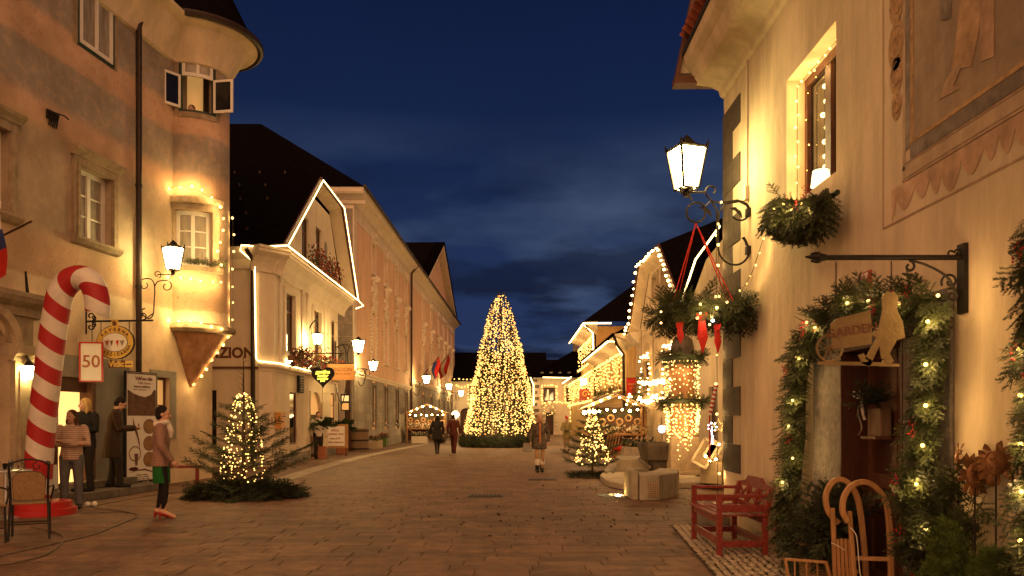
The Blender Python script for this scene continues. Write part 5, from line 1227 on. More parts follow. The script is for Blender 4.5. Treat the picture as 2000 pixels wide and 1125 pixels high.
# ================================================================== houses closing the square
BLW = Wall((-9, 88), (1.5, 88)); t = bl = thing('low_house', 'low house with a dark roof behind the big tree, beside the manor', 'house', BLW.pt(4, 0))
wn_ = (BLW.u(917), BLW.u(931), BLW.z(923, 786), BLW.z(923, 752)); ad = (BLW.u(899), BLW.u(921), 0, BLW.z(910, 797))
MB().holed(BLW, rect(0, BLW.L, 0, 5.9), [rect(*wn_), arch(*ad)], 0, .3).build('wall', 'plaster_white', t); window(BLW, t, *wn_, rec=.1, frame='wood_door'); MB().wbox(BLW, ad[0] - .1, ad[1] + .1, 0, 3.2, -.5, -.4).build('gate', 'wood_door', t)
b = MB(); b.poly([V((-9.5, 87.2, 5.85)), V((4, 87.2, 5.85)), V((4, 94, 9.45)), V((-9.5, 94, 9.45))]); b.wbox(BLW, 0, BLW.L, 5.75, 5.9, 0, .7); b.build('roof', 'roof_dark', t)
string_lights('bulbs along the eave of the low house behind the tree', [BLW.at(888, 741, .75), BLW.at(935, 741, .75)], .45, .085, 'bulb_tiny', wire=False, jit=.05, group='strings on the closing houses')
string_lights('sagging bulbs under the eave of the low house behind the tree', smooth_path([BLW.at(890, 753, .1), BLW.at(905, 756, .1), BLW.at(917, 752, .1), BLW.at(932, 750, .1)]), .35, .085, 'bulb_tiny', wire=False, jit=.08, group='strings on the closing houses')
string_lights('bulbs round the window of the low house behind the tree', [BLW.at(915, 788, .1), BLW.at(915, 750, .1), BLW.at(932, 750, .1)], .35, .085, 'bulb_tiny', wire=False, jit=.08, group='strings on the closing houses')
BRW = Wall((1.0, 80), (7.5, 80)); t = br_ = thing('quoined_house', 'white house with dark corner quoins and a wreath above its door', 'house', BRW.pt(2, 0))
q0 = BRW.u(1041); wa = (BRW.u(1061), BRW.u(1084), BRW.z(1072, 785), BRW.z(1072, 757)); wb2 = (BRW.u(1106), BRW.u(1116), BRW.z(1110, 785), BRW.z(1110, 757)); dr = (BRW.u(1066), BRW.u(1081), 0, BRW.z(1072, 806))
MB().holed(BRW, rect(q0, BRW.L, 0, 5.9), [rect(*wa), rect(*wb2), rect(*dr)], 0, .25).build('wall', 'plaster_white', t)
for w in (wa, wb2): window(BRW, t, *w, rec=.1, cols=2, rows=1, frame='wood_door', glass='glass_dark', fw=.16)
cur = MB(); cur.prism([BRW.pt(wa[0] + .3, wa[2] + .2, -.11), BRW.pt(wa[0] + .62, wa[2] + .2, -.11), BRW.pt(wa[0] + .55, wa[3] - .2, -.11), BRW.pt(wa[0] + .4, wa[3] - .2, -.11)], V((0, -.01, 0))).build('curtain', 'interior_lit', t)
for i in range(9):
    z = .5 + i * .6; w = .62 if i % 2 else .42; MB().wbox(BRW, q0 - .02, q0 + w, z, z + .3, .003, .05).build('quoin', 'dark_stone', t)
MB().wbox(BRW, *dr[:2], 0, dr[3], -.2, -.12).build('door', 'wood_door', t)
b = MB(); rz_ = 8.75; b.poly([V((q0 + .6, 79.1, 5.85)), V((8.5, 79.1, 5.85)), V((8.5, 85, 9.2)), V((7.1, 85, 9.2))]); b.poly([V((q0 + .6, 79.1, 5.85)), V((7.1, 85, 9.2)), V((q0 + .6, 91, 5.85))]); b.wbox(BRW, q0 - .4, BRW.L, 5.75, 5.9, 0, .8); b.build('roof', 'roof_dark', t)
for i in range(5): MB().box(V((3.0 + i * .9, 79.6, 6.22)), .3, .1, .12).build('snow_guard', 'grey_stone', t)
MB().box(V((6.7, 84, 9.4)), .5, .5, 1.4).build('chimney', 'dark_stone', t)
t = thing('back_roof_house', 'dark roof seen between the big tree and the quoined house', 'house', (2, 98, 0)); b = MB(); b.poly([V((-2, 95, 6.0)), V((9, 95, 6.0)), V((9, 103, 9.3)), V((-2, 103, 9.3))]); b.build('roof', 'roof_dark', t); MB().obox(V((-2, 95.6, 0)), V((11, 0, 0)), V((0, 6, 0)), V((0, 0, 6))).build('wall', 'plaster_white', t)
GS = 'strings on the closing houses'
for w, lb in ((wa, 'bulbs framing the wide window of the quoined house'), (wb2, 'bulbs framing the narrow window of the quoined house')):
    string_lights(lb, [BRW.pt(w[0] - .15, w[2] - .1, .1), BRW.pt(w[0] - .15, w[3] + .2, .1), BRW.pt(w[1] + .15, w[3] + .2, .1), BRW.pt(w[1] + .15, w[2] - .1, .1)], .26, .08, 'bulb_tiny', wire=False, jit=.06, group=GS)
string_lights('bulbs strung across the quoined house at sill height', [BRW.at(1060, 785, .1), BRW.at(1090, 787, .1), BRW.at(1120, 786, .1)], .28, .085, 'bulb_tiny', wire=False, jit=.1, group=GS)
string_lights('bulbs hanging down at the right end of the quoined house', [BRW.at(1114, 786, .2), BRW.at(1114, 842, .2)], .3, .085, 'bulb_tiny', wire=False, jit=.06, group=GS)
rope('rope light along the eave of the quoined house', [BRW.at(1060, 737, .85), BRW.at(1112, 738, .85)], .05)
rope('rope light down the quoins beside the big tree', [BRW.at(1036, 737, .6), BRW.at(1042, 752, .2), BRW.at(1042, 792, .2)], .06)
t = thing('wreath', 'round lit wreath hanging above the door of the quoined house', 'wreath', BRW.at(1072, 800, .1)); c = BRW.at(1072, 800, .12); rp = [c + V((.55 * math.cos(a), 0, .55 * math.sin(a))) for a in [2 * PI * i / 16 for i in range(16)]]
fir('greenery', garland_items(rp + [rp[0]], .07, .1, .28, .1), 'fir', t, SPR_LO); bulbs([p + V((rnd.uniform(-.1, .1), -.15, rnd.uniform(-.1, .1))) for p in along(rp, .22)], .05, 'bulb_tiny', t)
t = thing('door_garland', 'fir garland framing the door of the quoined house', 'garland', BRW.pt((dr[0] + dr[1]) / 2, 0, .1)); fir('greenery', garland_items([BRW.pt(dr[0], 0, .1), BRW.pt(dr[0], dr[3], .1), BRW.pt(dr[1], dr[3], .1), BRW.pt(dr[1], 0, .1)], .08, .1, .4, .3), 'fir_dark', t, SPR_LO)
# ================================================================== the big tree
tb = V((-.63, 44.6, 0)); TH, TR, TZ = 8.55, 2.02, 0.62
t = thing('christmas_tree', 'towering Christmas tree covered in thousands of warm lights in the middle of the square', 'tree', tb)
MB().tube([tb, tb + V((0, 0, TH - .2))], [.16, .03], 8).build('trunk', 'bark', t)
def tprof(f): return TR * ((1 - f) ** .60) * (1 + .03 * math.sin(f * 23))
it = []
for i in range(4100):
    f = 1 - math.sqrt(rnd.random()) if i < 3300 else rnd.random(); a = rnd.uniform(0, 2 * PI); r = tprof(f); d = V((math.cos(a), math.sin(a), 0)); z = TZ + (TH - TZ) * f
    it.append((tb + d * r * rnd.uniform(.55, .86) + V((0, 0, z + .1)), d + V((0, 0, rnd.uniform(-.9, .2))) + rdir() * .3, rnd.uniform(.35, .6) * (1 - .45 * f)))
fir('crown', it, 'fir', t, SPR_LO)
bp, rp_ = [], []
for s_ in range(48):           # strings of bulbs run down the cone, a little wavy
    a0 = 2 * PI * s_ / 48 + rnd.uniform(-.03, .03); ph = rnd.uniform(0, 6); f = rnd.choice((0, .02, .05)); top = rnd.choice((.99, .97, .8, .62, .5, .9, .4))
    while f < top:
        a = a0 + .05 * math.sin(f * 20 + ph) + rnd.uniform(-.03, .03); r = tprof(f) + rnd.uniform(-.12, .07); z = TZ + (TH - TZ) * f + rnd.uniform(-.03, .03)
        (rp_ if rnd.random() < .05 else bp).append(tb + V((math.cos(a) * r, math.sin(a) * r, z)))
        f += .0150 * rnd.uniform(.7, 1.5)
for _ in range(2100):
    f = 1 - math.sqrt(rnd.random()); a = rnd.uniform(0, 2 * PI); r = tprof(f) + rnd.uniform(-.1, .06); bp.append(tb + V((math.cos(a) * r, math.sin(a) * r, TZ + (TH - TZ) * f)))
bulbs(bp, .0305, 'bulb_tiny', t, name='bulbs', jit=.35); bulbs(rp_, .045, 'bulb_red', t, name='coloured_bulbs')
it = []
for i in range(900):
    a = rnd.uniform(0, 2 * PI); r = 2.02 + rnd.uniform(-.15, .12); d = V((math.cos(a), math.sin(a), 0)); it.append((tb + d * r + V((0, 0, rnd.uniform(.55, .8))), d * .32 + V((rnd.uniform(-.2, .2), rnd.uniform(-.2, .2), -1)), rnd.uniform(.5, .75)))
fir('skirt', it, 'fir_dark', t, SPR_LO)
b = MB(); b.lathe([(1.95, 0), (1.98, .62), (1.5, .68)], tb, 32); b.build('stand', 'wood_door', t)
for a in range(5):
    an = -PI / 2 + (a - 2) * 1.0; glow(t, tb + V((math.cos(an) * 2.55, math.sin(an) * 2.55, 1.5 + .7 * (a % 2))), 75)
glow(t, tb + V((0, -1.9, 5.2)), 60)

# ================================================================== right side of the street
RS = 5.9
EW = Wall((5.45, 12.5), (5.45, 24.5)); SW = Wall((RS, 24.6), (RS, 38)); BW = Wall((RS + .05, 38.2), (RS + .05, 55)); CW = Wall((RS, 55.2), (RS, 68)); DW = Wall((RS, 68.1), (RS, 79.6))
# nearest of the row: cream house whose gable edge carries a rope light
eh = thing('cream_house', 'cream house with a rope light on its gable behind the street lamp', 'house', EW.pt(6, 0))
gE = [EW.uv(1349, 589), EW.uv(1381, 502), EW.uv(1412, 473)]
MB().holed(EW, [(0, 0), (EW.L, 0), (EW.L, 4.95), (gE[1][0] + .1, 6.0), (gE[1][0] - 5, 6.5), (0, 5)], [rect(EW.u(1384), EW.u(1400), .9, 2.4)], 0, .2).build('wall', 'plaster_cream', eh)
MB().wbox(EW, EW.u(1400), EW.u(1384), .9, 2.4, -.15, -.1).build('window', 'wood_door', eh)
rope('rope light on the gable edge beside the street lamp', [EW.pt(EW.L - .05, 4.95, .3), EW.pt(gE[1][0] + .1, 6.0, .3), EW.pt(gE[1][0] - 2.5, 6.3, .3)], .028)
b = MB(); b.poly([EW.pt(EW.L + .1, 4.9, .28), EW.pt(gE[1][0] + .1, 6.05, .28), EW.pt(gE[1][0] + .1, 6.05, -6), EW.pt(EW.L + .1, 4.9, -6)]); b.poly([EW.pt(gE[1][0] + .1, 6.05, .28), EW.pt(gE[1][0] - 5, 6.55, .28), EW.pt(gE[1][0] - 4, 8.2, -6), EW.pt(gE[1][0] + .1, 6.05, -6)]); b.build('roof', 'roof_dark', eh)
# sgraffito house
sh = thing('sgraffito_house', 'house with scratched wall paintings and a clipped gable edged with bulbs', 'house', SW.pt(8, 0))
gS = [(24.9, 5.4), (26.2, 5.55), (29.5, 7.9), (34.3, 8.1), (36.8, 5.9), (38, 5.6)]
def sy(d): return d - 24.6
sw1 = (SW.u(1271), SW.u(1257), SW.z(1263, 760), SW.z(1263, 705)); sw2 = (SW.u(1318), SW.u(1301), SW.z(1310, 752), SW.z(1310, 700)); sg1 = (SW.u(1285), SW.u(1276), SW.z(1280, 585), SW.z(1280, 540)); sg2 = (SW.u(1302), SW.u(1294), SW.z(1297, 572), SW.z(1297, 530)); sd1 = (SW.u(1262), SW.u(1247), 0, SW.z(1255, 785))
sw2 = (SW.u(1316), SW.u(1303), sw1[2], sw1[3]); sg2 = (SW.u(1302), SW.u(1294), sg1[2], sg1[3])
MB().holed(SW, [(0, 0), (SW.L, 0), (SW.L, 5.3), (0, 5.3)], [rect(*sw1), rect(*sw2), arch(*sd1)], 0, .25).build('wall', 'sgraffito', sh)
MB().holed(SW, [(0, 5.3), (SW.L, 5.3), (sy(36.5), 5.7), (sy(34.1), 7.85), (sy(29.6), 7.6), (sy(26.4), 5.4)], [rect(*sg1), rect(*sg2)], .0, .25).build('gable_wall', 'plaster_cream', sh)
for w in (sw1, sw2, sg1, sg2): window(SW, sh, *w, rec=.12, cols=2, rows=2, frame='wood_brown', fw=.08); 
for w in (sw1, sw2, sg1, sg2): surround(SW, sh, *w, w=.16, o=.05, m='sandstone_pale', sill=.06)
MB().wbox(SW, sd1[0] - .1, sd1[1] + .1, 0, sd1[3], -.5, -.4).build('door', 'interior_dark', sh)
for (px, r_, zz) in ((1253, .55, 3.05), (1283, .6, 3.0)):          # painted half-round fields and frames
    u = SW.u(px); b = MB(); b.lathe([(r_, 0), (r_, .012)], V((0, 0, 0)), 24); b.v = [SW.pt(u + p.x * 1.2, zz + p.y, .004 + p.z) for p in b.v]; b.build('painted_roundel', 'paint_grey', sh)
for u in (sw1[0] - .6, sw1[1] + .6, sw2[0] - .7):
    b = MB(); b.wbox(SW, u - .12, u + .12, 2.9, 5.6, .003, .012); b.build('painted_pilaster', 'sandstone', sh)
for w in (sw1, sw2):
    b = MB(); b.lathe([(.62, 0), (.62, .012)], V((0, 0, 0)), 20, 0, PI); b.v = [SW.pt((w[0] + w[1]) / 2 + p.x, w[3] + .35 + p.y * .75, .004 + p.z) for p in b.v]; b.build('painted_arch', 'sandstone', sh)
    for i in range(5): 
        a = PI * (i + .5) / 5; MB().prism([SW.pt((w[0] + w[1]) / 2, w[3] + .4, .02), SW.pt((w[0] + w[1]) / 2 + .5 * math.cos(a - .12), w[3] + .4 + .38 * math.sin(a - .12), .02), SW.pt((w[0] + w[1]) / 2 + .5 * math.cos(a + .12), w[3] + .4 + .38 * math.sin(a + .12), .02)], SW.n * .004).build('painted_ray', 'sandstone_pale', sh)
def so_(i, o=.45, dz=0): return SW.pt(sy(gS[i][0]), gS[i][1] + dz, o)
b = MB()
for i in range(1, 5): b.poly([so_(i), so_(i + 1), so_(i + 1, .0, -.3), so_(i, .0, -.3)])
b.build('soffit', 'plaster_cream', sh)
b = MB(); b.extrude([(.003, 5.05), (.10, 5.1), (.3, 5.32), (.45, 5.48), (.45, 5.55), (.003, 5.6)], SW, sy(36.9), SW.L + .3); b.build('cornice', 'plaster_trim', sh)
b = MB()
for i in range(1, 5): b.bar(so_(i, .46, .07), so_(i + 1, .46, .07), .07, .14)
b.build('verge_board', 'wood_door', sh)
b = MB(); pk = SW.pt(sy(32.0), 10.2, -4.0); bk = SW.pt(sy(32.0), 10.2, -14)
b.poly([so_(2, .47, .12), so_(3, .47, .12), pk]); b.poly([so_(1, .47, .12), so_(2, .47, .12), pk, bk, SW.pt(sy(24.9), 4.5, -14), SW.pt(sy(24.9), 4.5, .47)]); b.poly([so_(3, .47, .12), so_(4, .47, .12), SW.pt(sy(38.3), 5.4, .47), SW.pt(sy(38.3), 5.4, -14), bk, pk]); b.build('roof', 'roof_dark', sh)
GR = 'strings on the houses of the right-hand row'
string_lights('bulbs edging the clipped gable of the sgraffito house', [so_(5, .55), so_(4, .55), so_(3, .55), so_(2, .55), so_(1, .55)], .42, .055, 'bulb_mid', jit=.03, group=GR)
td_ = string_lights('dense bulbs along the string course of the sgraffito house', [SW.at(1298, 744, .15), SW.at(1275, 748, .15), SW.at(1250, 748, .15)], .13, .05, 'bulb_mid', jit=.08, group=GR)
for w, lb in ((sw1, 'bulbs round the first-floor window with the cone tree'), (sw2, 'bulbs round the first-floor window behind the fountain')):
    string_lights(lb, [SW.pt(w[0] - .2, w[2] - .3, .12), SW.pt(w[0] - .2, w[3] + .2, .12), SW.pt(w[1] + .2, w[3] + .2, .12), SW.pt(w[1] + .2, w[2] - .3, .12)], .22, .045, 'bulb_mid', jit=.06, group=GR)
string_lights('sagging bulbs above the arched doorway of the sgraffito house', smooth_path([SW.at(1300, 775, .2), SW.at(1290, 780, .2), SW.at(1278, 776, .2), SW.at(1262, 786, .2), SW.at(1246, 776, .2)]), .13, .05, 'bulb_mid', jit=.1, group=GR)
glow(td_, SW.pt(10.5, 3.4, 1.6), 60, r=.5); glow(td_, SW.pt(6.5, 3.6, 1.6), 60, r=.5); glow(td_, SW.pt(8, 5.6, 2.0), 45, r=.5); glow(td_, EW.pt(EW.L - 2, 3.2, 1.2), 35, r=.4)  # fill lights added to brighten the sgraffito and cream fronts
t = thing('cone_tree', 'small clipped cone tree on a sill of the sgraffito house', 'plant', SW.pt((sw1[0] + sw1[1]) / 2, sw1[2] - .3, .3)); c = SW.pt((sw1[0] + sw1[1]) / 2, sw1[2] - .3, .3); it = []
for i in range(120): f = rnd.random() ** 1.4; a = rnd.uniform(0, 2 * PI); d = V((math.cos(a), math.sin(a), 0)); it.append((c + d * .32 * (1 - f) * .6 + V((0, 0, 1.0 * f)), d + V((0, 0, .4)), .2))
fir('foliage', it, 'fir', t, SPR_LO)
t = thing('arch_garland', 'fir garland over the arched doorway beside the market stall', 'garland', SW.pt((sd1[0] + sd1[1]) / 2, 0, .2)); ap = [SW.pt(u, z, .25) for u, z in arch(sd1[0] - .25, sd1[1] + .25, .1, sd1[3] + .35)]; ap = ap[1:] + [ap[0]]
fir('greenery', garland_items(ap, .035, .16, .42, .5), 'fir', t, SPR_LO); bulbs([p + V((-.3, rnd.uniform(-.2, .2), 0)) for p in along(ap, .55)], .05, 'bulb_mid', t)
# ochre house with the wide eave
bh = thing('ochre_house', 'low ochre house with a wide lit eave and curtains of bulbs', 'house', BW.pt(6, 0))
bw = [(BW.u(x) - .45, BW.u(x) + .45, 3.0, 4.6) for x in (1209, 1195, 1183)]
MB().holed(BW, rect(0, BW.L, 0, 5.5), [rect(*w) for w in bw], 0, .2).build('wall', 'plaster_yellow', bh)
for w in bw: window(BW, bh, *w, rec=.1, frame='wood_brown', glass='interior_glow')
MB().wbox(BW, .0, 2.7, 0, 5.3, .003, .06).build('painted_pilaster', 'plaster_ochre', bh)
MB().wbox(BW, 3.1, BW.L, .2, 2.4, .003, .06).build('wooden_front', 'wood_oak', bh)
b = MB(); b.extrude([(.0, 5.0), (.1, 5.1), (.5, 5.35), (1.0, 5.5), (1.05, 5.62), (0, 5.7)], BW, -.1, BW.L); b.build('eave', 'plaster_cream', bh)
b = MB(); b.poly([BW.pt(-.2, 5.63, 1.1), BW.pt(BW.L, 5.63, 1.1), BW.pt(BW.L, 8.2, -4), BW.pt(-.2, 8.2, -4)]); b.tube([BW.pt(-.2, 5.58, 1.12), BW.pt(BW.L, 5.58, 1.12)], .08, 5); b.build('roof', 'roof_dark', bh)
b = MB(); b.tube([BW.pt(.1, 5.55, 1.05), BW.pt(.4, 5.2, .9), BW.pt(2.9, 4.9, .2), BW.pt(2.9, 0, .15)], .075, 6); b.build('downpipe', 'pipe_brown', bh, smooth=True)
rope('rope light under the wide eave of the ochre house', [BW.pt(2.8, 4.85, .3), BW.pt(.3, 5.3, 1.0), BW.pt(2, 5.45, 1.12), BW.pt(16.6, 5.45, 1.12)], .045)
MB().wbox(BW, 3.4, BW.L, 2.85, 3.0, .003, .4).build('window_ledge', 'wood_oak', bh)
t = thing('ledge_greenery', 'fir branches along the window ledge of the ochre house', 'greenery', BW.pt(5, 3.0, .3)); fir('branches', garland_items([BW.pt(3.4, 3.05, .3), BW.pt(15, 3.05, .3)], .06, .1, .35, .1), 'fir', t, SPR_LO)
k = 0
for (W, u0, u1, zt, zb, n, nm) in ((BW, 3.3, 16.3, 4.95, 3.0, 21, 'ochre house'), (CW, .4, 12, 7.3, 5.6, 16, 'tall house'), (CW, .4, 12, 4.9, 2.9, 14, 'tall house, lower floor'), (DW, .4, 11, 4.9, 2.9, 14, 'far low house')):
    t = thing('light_curtain', 'curtain of hanging bulbs on the front of the ' + nm, 'string lights', W.pt((u0 + u1) / 2, zt, .2), GR); q = []
    for i in range(n):
        u = u0 + (u1 - u0) * i / (n - 1) + rnd.uniform(-.1, .1); z = zt
        while z > zb + rnd.uniform(-.1, .8): q.append(W.pt(u + rnd.uniform(-.04, .04), z, .25 + rnd.uniform(-.05, .1))); z -= rnd.uniform(.16, .3)
    q += [W.pt(u0 + (u1 - u0) * i / 50, zt + rnd.uniform(-.05, .1), .3) for i in range(51)] + [W.pt(u0 + (u1 - u0) * i / 40, zb + rnd.uniform(-.1, .05), .35) for i in range(41)]
    bulbs(q, .050 if W is BW else .058, 'bulb_tiny', t)
    for i in range(2): glow(t, W.pt(u0 + (u1 - u0) * (i * .5 + .25), (zt + zb) / 2, 1.3), 110, r=.6)
t = thing('shop_banner', 'red and yellow banner with lettering on the ochre pilaster', 'banner', BW.pt(.7, 3.5, .3)); b = MB(); q = P(1235, 757, 41.6)
bo = MB().box(P(1235, 755, 38.0), .56, .03, .85).build('banner_top', 'red_cloth', t); text('lincess', .16, P(1235, 750, 37.97), (1, 0, 0), (0, -1, 0), 'yellow_paint', bo); text('siko', .15, P(1235, 757.5, 37.97), (1, 0, 0), (0, -1, 0), 'yellow_paint', bo)
b = MB(); c0 = P(1235, 782, 38.0); b.box(c0, .56, .03, .58)
b.build('banner_foot', 'yellow_paint', t); MB().tube([P(1223, 738.5, 38.0), P(1247, 738.5, 38.0)], .02, 5).build('rod', 'iron', t)
# tall house
ch = thing('tall_house', 'taller ochre house with a rope-lit eave above the ochre house', 'house', CW.pt(6, 0)); MB().holed(CW, rect(0, CW.L, 0, 8.0)).build('wall', 'plaster_yellow', ch)
CSd = Wall((RS, 55.2), (RS + 8, 55.2)); MB().holed(CSd, rect(0, CSd.L, 0, 8.0)).build('wall', 'plaster_ochre', ch)
for i in range(5): window(CW, ch, 1 + i * 2.3, 2 + i * 2.3, 5.7, 7.1, rec=-.03, frame='wood_brown', glass='glass_dark')
b = MB(); b.extrude([(0, 7.7), (.5, 7.95), (.9, 8.1), (.9, 8.25), (0, 8.3)], CW, -.3, CW.L); b.build('eave', 'plaster_cream', ch)
b = MB(); b.poly([V((RS - 1, 54.6, 8.25)), V((RS - 1, 68, 8.25)), V((RS + 6, 66, 13.6)), V((RS + 6, 58.5, 13.6))]); b.poly([V((RS - 1, 54.6, 8.25)), V((RS + 14, 54.6, 8.25)), V((RS + 6, 58.5, 13.6))]); b.build('roof', 'roof_dark', ch)
b = MB(); b.tube([CW.pt(-.3, 8.15, .9), CW.pt(-.1, 7.7, .6), CW.pt(.1, 7.4, .12), CW.pt(.1, 0, .12)], .08, 6); b.build('downpipe', 'pipe_brown', ch, smooth=True)
rope('rope light along the eave of the tall house and round its corner', [CW.pt(12.8, 8.05, 1.0), CW.pt(-.6, 8.12, 1.0), V((RS + .9, 54.5, 8.12))], .055); rope('rope light down the pipe of the tall house', [CW.pt(-.3, 8.1, 1.0), CW.pt(-.05, 7.5, .3), CW.pt(-.05, 5.6, .25)], .05)
dh = thing('far_low_house', 'far low house of the row beside the quoined house', 'house', DW.pt(6, 0)); MB().holed(DW, rect(0, DW.L, 0, 5.2)).build('wall', 'plaster_yellow', dh)
b = MB(); b.poly([DW.pt(-.1, 5.25, .8), DW.pt(DW.L, 5.25, .8), DW.pt(DW.L, 8, -5), DW.pt(-.1, 8, -5)]); b.build('roof', 'roof_dark', dh); rope('rope light under the eave of the far low house', [DW.pt(0, 5.15, .85), DW.pt(DW.L, 5.15, .85)], .06)
t = thing('hanging_sign', 'small red shop sign hanging among the far light curtains', 'sign', P(1142, 770, 60)); MB().box(P(1143, 771, 60), .9, .08, .85).build('board', 'red_dull', t); MB().tube([P(1143, 758, 60), P(1160, 756, 60)], .03, 5).build('bracket', 'iron', t); c = P(1143, 770, 59.95); MB().tube(spiral(c, V((1, 0, 0)), V((0, 0, 1)), .28, .05, 0, 7), .04, 5).build('emblem', 'yellow_paint', t)
b_ = wall_lantern('lantern glowing over the far light curtains', CW, 1152, 755, 1140, 752, 63, .5)
# ================================================================== garden shop: the plastered house at the right edge
RW = Wall((3.0, 1.5), (3.0, 11.27))
shop = thing('garden_shop', 'old plastered house with a garlanded door and faded fresco at the right edge', 'house', RW.pt(5, 0))
ww = (RW.u(1633), RW.u(1536), 3.80, 5.20); dd = (RW.u(1772), RW.u(1650), 0.06, 2.12)
MB().holed(RW, rect(0, RW.L, 0, 6.6), [rect(*ww), rect(*dd)], 0, .30).build('wall', 'plaster_right', shop)
RN = Wall((3.0, 11.27), (10, 11.27)); MB().poly([RN.pt(0, 0), RN.pt(7, 0), RN.pt(7, 6.6), RN.pt(0, 6.6)]).build('end_wall', 'plaster_right', shop)
b = MB(); b.extrude([(.003, 6.05), (.05, 6.08), (.07, 6.16), (.20, 6.22), (.38, 6.24), (.42, 6.30), (.46, 6.42), (.55, 6.50), (.58, 6.62), (.003, 6.7)], RW, 0, RW.L + .02); b.build('cornice', 'plaster_right', shop)
MB().wbox(RW, 0, RW.L + .03, 6.625, 6.69, .2, .60).build('eave_shadow_strip', 'black_matt', shop)  # black strip standing in for the shadow gap between cornice and tiles
tm = MB(); tm.lathe([(.095, 0), (.085, .42)], V((0, 0, 0)), 10, 0, PI); tm.v = [V((-p.z, p.x, p.y * .75)) for p in tm.v]
tme = bpy.data.meshes.new('roof_tile'); tme.from_pydata([tuple(v) for v in tm.v] + [tuple(v * 1 + V((0, 0, -.022))) for v in tm.v], [], tm.f + [tuple(i + len(tm.v) for i in f) for f in tm.f] + [(i, i + 1, len(tm.v) + i + 1, len(tm.v) + i) for i in range(11, 21)]); tme.materials.append(MT['roof_red'])
for i in range(30):
    for j in range(2):
        o = bpy.data.objects.new('roof_tile', tme); COL.objects.link(o); o.parent = shop; o.location = RW.pt(RW.L - .05 - i * .19, 6.73 + j * .30, .28 - j * .36) - ORG[shop.name]; o.rotation_euler = (0, math.radians(38) + rnd.uniform(-.02, .02), rnd.uniform(-.03, .03))
b = MB(); b.poly([RW.pt(0, 6.70, .45), RW.pt(RW.L, 6.70, .45), RW.pt(RW.L, 10.2, -4), RW.pt(0, 10.2, -4)]); b.build('roof', 'roof_dark', shop)
b = MB(); b.prism([V((2.36, 11.30, 6.42)), V((3.2, 11.30, 6.42)), V((3.4, 11.30, 8.6)), V((2.82, 11.30, 8.6))], V((0, .15, 0))); b.build('parapet', 'plaster_white', shop)
b = MB(); b.bar(V((2.33, 11.33, 6.3)), V((2.80, 11.33, 8.6)), .16, .06, V((1, 0, 0))); b.box(V((2.62, 11.33, 6.30)), .64, .22, .10); b.build('parapet_cap', 'wood_brown', shop)
for i in range(14):           # corner stones
    z1 = 5.79 - i * .385; w = .83 if i % 2 == 0 else .46
    if z1 < .8: break
    MB().wbox(RW, RW.L - w, RW.L + .012, z1 - .38, z1, .001, .013 + rnd.uniform(0, .004)).build('quoin', 'quoin_stone', shop)
u = RW.u(1462); b = MB(); b.tube([RW.pt(u, 6.1, .02), RW.pt(u, 4.45, .02)], .013, 6); b.build('conduit', 'plaster_trim', shop); MB().wbox(RW, u - .05, u + .05, 4.28, 4.46, .003, .06).build('junction_box', 'plaster_trim', shop, bevel=.008)
wo = window(RW, shop, *ww, rec=.20, cols=2, rows=1, frame='wood_brown', glass='glass_dark', fw=.10, mid=.14)
t = thing('window_lamp', 'glowing white lamp shape inside the upper window of the garden shop', 'lamp', RW.pt(ww[0] + .5, ww[2], -.1)); c = RW.pt(ww[0] + .62, ww[2] - .10, -.10); MB().lathe([(.10, .14), (.08, .30)], c, 12).build('shade', 'lamp_soft', t); MB().lathe([(.09, 0), (.03, .04), (.02, .14)], c, 10).build('base', 'brass_sheet', t)  # glowing shade also stands in for a bright reflection in the pane
# ---- fresco
u0 = RW.u(1786); def_z = 3.60
mat('mural_paint', (0.50, 0.385, 0.255), .9, .3, 3.2, .3, 20, col2=(0.30, 0.24, 0.175), stain=.3); mat('mural_blue', (0.27, 0.23, 0.19), .9, .4, 9, .2, 20, stain=.4); mat('mural_gold', (0.42, 0.27, 0.13), .9, .4, 14, .2, 20); mat('mural_orange', (0.58, 0.39, 0.26), .9, .3, 5, .2, 20, stain=.35); mat('mural_line', (0.38, 0.26, 0.165), .9, .3, 9, .1, 20); mat('mural_pale', (0.50, 0.38, 0.25), .9, .2, 6, .2, 20, stain=.2); mat('mural_skin', (0.42, 0.275, 0.155), .9, .35, 7, .2, 20)
fp = MB().wbox(RW, -1.0, u0, def_z, 6.04, .002, .006).build('fresco_panel', 'mural_paint', shop)
def flat(poly, m, o=.007, name='painted_shape', par=None): MB().prism([RW.pt(q[0], q[1], o) for q in poly], RW.n * .002).build(name, m, par or fp, fix=False)
flat(rect(u0 + .0, u0 + .045, def_z - .0, 6.03), 'mural_gold'); flat(rect(u0 + .05, u0 + .12, def_z - .05, 6.03), 'mural_blue'); flat(rect(u0 + .125, u0 + .16, def_z - .2, 6.03), 'mural_pale')
flat(rect(-1, u0 + .05, def_z - .03, def_z - .0), 'mural_gold'); flat(rect(-1, u0 + .05, def_z - .14, def_z - .035), 'mural_blue'); flat(rect(-1, u0 + .12, def_z - .16, def_z - .145), 'mural_line'); flat(rect(-1, u0 + .16, def_z - .26, def_z - .165), 'mural_pale'); flat(rect(-1, u0 + .17, def_z - .285, def_z - .265), 'mural_line')
sc_p = [(-1, def_z - .29)]; x = -1.0
top_l = u0 + .34
while x < top_l:
    w = .22 + .08 * math.sin(x * 9)
    sc_p += [(min(x + w * k / 6, top_l), def_z - .38 - .13 * math.sin(PI * k / 6) - .03 * math.sin(x * 7)) for k in range(7)]; x += w
sc_p += [(top_l, def_z - .29)]; flat(sc_p[::-1], 'mural_orange', .004)
flat(rect(-1, u0 + .50, def_z - .565, def_z - .55), 'mural_line', .003); flat(rect(u0 + .49, u0 + .50, def_z - .55, 6.03), 'mural_line', .003)
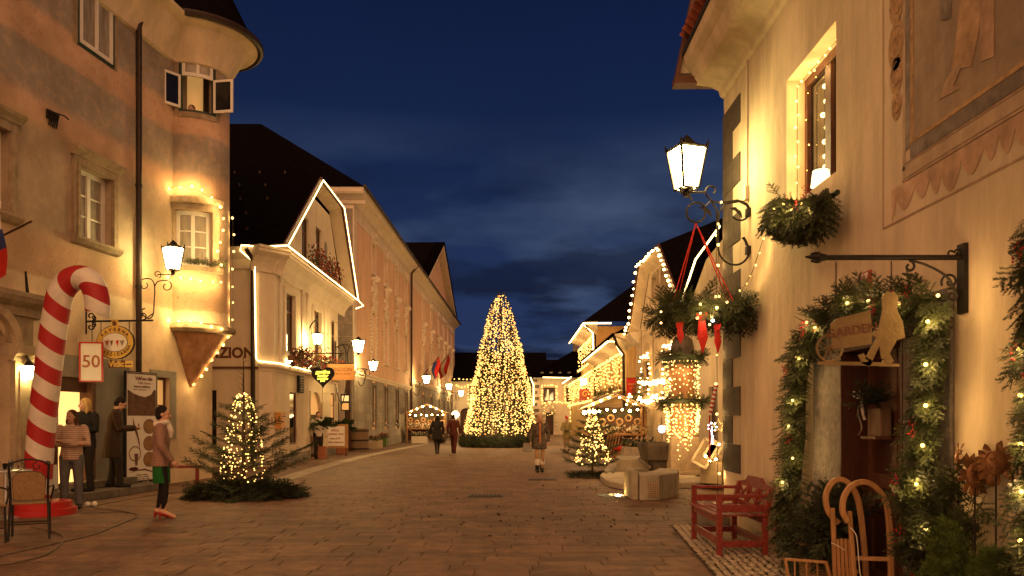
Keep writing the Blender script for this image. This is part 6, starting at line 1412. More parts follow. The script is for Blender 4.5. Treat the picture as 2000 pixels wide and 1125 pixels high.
for (cz, r_, k) in ((3.95, .10, 1), (4.18, .13, -1), (4.42, .17, 1), (4.75, .15, 1), (5.05, .20, -1), (5.35, .16, 1)):
    c = RW.pt(u0 + .26, cz, .006); el_ = [(u0 + .27 + r_ * .75 * math.cos(a), cz + r_ * 1.15 * math.sin(a)) for a in [2 * PI * i / 14 for i in range(14)]]; flat(el_, 'mural_gold', .004 + .0006 * round(cz * 3 - 11))
    q = MB(); q.tube(spiral(c, RW.t, V((0, 0, 1)), r_ * .85, r_ * .15, PI * .5, PI * .5 + k * 8, 26), .009, 4); q.v = [V((min(3.0 - .0012 - .0003 * round(cz * 3 - 11), p.x), p.y, p.z)) for p in q.v]; q.build('painted_scroll', 'mural_line', fp)
lo_ = [.0085]
def lg(pts, m): lo_[0] += .0007; flat([RW.uv(*p) for p in pts], m, lo_[0])
lg([(1862, 135), (1900, 130), (1915, 60), (1918, 0), (1878, 0), (1872, 60)], 'mural_skin'); lg([(1867, 128), (1884, 122), (1866, 165), (1880, 172), (1838, 194), (1846, 166)], 'mural_line'); lg([(1920, 120), (1945, 110), (1945, 0), (1915, 0)], 'mural_orange'); lg([(1840, 40), (1860, 35), (1862, 0), (1840, 0)], 'mural_blue')
# ---- door
js = .66; b = MB(); jz = 2.40
b.wbox(RW, dd[1], dd[1] + js, 0, dd[3] + .0, .002, .04); b.build('door_jamb', 'jamb_stone', shop, bevel=.015); MB().wbox(RW, dd[0] - js, dd[0], 0, dd[3], .002, .04).build('door_jamb', 'jamb_stone', shop, bevel=.015); MB().wbox(RW, dd[0] - js, dd[1] + js, dd[3] + .004, jz, .002, .05).build('door_lintel', 'jamb_stone', shop, bevel=.015)
MB().wbox(RW, dd[0] - .2, dd[1] + .2, 0, .06, -.3, .2).build('door_step', 'dark_stone', shop)
b = MB(); b.wbox(RW, dd[1] - .02, dd[1] + .005, dd[2], dd[3], -.3, .043); b.wbox(RW, dd[0] - .005, dd[0] + .02, dd[2], dd[3], -.3, .043); b.wbox(RW, dd[0] + .02, dd[1] - .02, dd[3] - .02, dd[3] + .003, -.3, .053); b.build('door_lining', 'wood_door', shop)
b = MB(); D0, D1 = -.27, -.20; um = (dd[0] + dd[1]) / 2
b.wbox(RW, dd[0], dd[1], dd[2], dd[3], D0, D1 - .03); dr_ = b.build('door', 'wood_door', shop)
for (a, c) in ((dd[0], um - .01), (um + .01, dd[1])):
    for (z0, z1) in ((dd[2], dd[2] + .12), (dd[2] + .85, dd[2] + .97), (dd[3] - .55, dd[3] - .47), (dd[3] - .1, dd[3])): MB().wbox(RW, a + .09, c - .09, z0, z1, D1 - .03, D1).build('rail', 'wood_brown', dr_)
    for (p, q) in ((a, a + .09), (c - .09, c)): MB().wbox(RW, p, q, dd[2], dd[3], D1 - .03, D1).build('stile', 'wood_brown', dr_)
b = MB(); b.tube([RW.pt(um - .06, 1.0, -.2), RW.pt(um - .06, 1.0, -.14), RW.pt(um - .16, 1.0, -.14)], .012, 6); b.build('door_handle', 'iron', dr_)
u, z = RW.uv(1693, 548); t = tag(MB().wbox(RW, u - .105, u + .105, z - .10, z + .075, .003, .02).build('number_plate', 'red_dull', None, org=RW.pt(u, z), bevel=.004), 'small red house number plate 17 on the garden shop wall', 'number plate'); text('17', .12, RW.pt(u, z + .01, .023), -RW.t, RW.n, 'white_matt', t, bold=.004); text('LINHARTOV TRG', .026, RW.pt(u, z - .068, .023), -RW.t, RW.n, 'white_matt', t)
# ---- flat iron sign with the gardener
bz = RW.z(1885, 503); bu = RW.u(1885); t = thing('sign_bracket', 'long wrought-iron bracket over the garden shop door', 'bracket', RW.pt(bu, bz)); MB().wbox(RW, bu - .045, bu + .045, bz - .37, bz + .09, .003, .03).build('back_plate', 'iron', t)
tip = RW.pt(bu, bz, 1.03); MB().tube([RW.pt(bu, bz, .03), RW.pt(bu, bz, .93)], .018, 8).build('rod', 'iron', t, smooth=True)
b = MB(); X = RW.n; U = V((0, 0, 1)); b.tube([RW.pt(bu, bz, .92), RW.pt(bu, bz, .97), RW.pt(bu, bz + .005, 1.06)], [.022, .03, .004], 6)
for s in (-1, 1): b.tube(smooth_path([RW.pt(bu, bz, .94), RW.pt(bu, bz + .03 * s, .97), RW.pt(bu, bz + .022 * s, 1.02)], 4), .008, 4)
b.build('finial', 'iron', t)
b = MB(); c0 = RW.pt(bu, bz - .02, 0); b.tube(smooth_path([RW.pt(bu, bz - .26, .05), RW.pt(bu, bz - .13, .12), RW.pt(bu, bz - .05, .26), RW.pt(bu, bz - .022, .36)], 6) + spiral(RW.pt(bu, bz - .06, .37), X, U, .04, .012, PI / 2, PI * 2.4, 12), .009, 5)
b.tube(spiral(RW.pt(bu, bz - .16, .10), X, U, .06, .014, -.5, 6.5, 18), .008, 5); b.tube(spiral(RW.pt(bu, bz - .25, .085), X, U, .05, .012, 1, 8, 18), .008, 5); b.tube(spiral(RW.pt(bu, bz + .03, .09), X, U, .035, .01, 3, 9, 14), .007, 5); b.tube(spiral(RW.pt(bu, bz + .03, .045), X, U, .028, .01, 0, 6, 14), .007, 5); b.build('scrollwork', 'iron', t)
gd = 5.27
def gpx(x, y): return P(x, y, gd)
t = thing('gardener_sign', 'cut-out metal sign of a gardener pushing a wheelbarrow marked GARDEN', 'sign', gpx(1675, 715))
TH_ = V((0, .012, 0))
bd = MB().prism([gpx(*p) for p in ((1622, 632), (1635, 622), (1700, 606), (1704, 650), (1702, 672), (1650, 680), (1626, 682))], TH_).build('barrow', 'brass_sheet', t, fix=True)
text('GARDEN', .085, gpx(1664, 646) + V((0, -.004, 0)), V((1, 0, .16)), (0, -1, 0), 'brown_paint', bd, ext=.002)
b = MB(); b.prism([gpx(*p) for p in ((1722, 582), (1732, 570), (1748, 570), (1755, 582), (1752, 604), (1764, 630), (1768, 660), (1752, 664), (1738, 690), (1746, 705), (1738, 712), (1722, 700), (1718, 676), (1702, 708), (1690, 700), (1712, 660), (1702, 654), (1716, 640), (1724, 606))], TH_); b.build('gardener', 'brass_sheet', t)
b = MB(); b.prism([gpx(*p) for p in ((1676, 694), (1686, 690), (1704, 708), (1698, 716), (1684, 710))], TH_); b.build('boot', 'brass_sheet', t)
b = MB(); b.prism([gpx(*p) for p in ((1597, 706), (1640, 706), (1694, 707), (1700, 700), (1704, 707), (1722, 708), (1727, 700), (1731, 709), (1757, 711), (1757, 716), (1597, 712))], TH_); b.build('ground_strip', 'brass_sheet', t)
wc = gpx(1621, 680); b = MB(); b.tube([wc + V((.085 * math.cos(a), .006, .088 * math.sin(a))) for a in [2 * PI * i / 28 for i in range(28)]], .009, 5, closed=True)
for i in range(8): a = PI * i / 4 + .2; b.tube([wc + V((0, .006, 0)), wc + V((.085 * math.cos(a), .006, .088 * math.sin(a)))], .005, 4)
b.build('wheel', 'brass_sheet', t)
for i, (px, y0) in enumerate(((1633, 512), (1741, 510))):
    b = MB(); y1 = 622 if i == 0 else 571; n = int((y1 - y0) / 5)
    for k in range(n):
        c = gpx(px, y0 + (k + .5) * (y1 - y0) / n); ax = V((1, 0, 0)) if k % 2 else V((0, 1, 0)); b.tube([c + ax * (.005 * math.cos(a)) + V((0, 0, .011 * math.sin(a))) for a in [2 * PI * j / 6 for j in range(6)]], .0022, 4, closed=True)
    b.build('chain', 'iron', t, kind='stuff', fix=False)
# ---- garlands round the door
def rpx(x, y, o=.16): return RW.at(x, y, o)
def near_garland(label, path, step, rad, L, lights, droop=.7, n=1, face=RW.n, berries=10, name='garland', tpl=None, m='fir', br=.015):
    path = smooth_path(path, 5); t = thing(name, label, 'garland', path[-1])
    fir('greenery', garland_items(path, step, rad, L, droop, .8, .25, n, face), m, t, tpl or SPR_HI)
    MB().tube([p - face * .05 for p in path], rad * .32, 6).build('core', 'fir_dark', t, fix=False)
    if lights: bulbs(lights, br, 'bulb_warm', t, jit=.1); [glow(t, V(p), 2.7, (1, .60, .2), br * 2) for p in lights]
    if berries:
        bp = []
        for _ in range(berries):
            c = rnd.choice(path) + face * (rad + .05) + rdir() * rad * .9
            for _ in range(16): bp.append(c + rdir() * .045 * rnd.random() + V((0, 0, rnd.uniform(-.05, .05))))
        bulbs(bp, .0065, 'berry_red', t, name='berries')
    return t
near_garland('heavy fir garland with red berries down the bench side of the shop door', [rpx(1598, 650), rpx(1572, 690), rpx(1560, 760), rpx(1558, 850), rpx(1550, 940), rpx(1545, 1000), rpx(1548, 1060)], .0125, .085, .22, [rpx(1548, 782, .30), rpx(1540, 832, .30), rpx(1528, 942, .30), rpx(1560, 700, .30), rpx(1548, 895, .30)], n=2, berries=6)
near_garland('fir garland with red berries across the lintel of the shop door', [rpx(1590, 640), rpx(1640, 605), rpx(1700, 592), rpx(1760, 590), rpx(1830, 580)], .013, .065, .19, [rpx(1575, 630, .28), rpx(1592, 640, .28), rpx(1655, 592, .28), rpx(1696, 588, .28), rpx(1755, 592, .28)], droop=.45, n=2, berries=8)
near_garland('thick hanging fir garland with bulbs under the sign bracket', [rpx(1835, 590), rpx(1832, 640), rpx(1826, 720), rpx(1818, 800), rpx(1808, 880), rpx(1798, 960), rpx(1800, 1060), rpx(1805, 1120)], .011, .08, .185, [rpx(1832, 577, .28), rpx(1812, 628, .28), rpx(1808, 712, .28), rpx(1808, 792, .28), rpx(1802, 870, .28), rpx(1790, 946, .28), rpx(1808, 1032, .28)], n=2, berries=6)
near_garland('fir garland cut by the right edge of the picture', [rpx(2030, 415, .10), rpx(2032, 520, .10), rpx(2030, 640, .10), rpx(2028, 760, .10), rpx(2030, 900, .10), rpx(2028, 1020, .10), rpx(2025, 1130, .10)], .016, .05, .2, [rpx(1990, 682, .2), rpx(1993, 772, .2), rpx(1994, 868, .2), rpx(1995, 960, .2), rpx(1993, 1056, .2)], n=2, berries=3, droop=.8)
sw_ = near_garland('bushy fir swag with bulbs hanging under the upper shop window', [rpx(1520, 395, .2), rpx(1555, 400, .22), rpx(1590, 395, .22), rpx(1625, 375, .2)], .010, .08, .31, [rpx(x, y, .36) for x, y in ((1512, 408), (1530, 398), (1547, 410), (1565, 398), (1580, 412), (1548, 425), (1518, 432))], droop=2.0, n=3, berries=4, br=.014)
near_garland('heap of fir branches on the cobbles at the foot of the bench-side garland', [rpx(1575, 1075, .18), rpx(1600, 1050, .25), rpx(1645, 1035, .28)], .012, .10, .26, [], droop=.5, n=2, berries=0, m='fir_dark')
# light string on the window and down to the wreath
string_lights('bulbs framing the upper window of the garden shop', [rpx(1557, 385, -.08), rpx(1557, 170, -.08), rpx(1640, 72, -.08)], .15, .014, 'bulb_warm', jit=.02, power=1.1); string_lights('bulbs stapled to the window frame of the garden shop', [RW.pt(ww[1] - .14, ww[2] + .1, -.18), RW.pt(ww[1] - .14, ww[3] - .12, -.18), RW.pt(ww[0] + .3, ww[3] - .12, -.18)], .28, .008, 'bulb_warm', jit=.015)
string_lights('slanting string of bulbs from the window swag to the hanging wreath', [rpx(1490, 468, .1), rpx(1470, 530, .15), P(1445, 575, 9.9)], .17, .012, 'bulb_warm', jit=.02, power=.6)
string_lights('bulbs running down the corner stones of the garden shop', [RW.pt(RW.L + .03, 4.1, .10), RW.pt(RW.L + .03, .35, .08)], .42, .018, 'bulb_warm', jit=.02, power=2.5)
# ---- big street lantern on its scrolled bracket
LD = 10.03
def lp(x, y, d=LD): return P(x, y, d)
t = thing('street_lantern', 'large lit lantern on a scrolled iron bracket at the corner of the garden shop', 'lantern', lp(1465, 450)); lantern(t, lp(1341, 369), .50, .33, 'lamp_glass', wt=.36, wb=.215)
b = MB(); X = V((1, 0, 0)); r20 = 21 / F * LD
b.tube(spiral(lp(1360, 416), X, U, r20 * .8, r20, 2 * PI + .6, .2 * PI, 26) + [lp(1388, 392), lp(1400, 410), lp(1402, 478)], .013, 6); b.tube(spiral(lp(1445, 413), X, U, r20 * .8, r20, PI * 1.2 - PI * 2, PI * .8, 26)[:22] + smooth_path([lp(1418, 398), lp(1405, 415), lp(1402, 445)], 3), .013, 6)
b.tube(smooth_path([lp(1402, 478), lp(1406, 498), lp(1420, 513), lp(1440, 517), lp(1456, 508), lp(1463, 492), lp(1460, 478), lp(1452, 466)], 5), .013, 6); b.tube(spiral(lp(1390, 373), X, U, .035, .09, -1, 4.2, 16) + [lp(1392, 394), lp(1410, 396), lp(1440, 391)], .012, 6); b.tube([lp(1328, 376), lp(1378, 375)], .014, 6); b.tube([lp(1341, 376), lp(1352, 392)], .012, 6); b.tube([lp(1440, 391), lp(1458, 400), lp(1465, 412)], .016, 6); b.build('bracket', 'iron', t, smooth=True)
for (x, y, dx) in ((1376, 410, 12), (1436, 412, 12), (1454, 470, 6)): MB().prism([lp(x - dx, y - 5), lp(x, y - 8), lp(x + dx, y + 2), lp(x + dx + 2, y + 14), lp(x + dx - 4, y + 8), lp(x, y - 1)], V((0, .012, 0))).build('iron_leaf', 'iron', t)
for y in (415, 489): MB().wbox(RW, RW.u(1465) - .05, RW.u(1465) + .05, RW.z(1465, y) - .05, RW.z(1465, y) + .05, .002, .05).build('wall_plate', 'iron', t)
# ---- advent wreath on red cords
wcn = lp(1371, 608, 10.0); t = thing('hanging_wreath', 'large fir wreath hung on red cords from the street lantern bracket', 'wreath', wcn); wr_ = .50
ring = [wcn + V((wr_ * math.cos(a), wr_ * math.sin(a), 0)) for a in [2 * PI * i / 24 for i in range(25)]]
fir('greenery', garland_items(ring, .014, .09, .235, .35, 1.0, .3, 2), 'fir', t, SPR_HI); MB().tube(ring[:-1], .07, 6, closed=True).build('core', 'fir_dark', t)
hk = lp(1359, 436)
for a in (.5, 2.1, 3.7, 5.3): MB().tube([hk, wcn + V((wr_ * math.cos(a), wr_ * math.sin(a), .06))], .0075, 5).build('cord', 'red_cloth', t)
for (px, y0, y1, w) in ((1328, 636, 672, .05), (1371, 618, 690, .075), (1401, 640, 690, .05)):
    b = MB(); c0, c1 = P(px, y0, 9.45), P(px, y1, 9.45); m_ = c0.lerp(c1, .55)
    b.prism([c0 + V((-w * .5, 0, 0)), c0 + V((w * .4, .02, 0)), m_ + V((w, .03, 0)), c1 + V((.005, 0, 0)), m_ + V((-w * .7, .01, 0))], V((.01, .012, 0))); b.prism([c0 + V((-w * .9, -.02, .03)), c0 + V((w * .9, 0, .05)), c0 + V((w * .7, 0, -.02)), c0 + V((-w * .8, 0, -.03))], V((0, .014, 0))); b.build('ribbon', 'red_cloth', t)
bulbs([P(x, y, 9.42) for x, y in ((1291, 609), (1291, 631), (1368, 594), (1368, 612), (1362, 621), (1390, 617), (1400, 601), (1420, 590), (1405, 579), (1386, 634))], .017, 'bulb_warm', t); [glow(t, P(x, y, 9.36), 2.2, (1, .6, .2), .035) for x, y in ((1291, 612), (1368, 600), (1400, 601), (1390, 620))]; bulbs([P(1392, 626, 9.4)], .018, 'bulb_cold', t, name='cold_bulb')
string_lights('loose bulbs twined up the bracket of the street lantern', [lp(1408, 394, 9.98), lp(1403, 435, 9.98), lp(1404, 478, 9.98), lp(1402, 522, 9.98), lp(1408, 560, 9.98)], .27, .017, 'bulb_warm', jit=.01, power=1)
t = thing('spiral_pole', 'small red and white striped pole behind the corner of the garden shop', 'pole', P(1393, 900, 14)); b = MB()
for i in range(14): c0, c1 = P(1399 - i * .9, 752 + i * 4.2, 14), P(1399 - (i + 1) * .9, 752 + (i + 1) * 4.2, 14); b.tube([c0, c1], .035, 8, mi=i % 2)
b.tube([P(1386, 811, 14), P(1386, 905, 14)], .012, 5, mi=0); b.build('pole', ['red_gloss', 'white_matt'], t)
t = thing('snow_light', 'cold white falling-snow light stick behind the shop corner', 'light', P(1391, 835, 14)); q = [P(1391 + rnd.uniform(-1, 1), 835 + i * 3.4, 14) for i in range(10)] + [P(1391 + 8 * math.cos(a), 834 + 8 * math.sin(a), 14) for a in [2 * PI * i / 7 for i in range(7)]]; bulbs(q, .014, 'bulb_cold', t); MB().tube([P(1391, 870, 14), P(1391, 800, 14)], .006, 4).build('stick', 'iron', t)
t = thing('star_light', 'outlined star of warm bulbs behind the shop corner', 'light', P(1403, 832, 13.6)); pts = [P(1403 + (13 if i % 2 == 0 else 6) * math.cos(PI * i / 5 + PI / 2), 832 - (13 if i % 2 == 0 else 6) * math.sin(PI * i / 5 + PI / 2), 13.6) for i in range(10)]; bulbs(along(pts, .03, True), .010, 'bulb_tiny', t); MB().tube(pts, .006, 4, closed=True).build('frame', 'iron', t)
t = thing('star_light', 'cold white star light standing above the fountain basin', 'light', P(1293, 838, 22)); q = [P(1293 + r_ * math.cos(a), 838 + r_ * math.sin(a), 22) for a in [PI * i / 4 for i in range(8)] for r_ in (3, 6)]; bulbs(q, .022, 'bulb_cold', t); MB().tube([P(1293, 815, 22), P(1293, 862, 22)], .012, 5).build('stick', 'iron', t)
# ---- red garden bench
def bench():
    A, Bq = 8.72, 9.93; xf, xb = 2.27, 2.77; t = thing('garden_bench', 'red wooden garden bench against the corner of the garden shop', 'bench', ((xf + xb) / 2, 9.3, 0)); m = 'wood_red'; s = .06
    def add(nm, a, c, w, h): MB().bar(a, c, w, h).build(nm, m, t, bevel=.005)
    for y in (A, Bq):
        add('leg', V((xf, y, 0.005)), V((xf, y, .69)), s, s); add('leg', V((xb, y, 0.005)), V((xb, y, .43)), s, s); add('leg', V((xb, y, .43)), V((xb + .07, y, .74)), s, s)
        add('armrest', V((xf - .02, y, .665)), V((xb + .03, y, .665)), .055, .035); add('arm_rail', V((xf + .03, y, .53)), V((xb + .01, y, .53)), .03, .08); add('stretcher', V((xf + .03, y, .14)), V((xb - .03, y, .14)), .03, .07)
    for x, z, nm in ((xf, .40, 'front_rail'), (xb, .40, 'back_rail'), (xf, .17, 'low_stretcher'), (xb, .15, 'low_stretcher')): add(nm, V((x, A + .03, z)), V((x, Bq - .03, z)), .028, .085)
    for i in range(6): add('slat', V((xf - .02 + i * .092, A - .02, .452)), V((xf - .02 + i * .092, Bq + .02, .452)), .07, .022)
    prof = [(A - .03, .70), (Bq + .03, .70), (Bq + .03, .745), (Bq - .25, .775), (Bq - .35, .835), (A + .35, .835), (A + .25, .775), (A - .03, .745)]
    MB().prism([V((xb + .065, y, z)) for y, z in prof], V((.028, 0, 0))).build('top_rail', m, t, bevel=.005); add('back_slat_rail', V((xb + .02, A + .03, .50)), V((xb + .02, Bq - .03, .50)), .026, .06)
    for i in range(3):
        y0 = A + .05 + i * .38; y1 = y0 + .36
        add('cross_slat', V((xb + .028, y0, .53)), V((xb + .068, y1, .70)), .018, .04); add('cross_slat', V((xb + .022, y1, .53)), V((xb + .062, y0, .70)), .018, .04)
    for y in (A + .39, A + .77): add('back_post', V((xb + .025, y, .53)), V((xb + .066, y, .70)), .024, .05)
bench()
t = tag(MB().ball(G(1385, 1034) + V((.12, .2, .1)), .26, .24, .22, 16, 10).build('guard_stone', 'dark_stone', None, org=G(1385, 1034), smooth=True), 'rounded stone at the wall corner seen under the red bench', 'stone')
# ---- sleds
def pth(pts, d, n=5): return smooth_path([P(x, y, d) for x, y in pts], n)
t = thing('wooden_sled', 'tall wooden sled with curled runners standing in front of the shop door', 'sled', P(1690, 1190, 6.3) * 1); sl = 'wood_sled'
def strip(path, w, h): 
    b = MB(); n = len(path); Y = V((0, 1, 0))
    for i, p in enumerate(path):
        tg = (path[min(i + 1, n - 1)] - path[max(i - 1, 0)]).normalized(); nn = tg.cross(Y).normalized()
        b.v += [p + nn * h / 2 - Y * w / 2, p + nn * h / 2 + Y * w / 2, p - nn * h / 2 + Y * w / 2, p - nn * h / 2 - Y * w / 2]
    for i in range(n - 1):
        for k in range(4): b.f.append((i * 4 + k, i * 4 + (k + 1) % 4, i * 4 + 4 + (k + 1) % 4, i * 4 + 4 + k)); b.mi.append(0)
    b.f += [(0, 1, 2, 3), tuple(n * 4 - 4 + k for k in range(4))]; b.mi += [0, 0]; return b
strip(pth(((1741, 1192), (1740, 1100), (1736, 1015), (1728, 976), (1708, 950), (1685, 941), (1662, 950), (1648, 972), (1646, 1000), (1656, 1020)), 6.2), .035, .042).build('runner', sl, t, bevel=.006)
strip(pth(((1692, 1187), (1690, 1100), (1681, 1005), (1672, 966), (1656, 943), (1638, 936), (1622, 946), (1613, 970), (1618, 1000), (1638, 1022)), 6.45), .035, .042).build('runner', sl, t, bevel=.006)
for (a, c, d) in (((1626, 992), (1634, 1190), 6.4), ((1659, 998), (1674, 1190), 6.25)): MB().bar(P(*a, d), P(*c, d), .035, .03).build('post', sl, t, bevel=.008)
for i in range(6): f = i / 5; MB().bar(P(1628 + 38 * f, 1052 + 12 * abs(f - .5) ** 2, 6.36 - .1 * f), P(1634 + 40 * f, 1188, 6.36 - .1 * f), .022, .012, V((0, 1, 0))).build('slat', 'wood_oak', t)
MB().bar(P(1672, 1090, 6.3), P(1738, 1092, 6.2), .03, .03).build('crossbar', sl, t); MB().bar(P(1630, 1112, 6.42), P(1676, 1116, 6.26), .02, .03).build('crossbar', sl, t)
b = MB(); b.tube(smooth_path([P(1660, 1030, 6.2), P(1672, 1045, 6.18), P(1676, 1075, 6.18), P(1680, 1120, 6.18), P(1690, 1150, 6.18)], 4), .004, 4); b.tube(smooth_path([P(1624, 1060, 6.3), P(1640, 1068, 6.3), P(1650, 1075, 6.3)], 4), .004, 4); b.build('cord', 'white_matt', t)
t = thing('toy_sled', 'low pale wooden sled back with spindles at the bottom edge', 'sled', P(1578, 1170, 6.6)); d = 6.6; zt = P(1540, 1092, d).z
MB().bar(P(1535, 1092, d), P(1612, 1098, d - .1), .03, .022).build('rail', 'wood_oak', t, bevel=.004); MB().bar(P(1533, 1090, d), P(1548, 1175, d), .02, .025).build('post', 'wood_oak', t); MB().bar(P(1612, 1096, d - .1), P(1634, 1170, d - .1), .02, .025).build('post', 'wood_oak', t)
for x in (1552, 1575, 1596): MB().tube([P(x, 1096, d - .05), P(x + 2, 1172, d - .05)], .007, 6).build('spindle', 'wood_oak', t)
MB().bar(P(1540, 1168, d), P(1632, 1170, d - .1), .06, .03).build('base_board', 'wood_oak', t); MB().box(V((P(1580, 1168, d).x, d + .15, .06)), .36, .3, .03).build('seat', 'wood_oak', t)
t = thing('wicker_basket', 'wicker basket standing beside the wooden sled by the door', 'basket', P(1600, 1165, 7.05)); c = V((P(1605, 1100, 7.1).x, 7.1, 0)); b = MB()
for i in range(16):
    z = .02 + i * .024; r_ = .17 + .03 * i / 16; b.tube([c + V((r_ * math.cos(a) , r_ * math.sin(a), z + .004 * ((k + i) % 2))) for k, a in enumerate([2 * PI * k / 28 for k in range(28)])], .0125, 5, closed=True)
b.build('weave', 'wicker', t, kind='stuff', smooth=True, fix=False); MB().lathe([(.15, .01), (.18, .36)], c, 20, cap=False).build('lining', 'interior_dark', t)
MB().tube([c + V((.205 * math.cos(a), .205 * math.sin(a), .40)) for a in [2 * PI * k / 24 for k in range(24)]], .02, 6, closed=True).build('rim', 'wicker', t)
# ---- door decoration, plants and metal sun faces
dc = RW.pt(RW.u(1690), RW.z(1690, 825), -.12); t = thing('door_box', 'box with a cream ribbon bow and fir twigs hung on the shop door', 'decoration', dc); MB().box(dc, .10, .24, .24).build('box', 'wood_barrel', t, bevel=.01); MB().box(dc + V((-.03, 0, -.13)), .14, .28, .02).build('shelf', 'wood_brown', t)
b = MB(); q = dc + V((-.07, .16, .22))
for s in (-1, 1): b.tube([q + V((-.02, 0, 0)), q + V((-.05, s * .06, .05)), q + V((-.04, s * .11, .02)), q + V((-.02, s * .05, -.01)), q], .012, 5, flat=.35)
b.tube(smooth_path([q, q + V((-.03, .03, -.12)), q + V((-.02, -.02, -.26)), q + V((-.03, .02, -.33))], 4), .012, 5, flat=.35); b.tube(smooth_path([q, q + V((-.03, -.05, -.10)), q + V((-.02, -.08, -.2))], 4), .012, 5, flat=.35); b.build('ribbon', 'scarf_white', t)
fir('twigs', [(dc + V((-.04, rnd.uniform(-.2, .1), .17)), V((rnd.uniform(-.6, .1), rnd.uniform(-1, .3), rnd.uniform(-.1, .6))), rnd.uniform(.14, .28)) for _ in range(26)], 'fir_dark', t, SPR_HI)
def thuja(label, c, h, r_, n):
    t = thing('thuja', label, 'shrub', c, 'potted thujas'); it = []
    for i in range(n):
        f = rnd.random() ** 1.2; a = rnd.uniform(0, 2 * PI); d = V((math.cos(a), math.sin(a), 0)); rr_ = r_ * (1 - f) ** .7 * rnd.uniform(.3, .8); it.append((c + d * rr_ + V((0, 0, .14 + (h - .2) * f)), d * .5 + V((0, 0, 1)) + rdir() * .25, rnd.uniform(.08, .16)))
    fir('foliage', it, 'thuja', t, SPR_TH); MB().lathe([(.10, 0), (.14, .2), (.15, .22)], c, 16).build('pot', 'terracotta', t, smooth=True)
SPR_TH = [sprig(40 + i, 20, 9, .16, .035, .8) for i in range(3)]
thuja('bright green thuja below the hanging garland, taller of the two', V((P(1848, 1000, 5.0).x, 4.98, .10)), .74, .21, 620); thuja('bright green thuja below the metal sun faces, shorter of the two', V((P(1935, 1000, 4.72).x, 4.72, .10)), .60, .20, 560)
def sun_face(label, px, py, d, r_, tilt):
    c = P(px, py, d); t = thing('sun_face', label, 'ornament', V((c.x, c.y, .1)), 'metal sun faces on rods'); X = V((math.cos(tilt), math.sin(tilt), 0)); U = V((0, 0, 1)); N_ = V((math.sin(tilt), -math.cos(tilt), 0))
    f = MB(); rot = Matrix((X, N_ * -1, U)).transposed(); f.ball(c, r_ * .52, r_ * .22, r_ * .60, 16, 10, rot); f.ball(c + N_ * r_ * .22 - U * r_ * .03, r_ * .07, r_ * .12, r_ * .2, 8, 6, rot)
    for s in (-1, 1): f.ball(c + N_ * r_ * .15 + X * s * r_ * .2 + U * r_ * .14, r_ * .10, r_ * .08, r_ * .05, 8, 6, rot); f.tube([c + N_ * r_ * .19 + X * s * r_ * .07 + U * r_ * .2, c + N_ * r_ * .18 + X * s * r_ * .33 + U * r_ * .24], r_ * .03, 5)
    f.ball(c + N_ * r_ * .19 - U * r_ * .3, r_ * .13, r_ * .06, r_ * .05, 8, 6, rot); f.build('face', 'rust_metal', t, smooth=True)
    for i in range(13):
        a = 2 * PI * i / 13 + rnd.uniform(-.1, .1); d_ = X * math.cos(a) + U * math.sin(a); e_ = X * -math.sin(a) + U * math.cos(a); p = MB(); L_ = r_ * rnd.uniform(.95, 1.15); k = rnd.uniform(-.2, .25)
        p.prism([c + d_ * r_ * .45 - e_ * r_ * .11, c + d_ * r_ * .45 + e_ * r_ * .11, c + d_ * L_ * .8 + e_ * r_ * .17 + N_ * r_ * k, c + d_ * L_ + N_ * r_ * (k + .1), c + d_ * L_ * .8 - e_ * r_ * .13 + N_ * r_ * k], N_ * .004); p.build('petal', 'rust_metal', t)
    MB().tube([c - U * r_ * .5, V((c.x, c.y, .1))], .006, 5).build('rod', 'iron', t)
sun_face('metal sun face on a rod, front one with the open mouth', 1904, 928, 4.9, .135, .25); sun_face('metal sun face on a rod, nearest the right-edge garland', 1945, 905, 4.8, .13, -.2); sun_face('metal sun face turned away beside the hanging garland', 1872, 895, 5.1, .10, 1.0)
t = thing('holly_pot', 'pot of holly with red berries in the lower right corner', 'plant', P(1965, 1150, 4.5)); c = V((P(1972, 1100, 4.35).x, 4.35, .08)); leaves('foliage', [(c + V((rnd.uniform(-.2, .2), rnd.uniform(-.15, .15), rnd.uniform(.25, .5))), rdir(-.2), rnd.uniform(.05, .08), .035) for _ in range(260)], 'leaf_green', t); bulbs([c + V((rnd.uniform(-.2, .2), rnd.uniform(-.15, .1), rnd.uniform(.3, .5))) for _ in range(60)], .008, 'berry_red', t, name='berries'); MB().lathe([(.12, 0), (.16, .27)], c, 16).build('pot', 'terracotta', t)
t = thing('fir_branches', 'loose fir branches leaning against the stone door jamb', 'greenery', rpx(1625, 1000, .3)); fir('branches', [(rpx(rnd.uniform(1605, 1650), rnd.uniform(1000, 1060), .22), V((rnd.uniform(-.5, .5), rnd.uniform(-.5, .3), rnd.uniform(.1, 1))), rnd.uniform(.25, .42)) for _ in range(44)], 'fir_dark', t, SPR_HI)
t = thing('fir_branches', 'fir branches stuck between the two thujas and the hanging garland', 'greenery', rpx(1835, 1040, .25)); fir('branches', [(rpx(rnd.uniform(1790, 1900), rnd.uniform(960, 1100), .14), V((rnd.uniform(-.9, .2), rnd.uniform(-.5, .5), rnd.uniform(-.2, 1))), rnd.uniform(.2, .34)) for _ in range(80)], 'fir', t, SPR_HI)
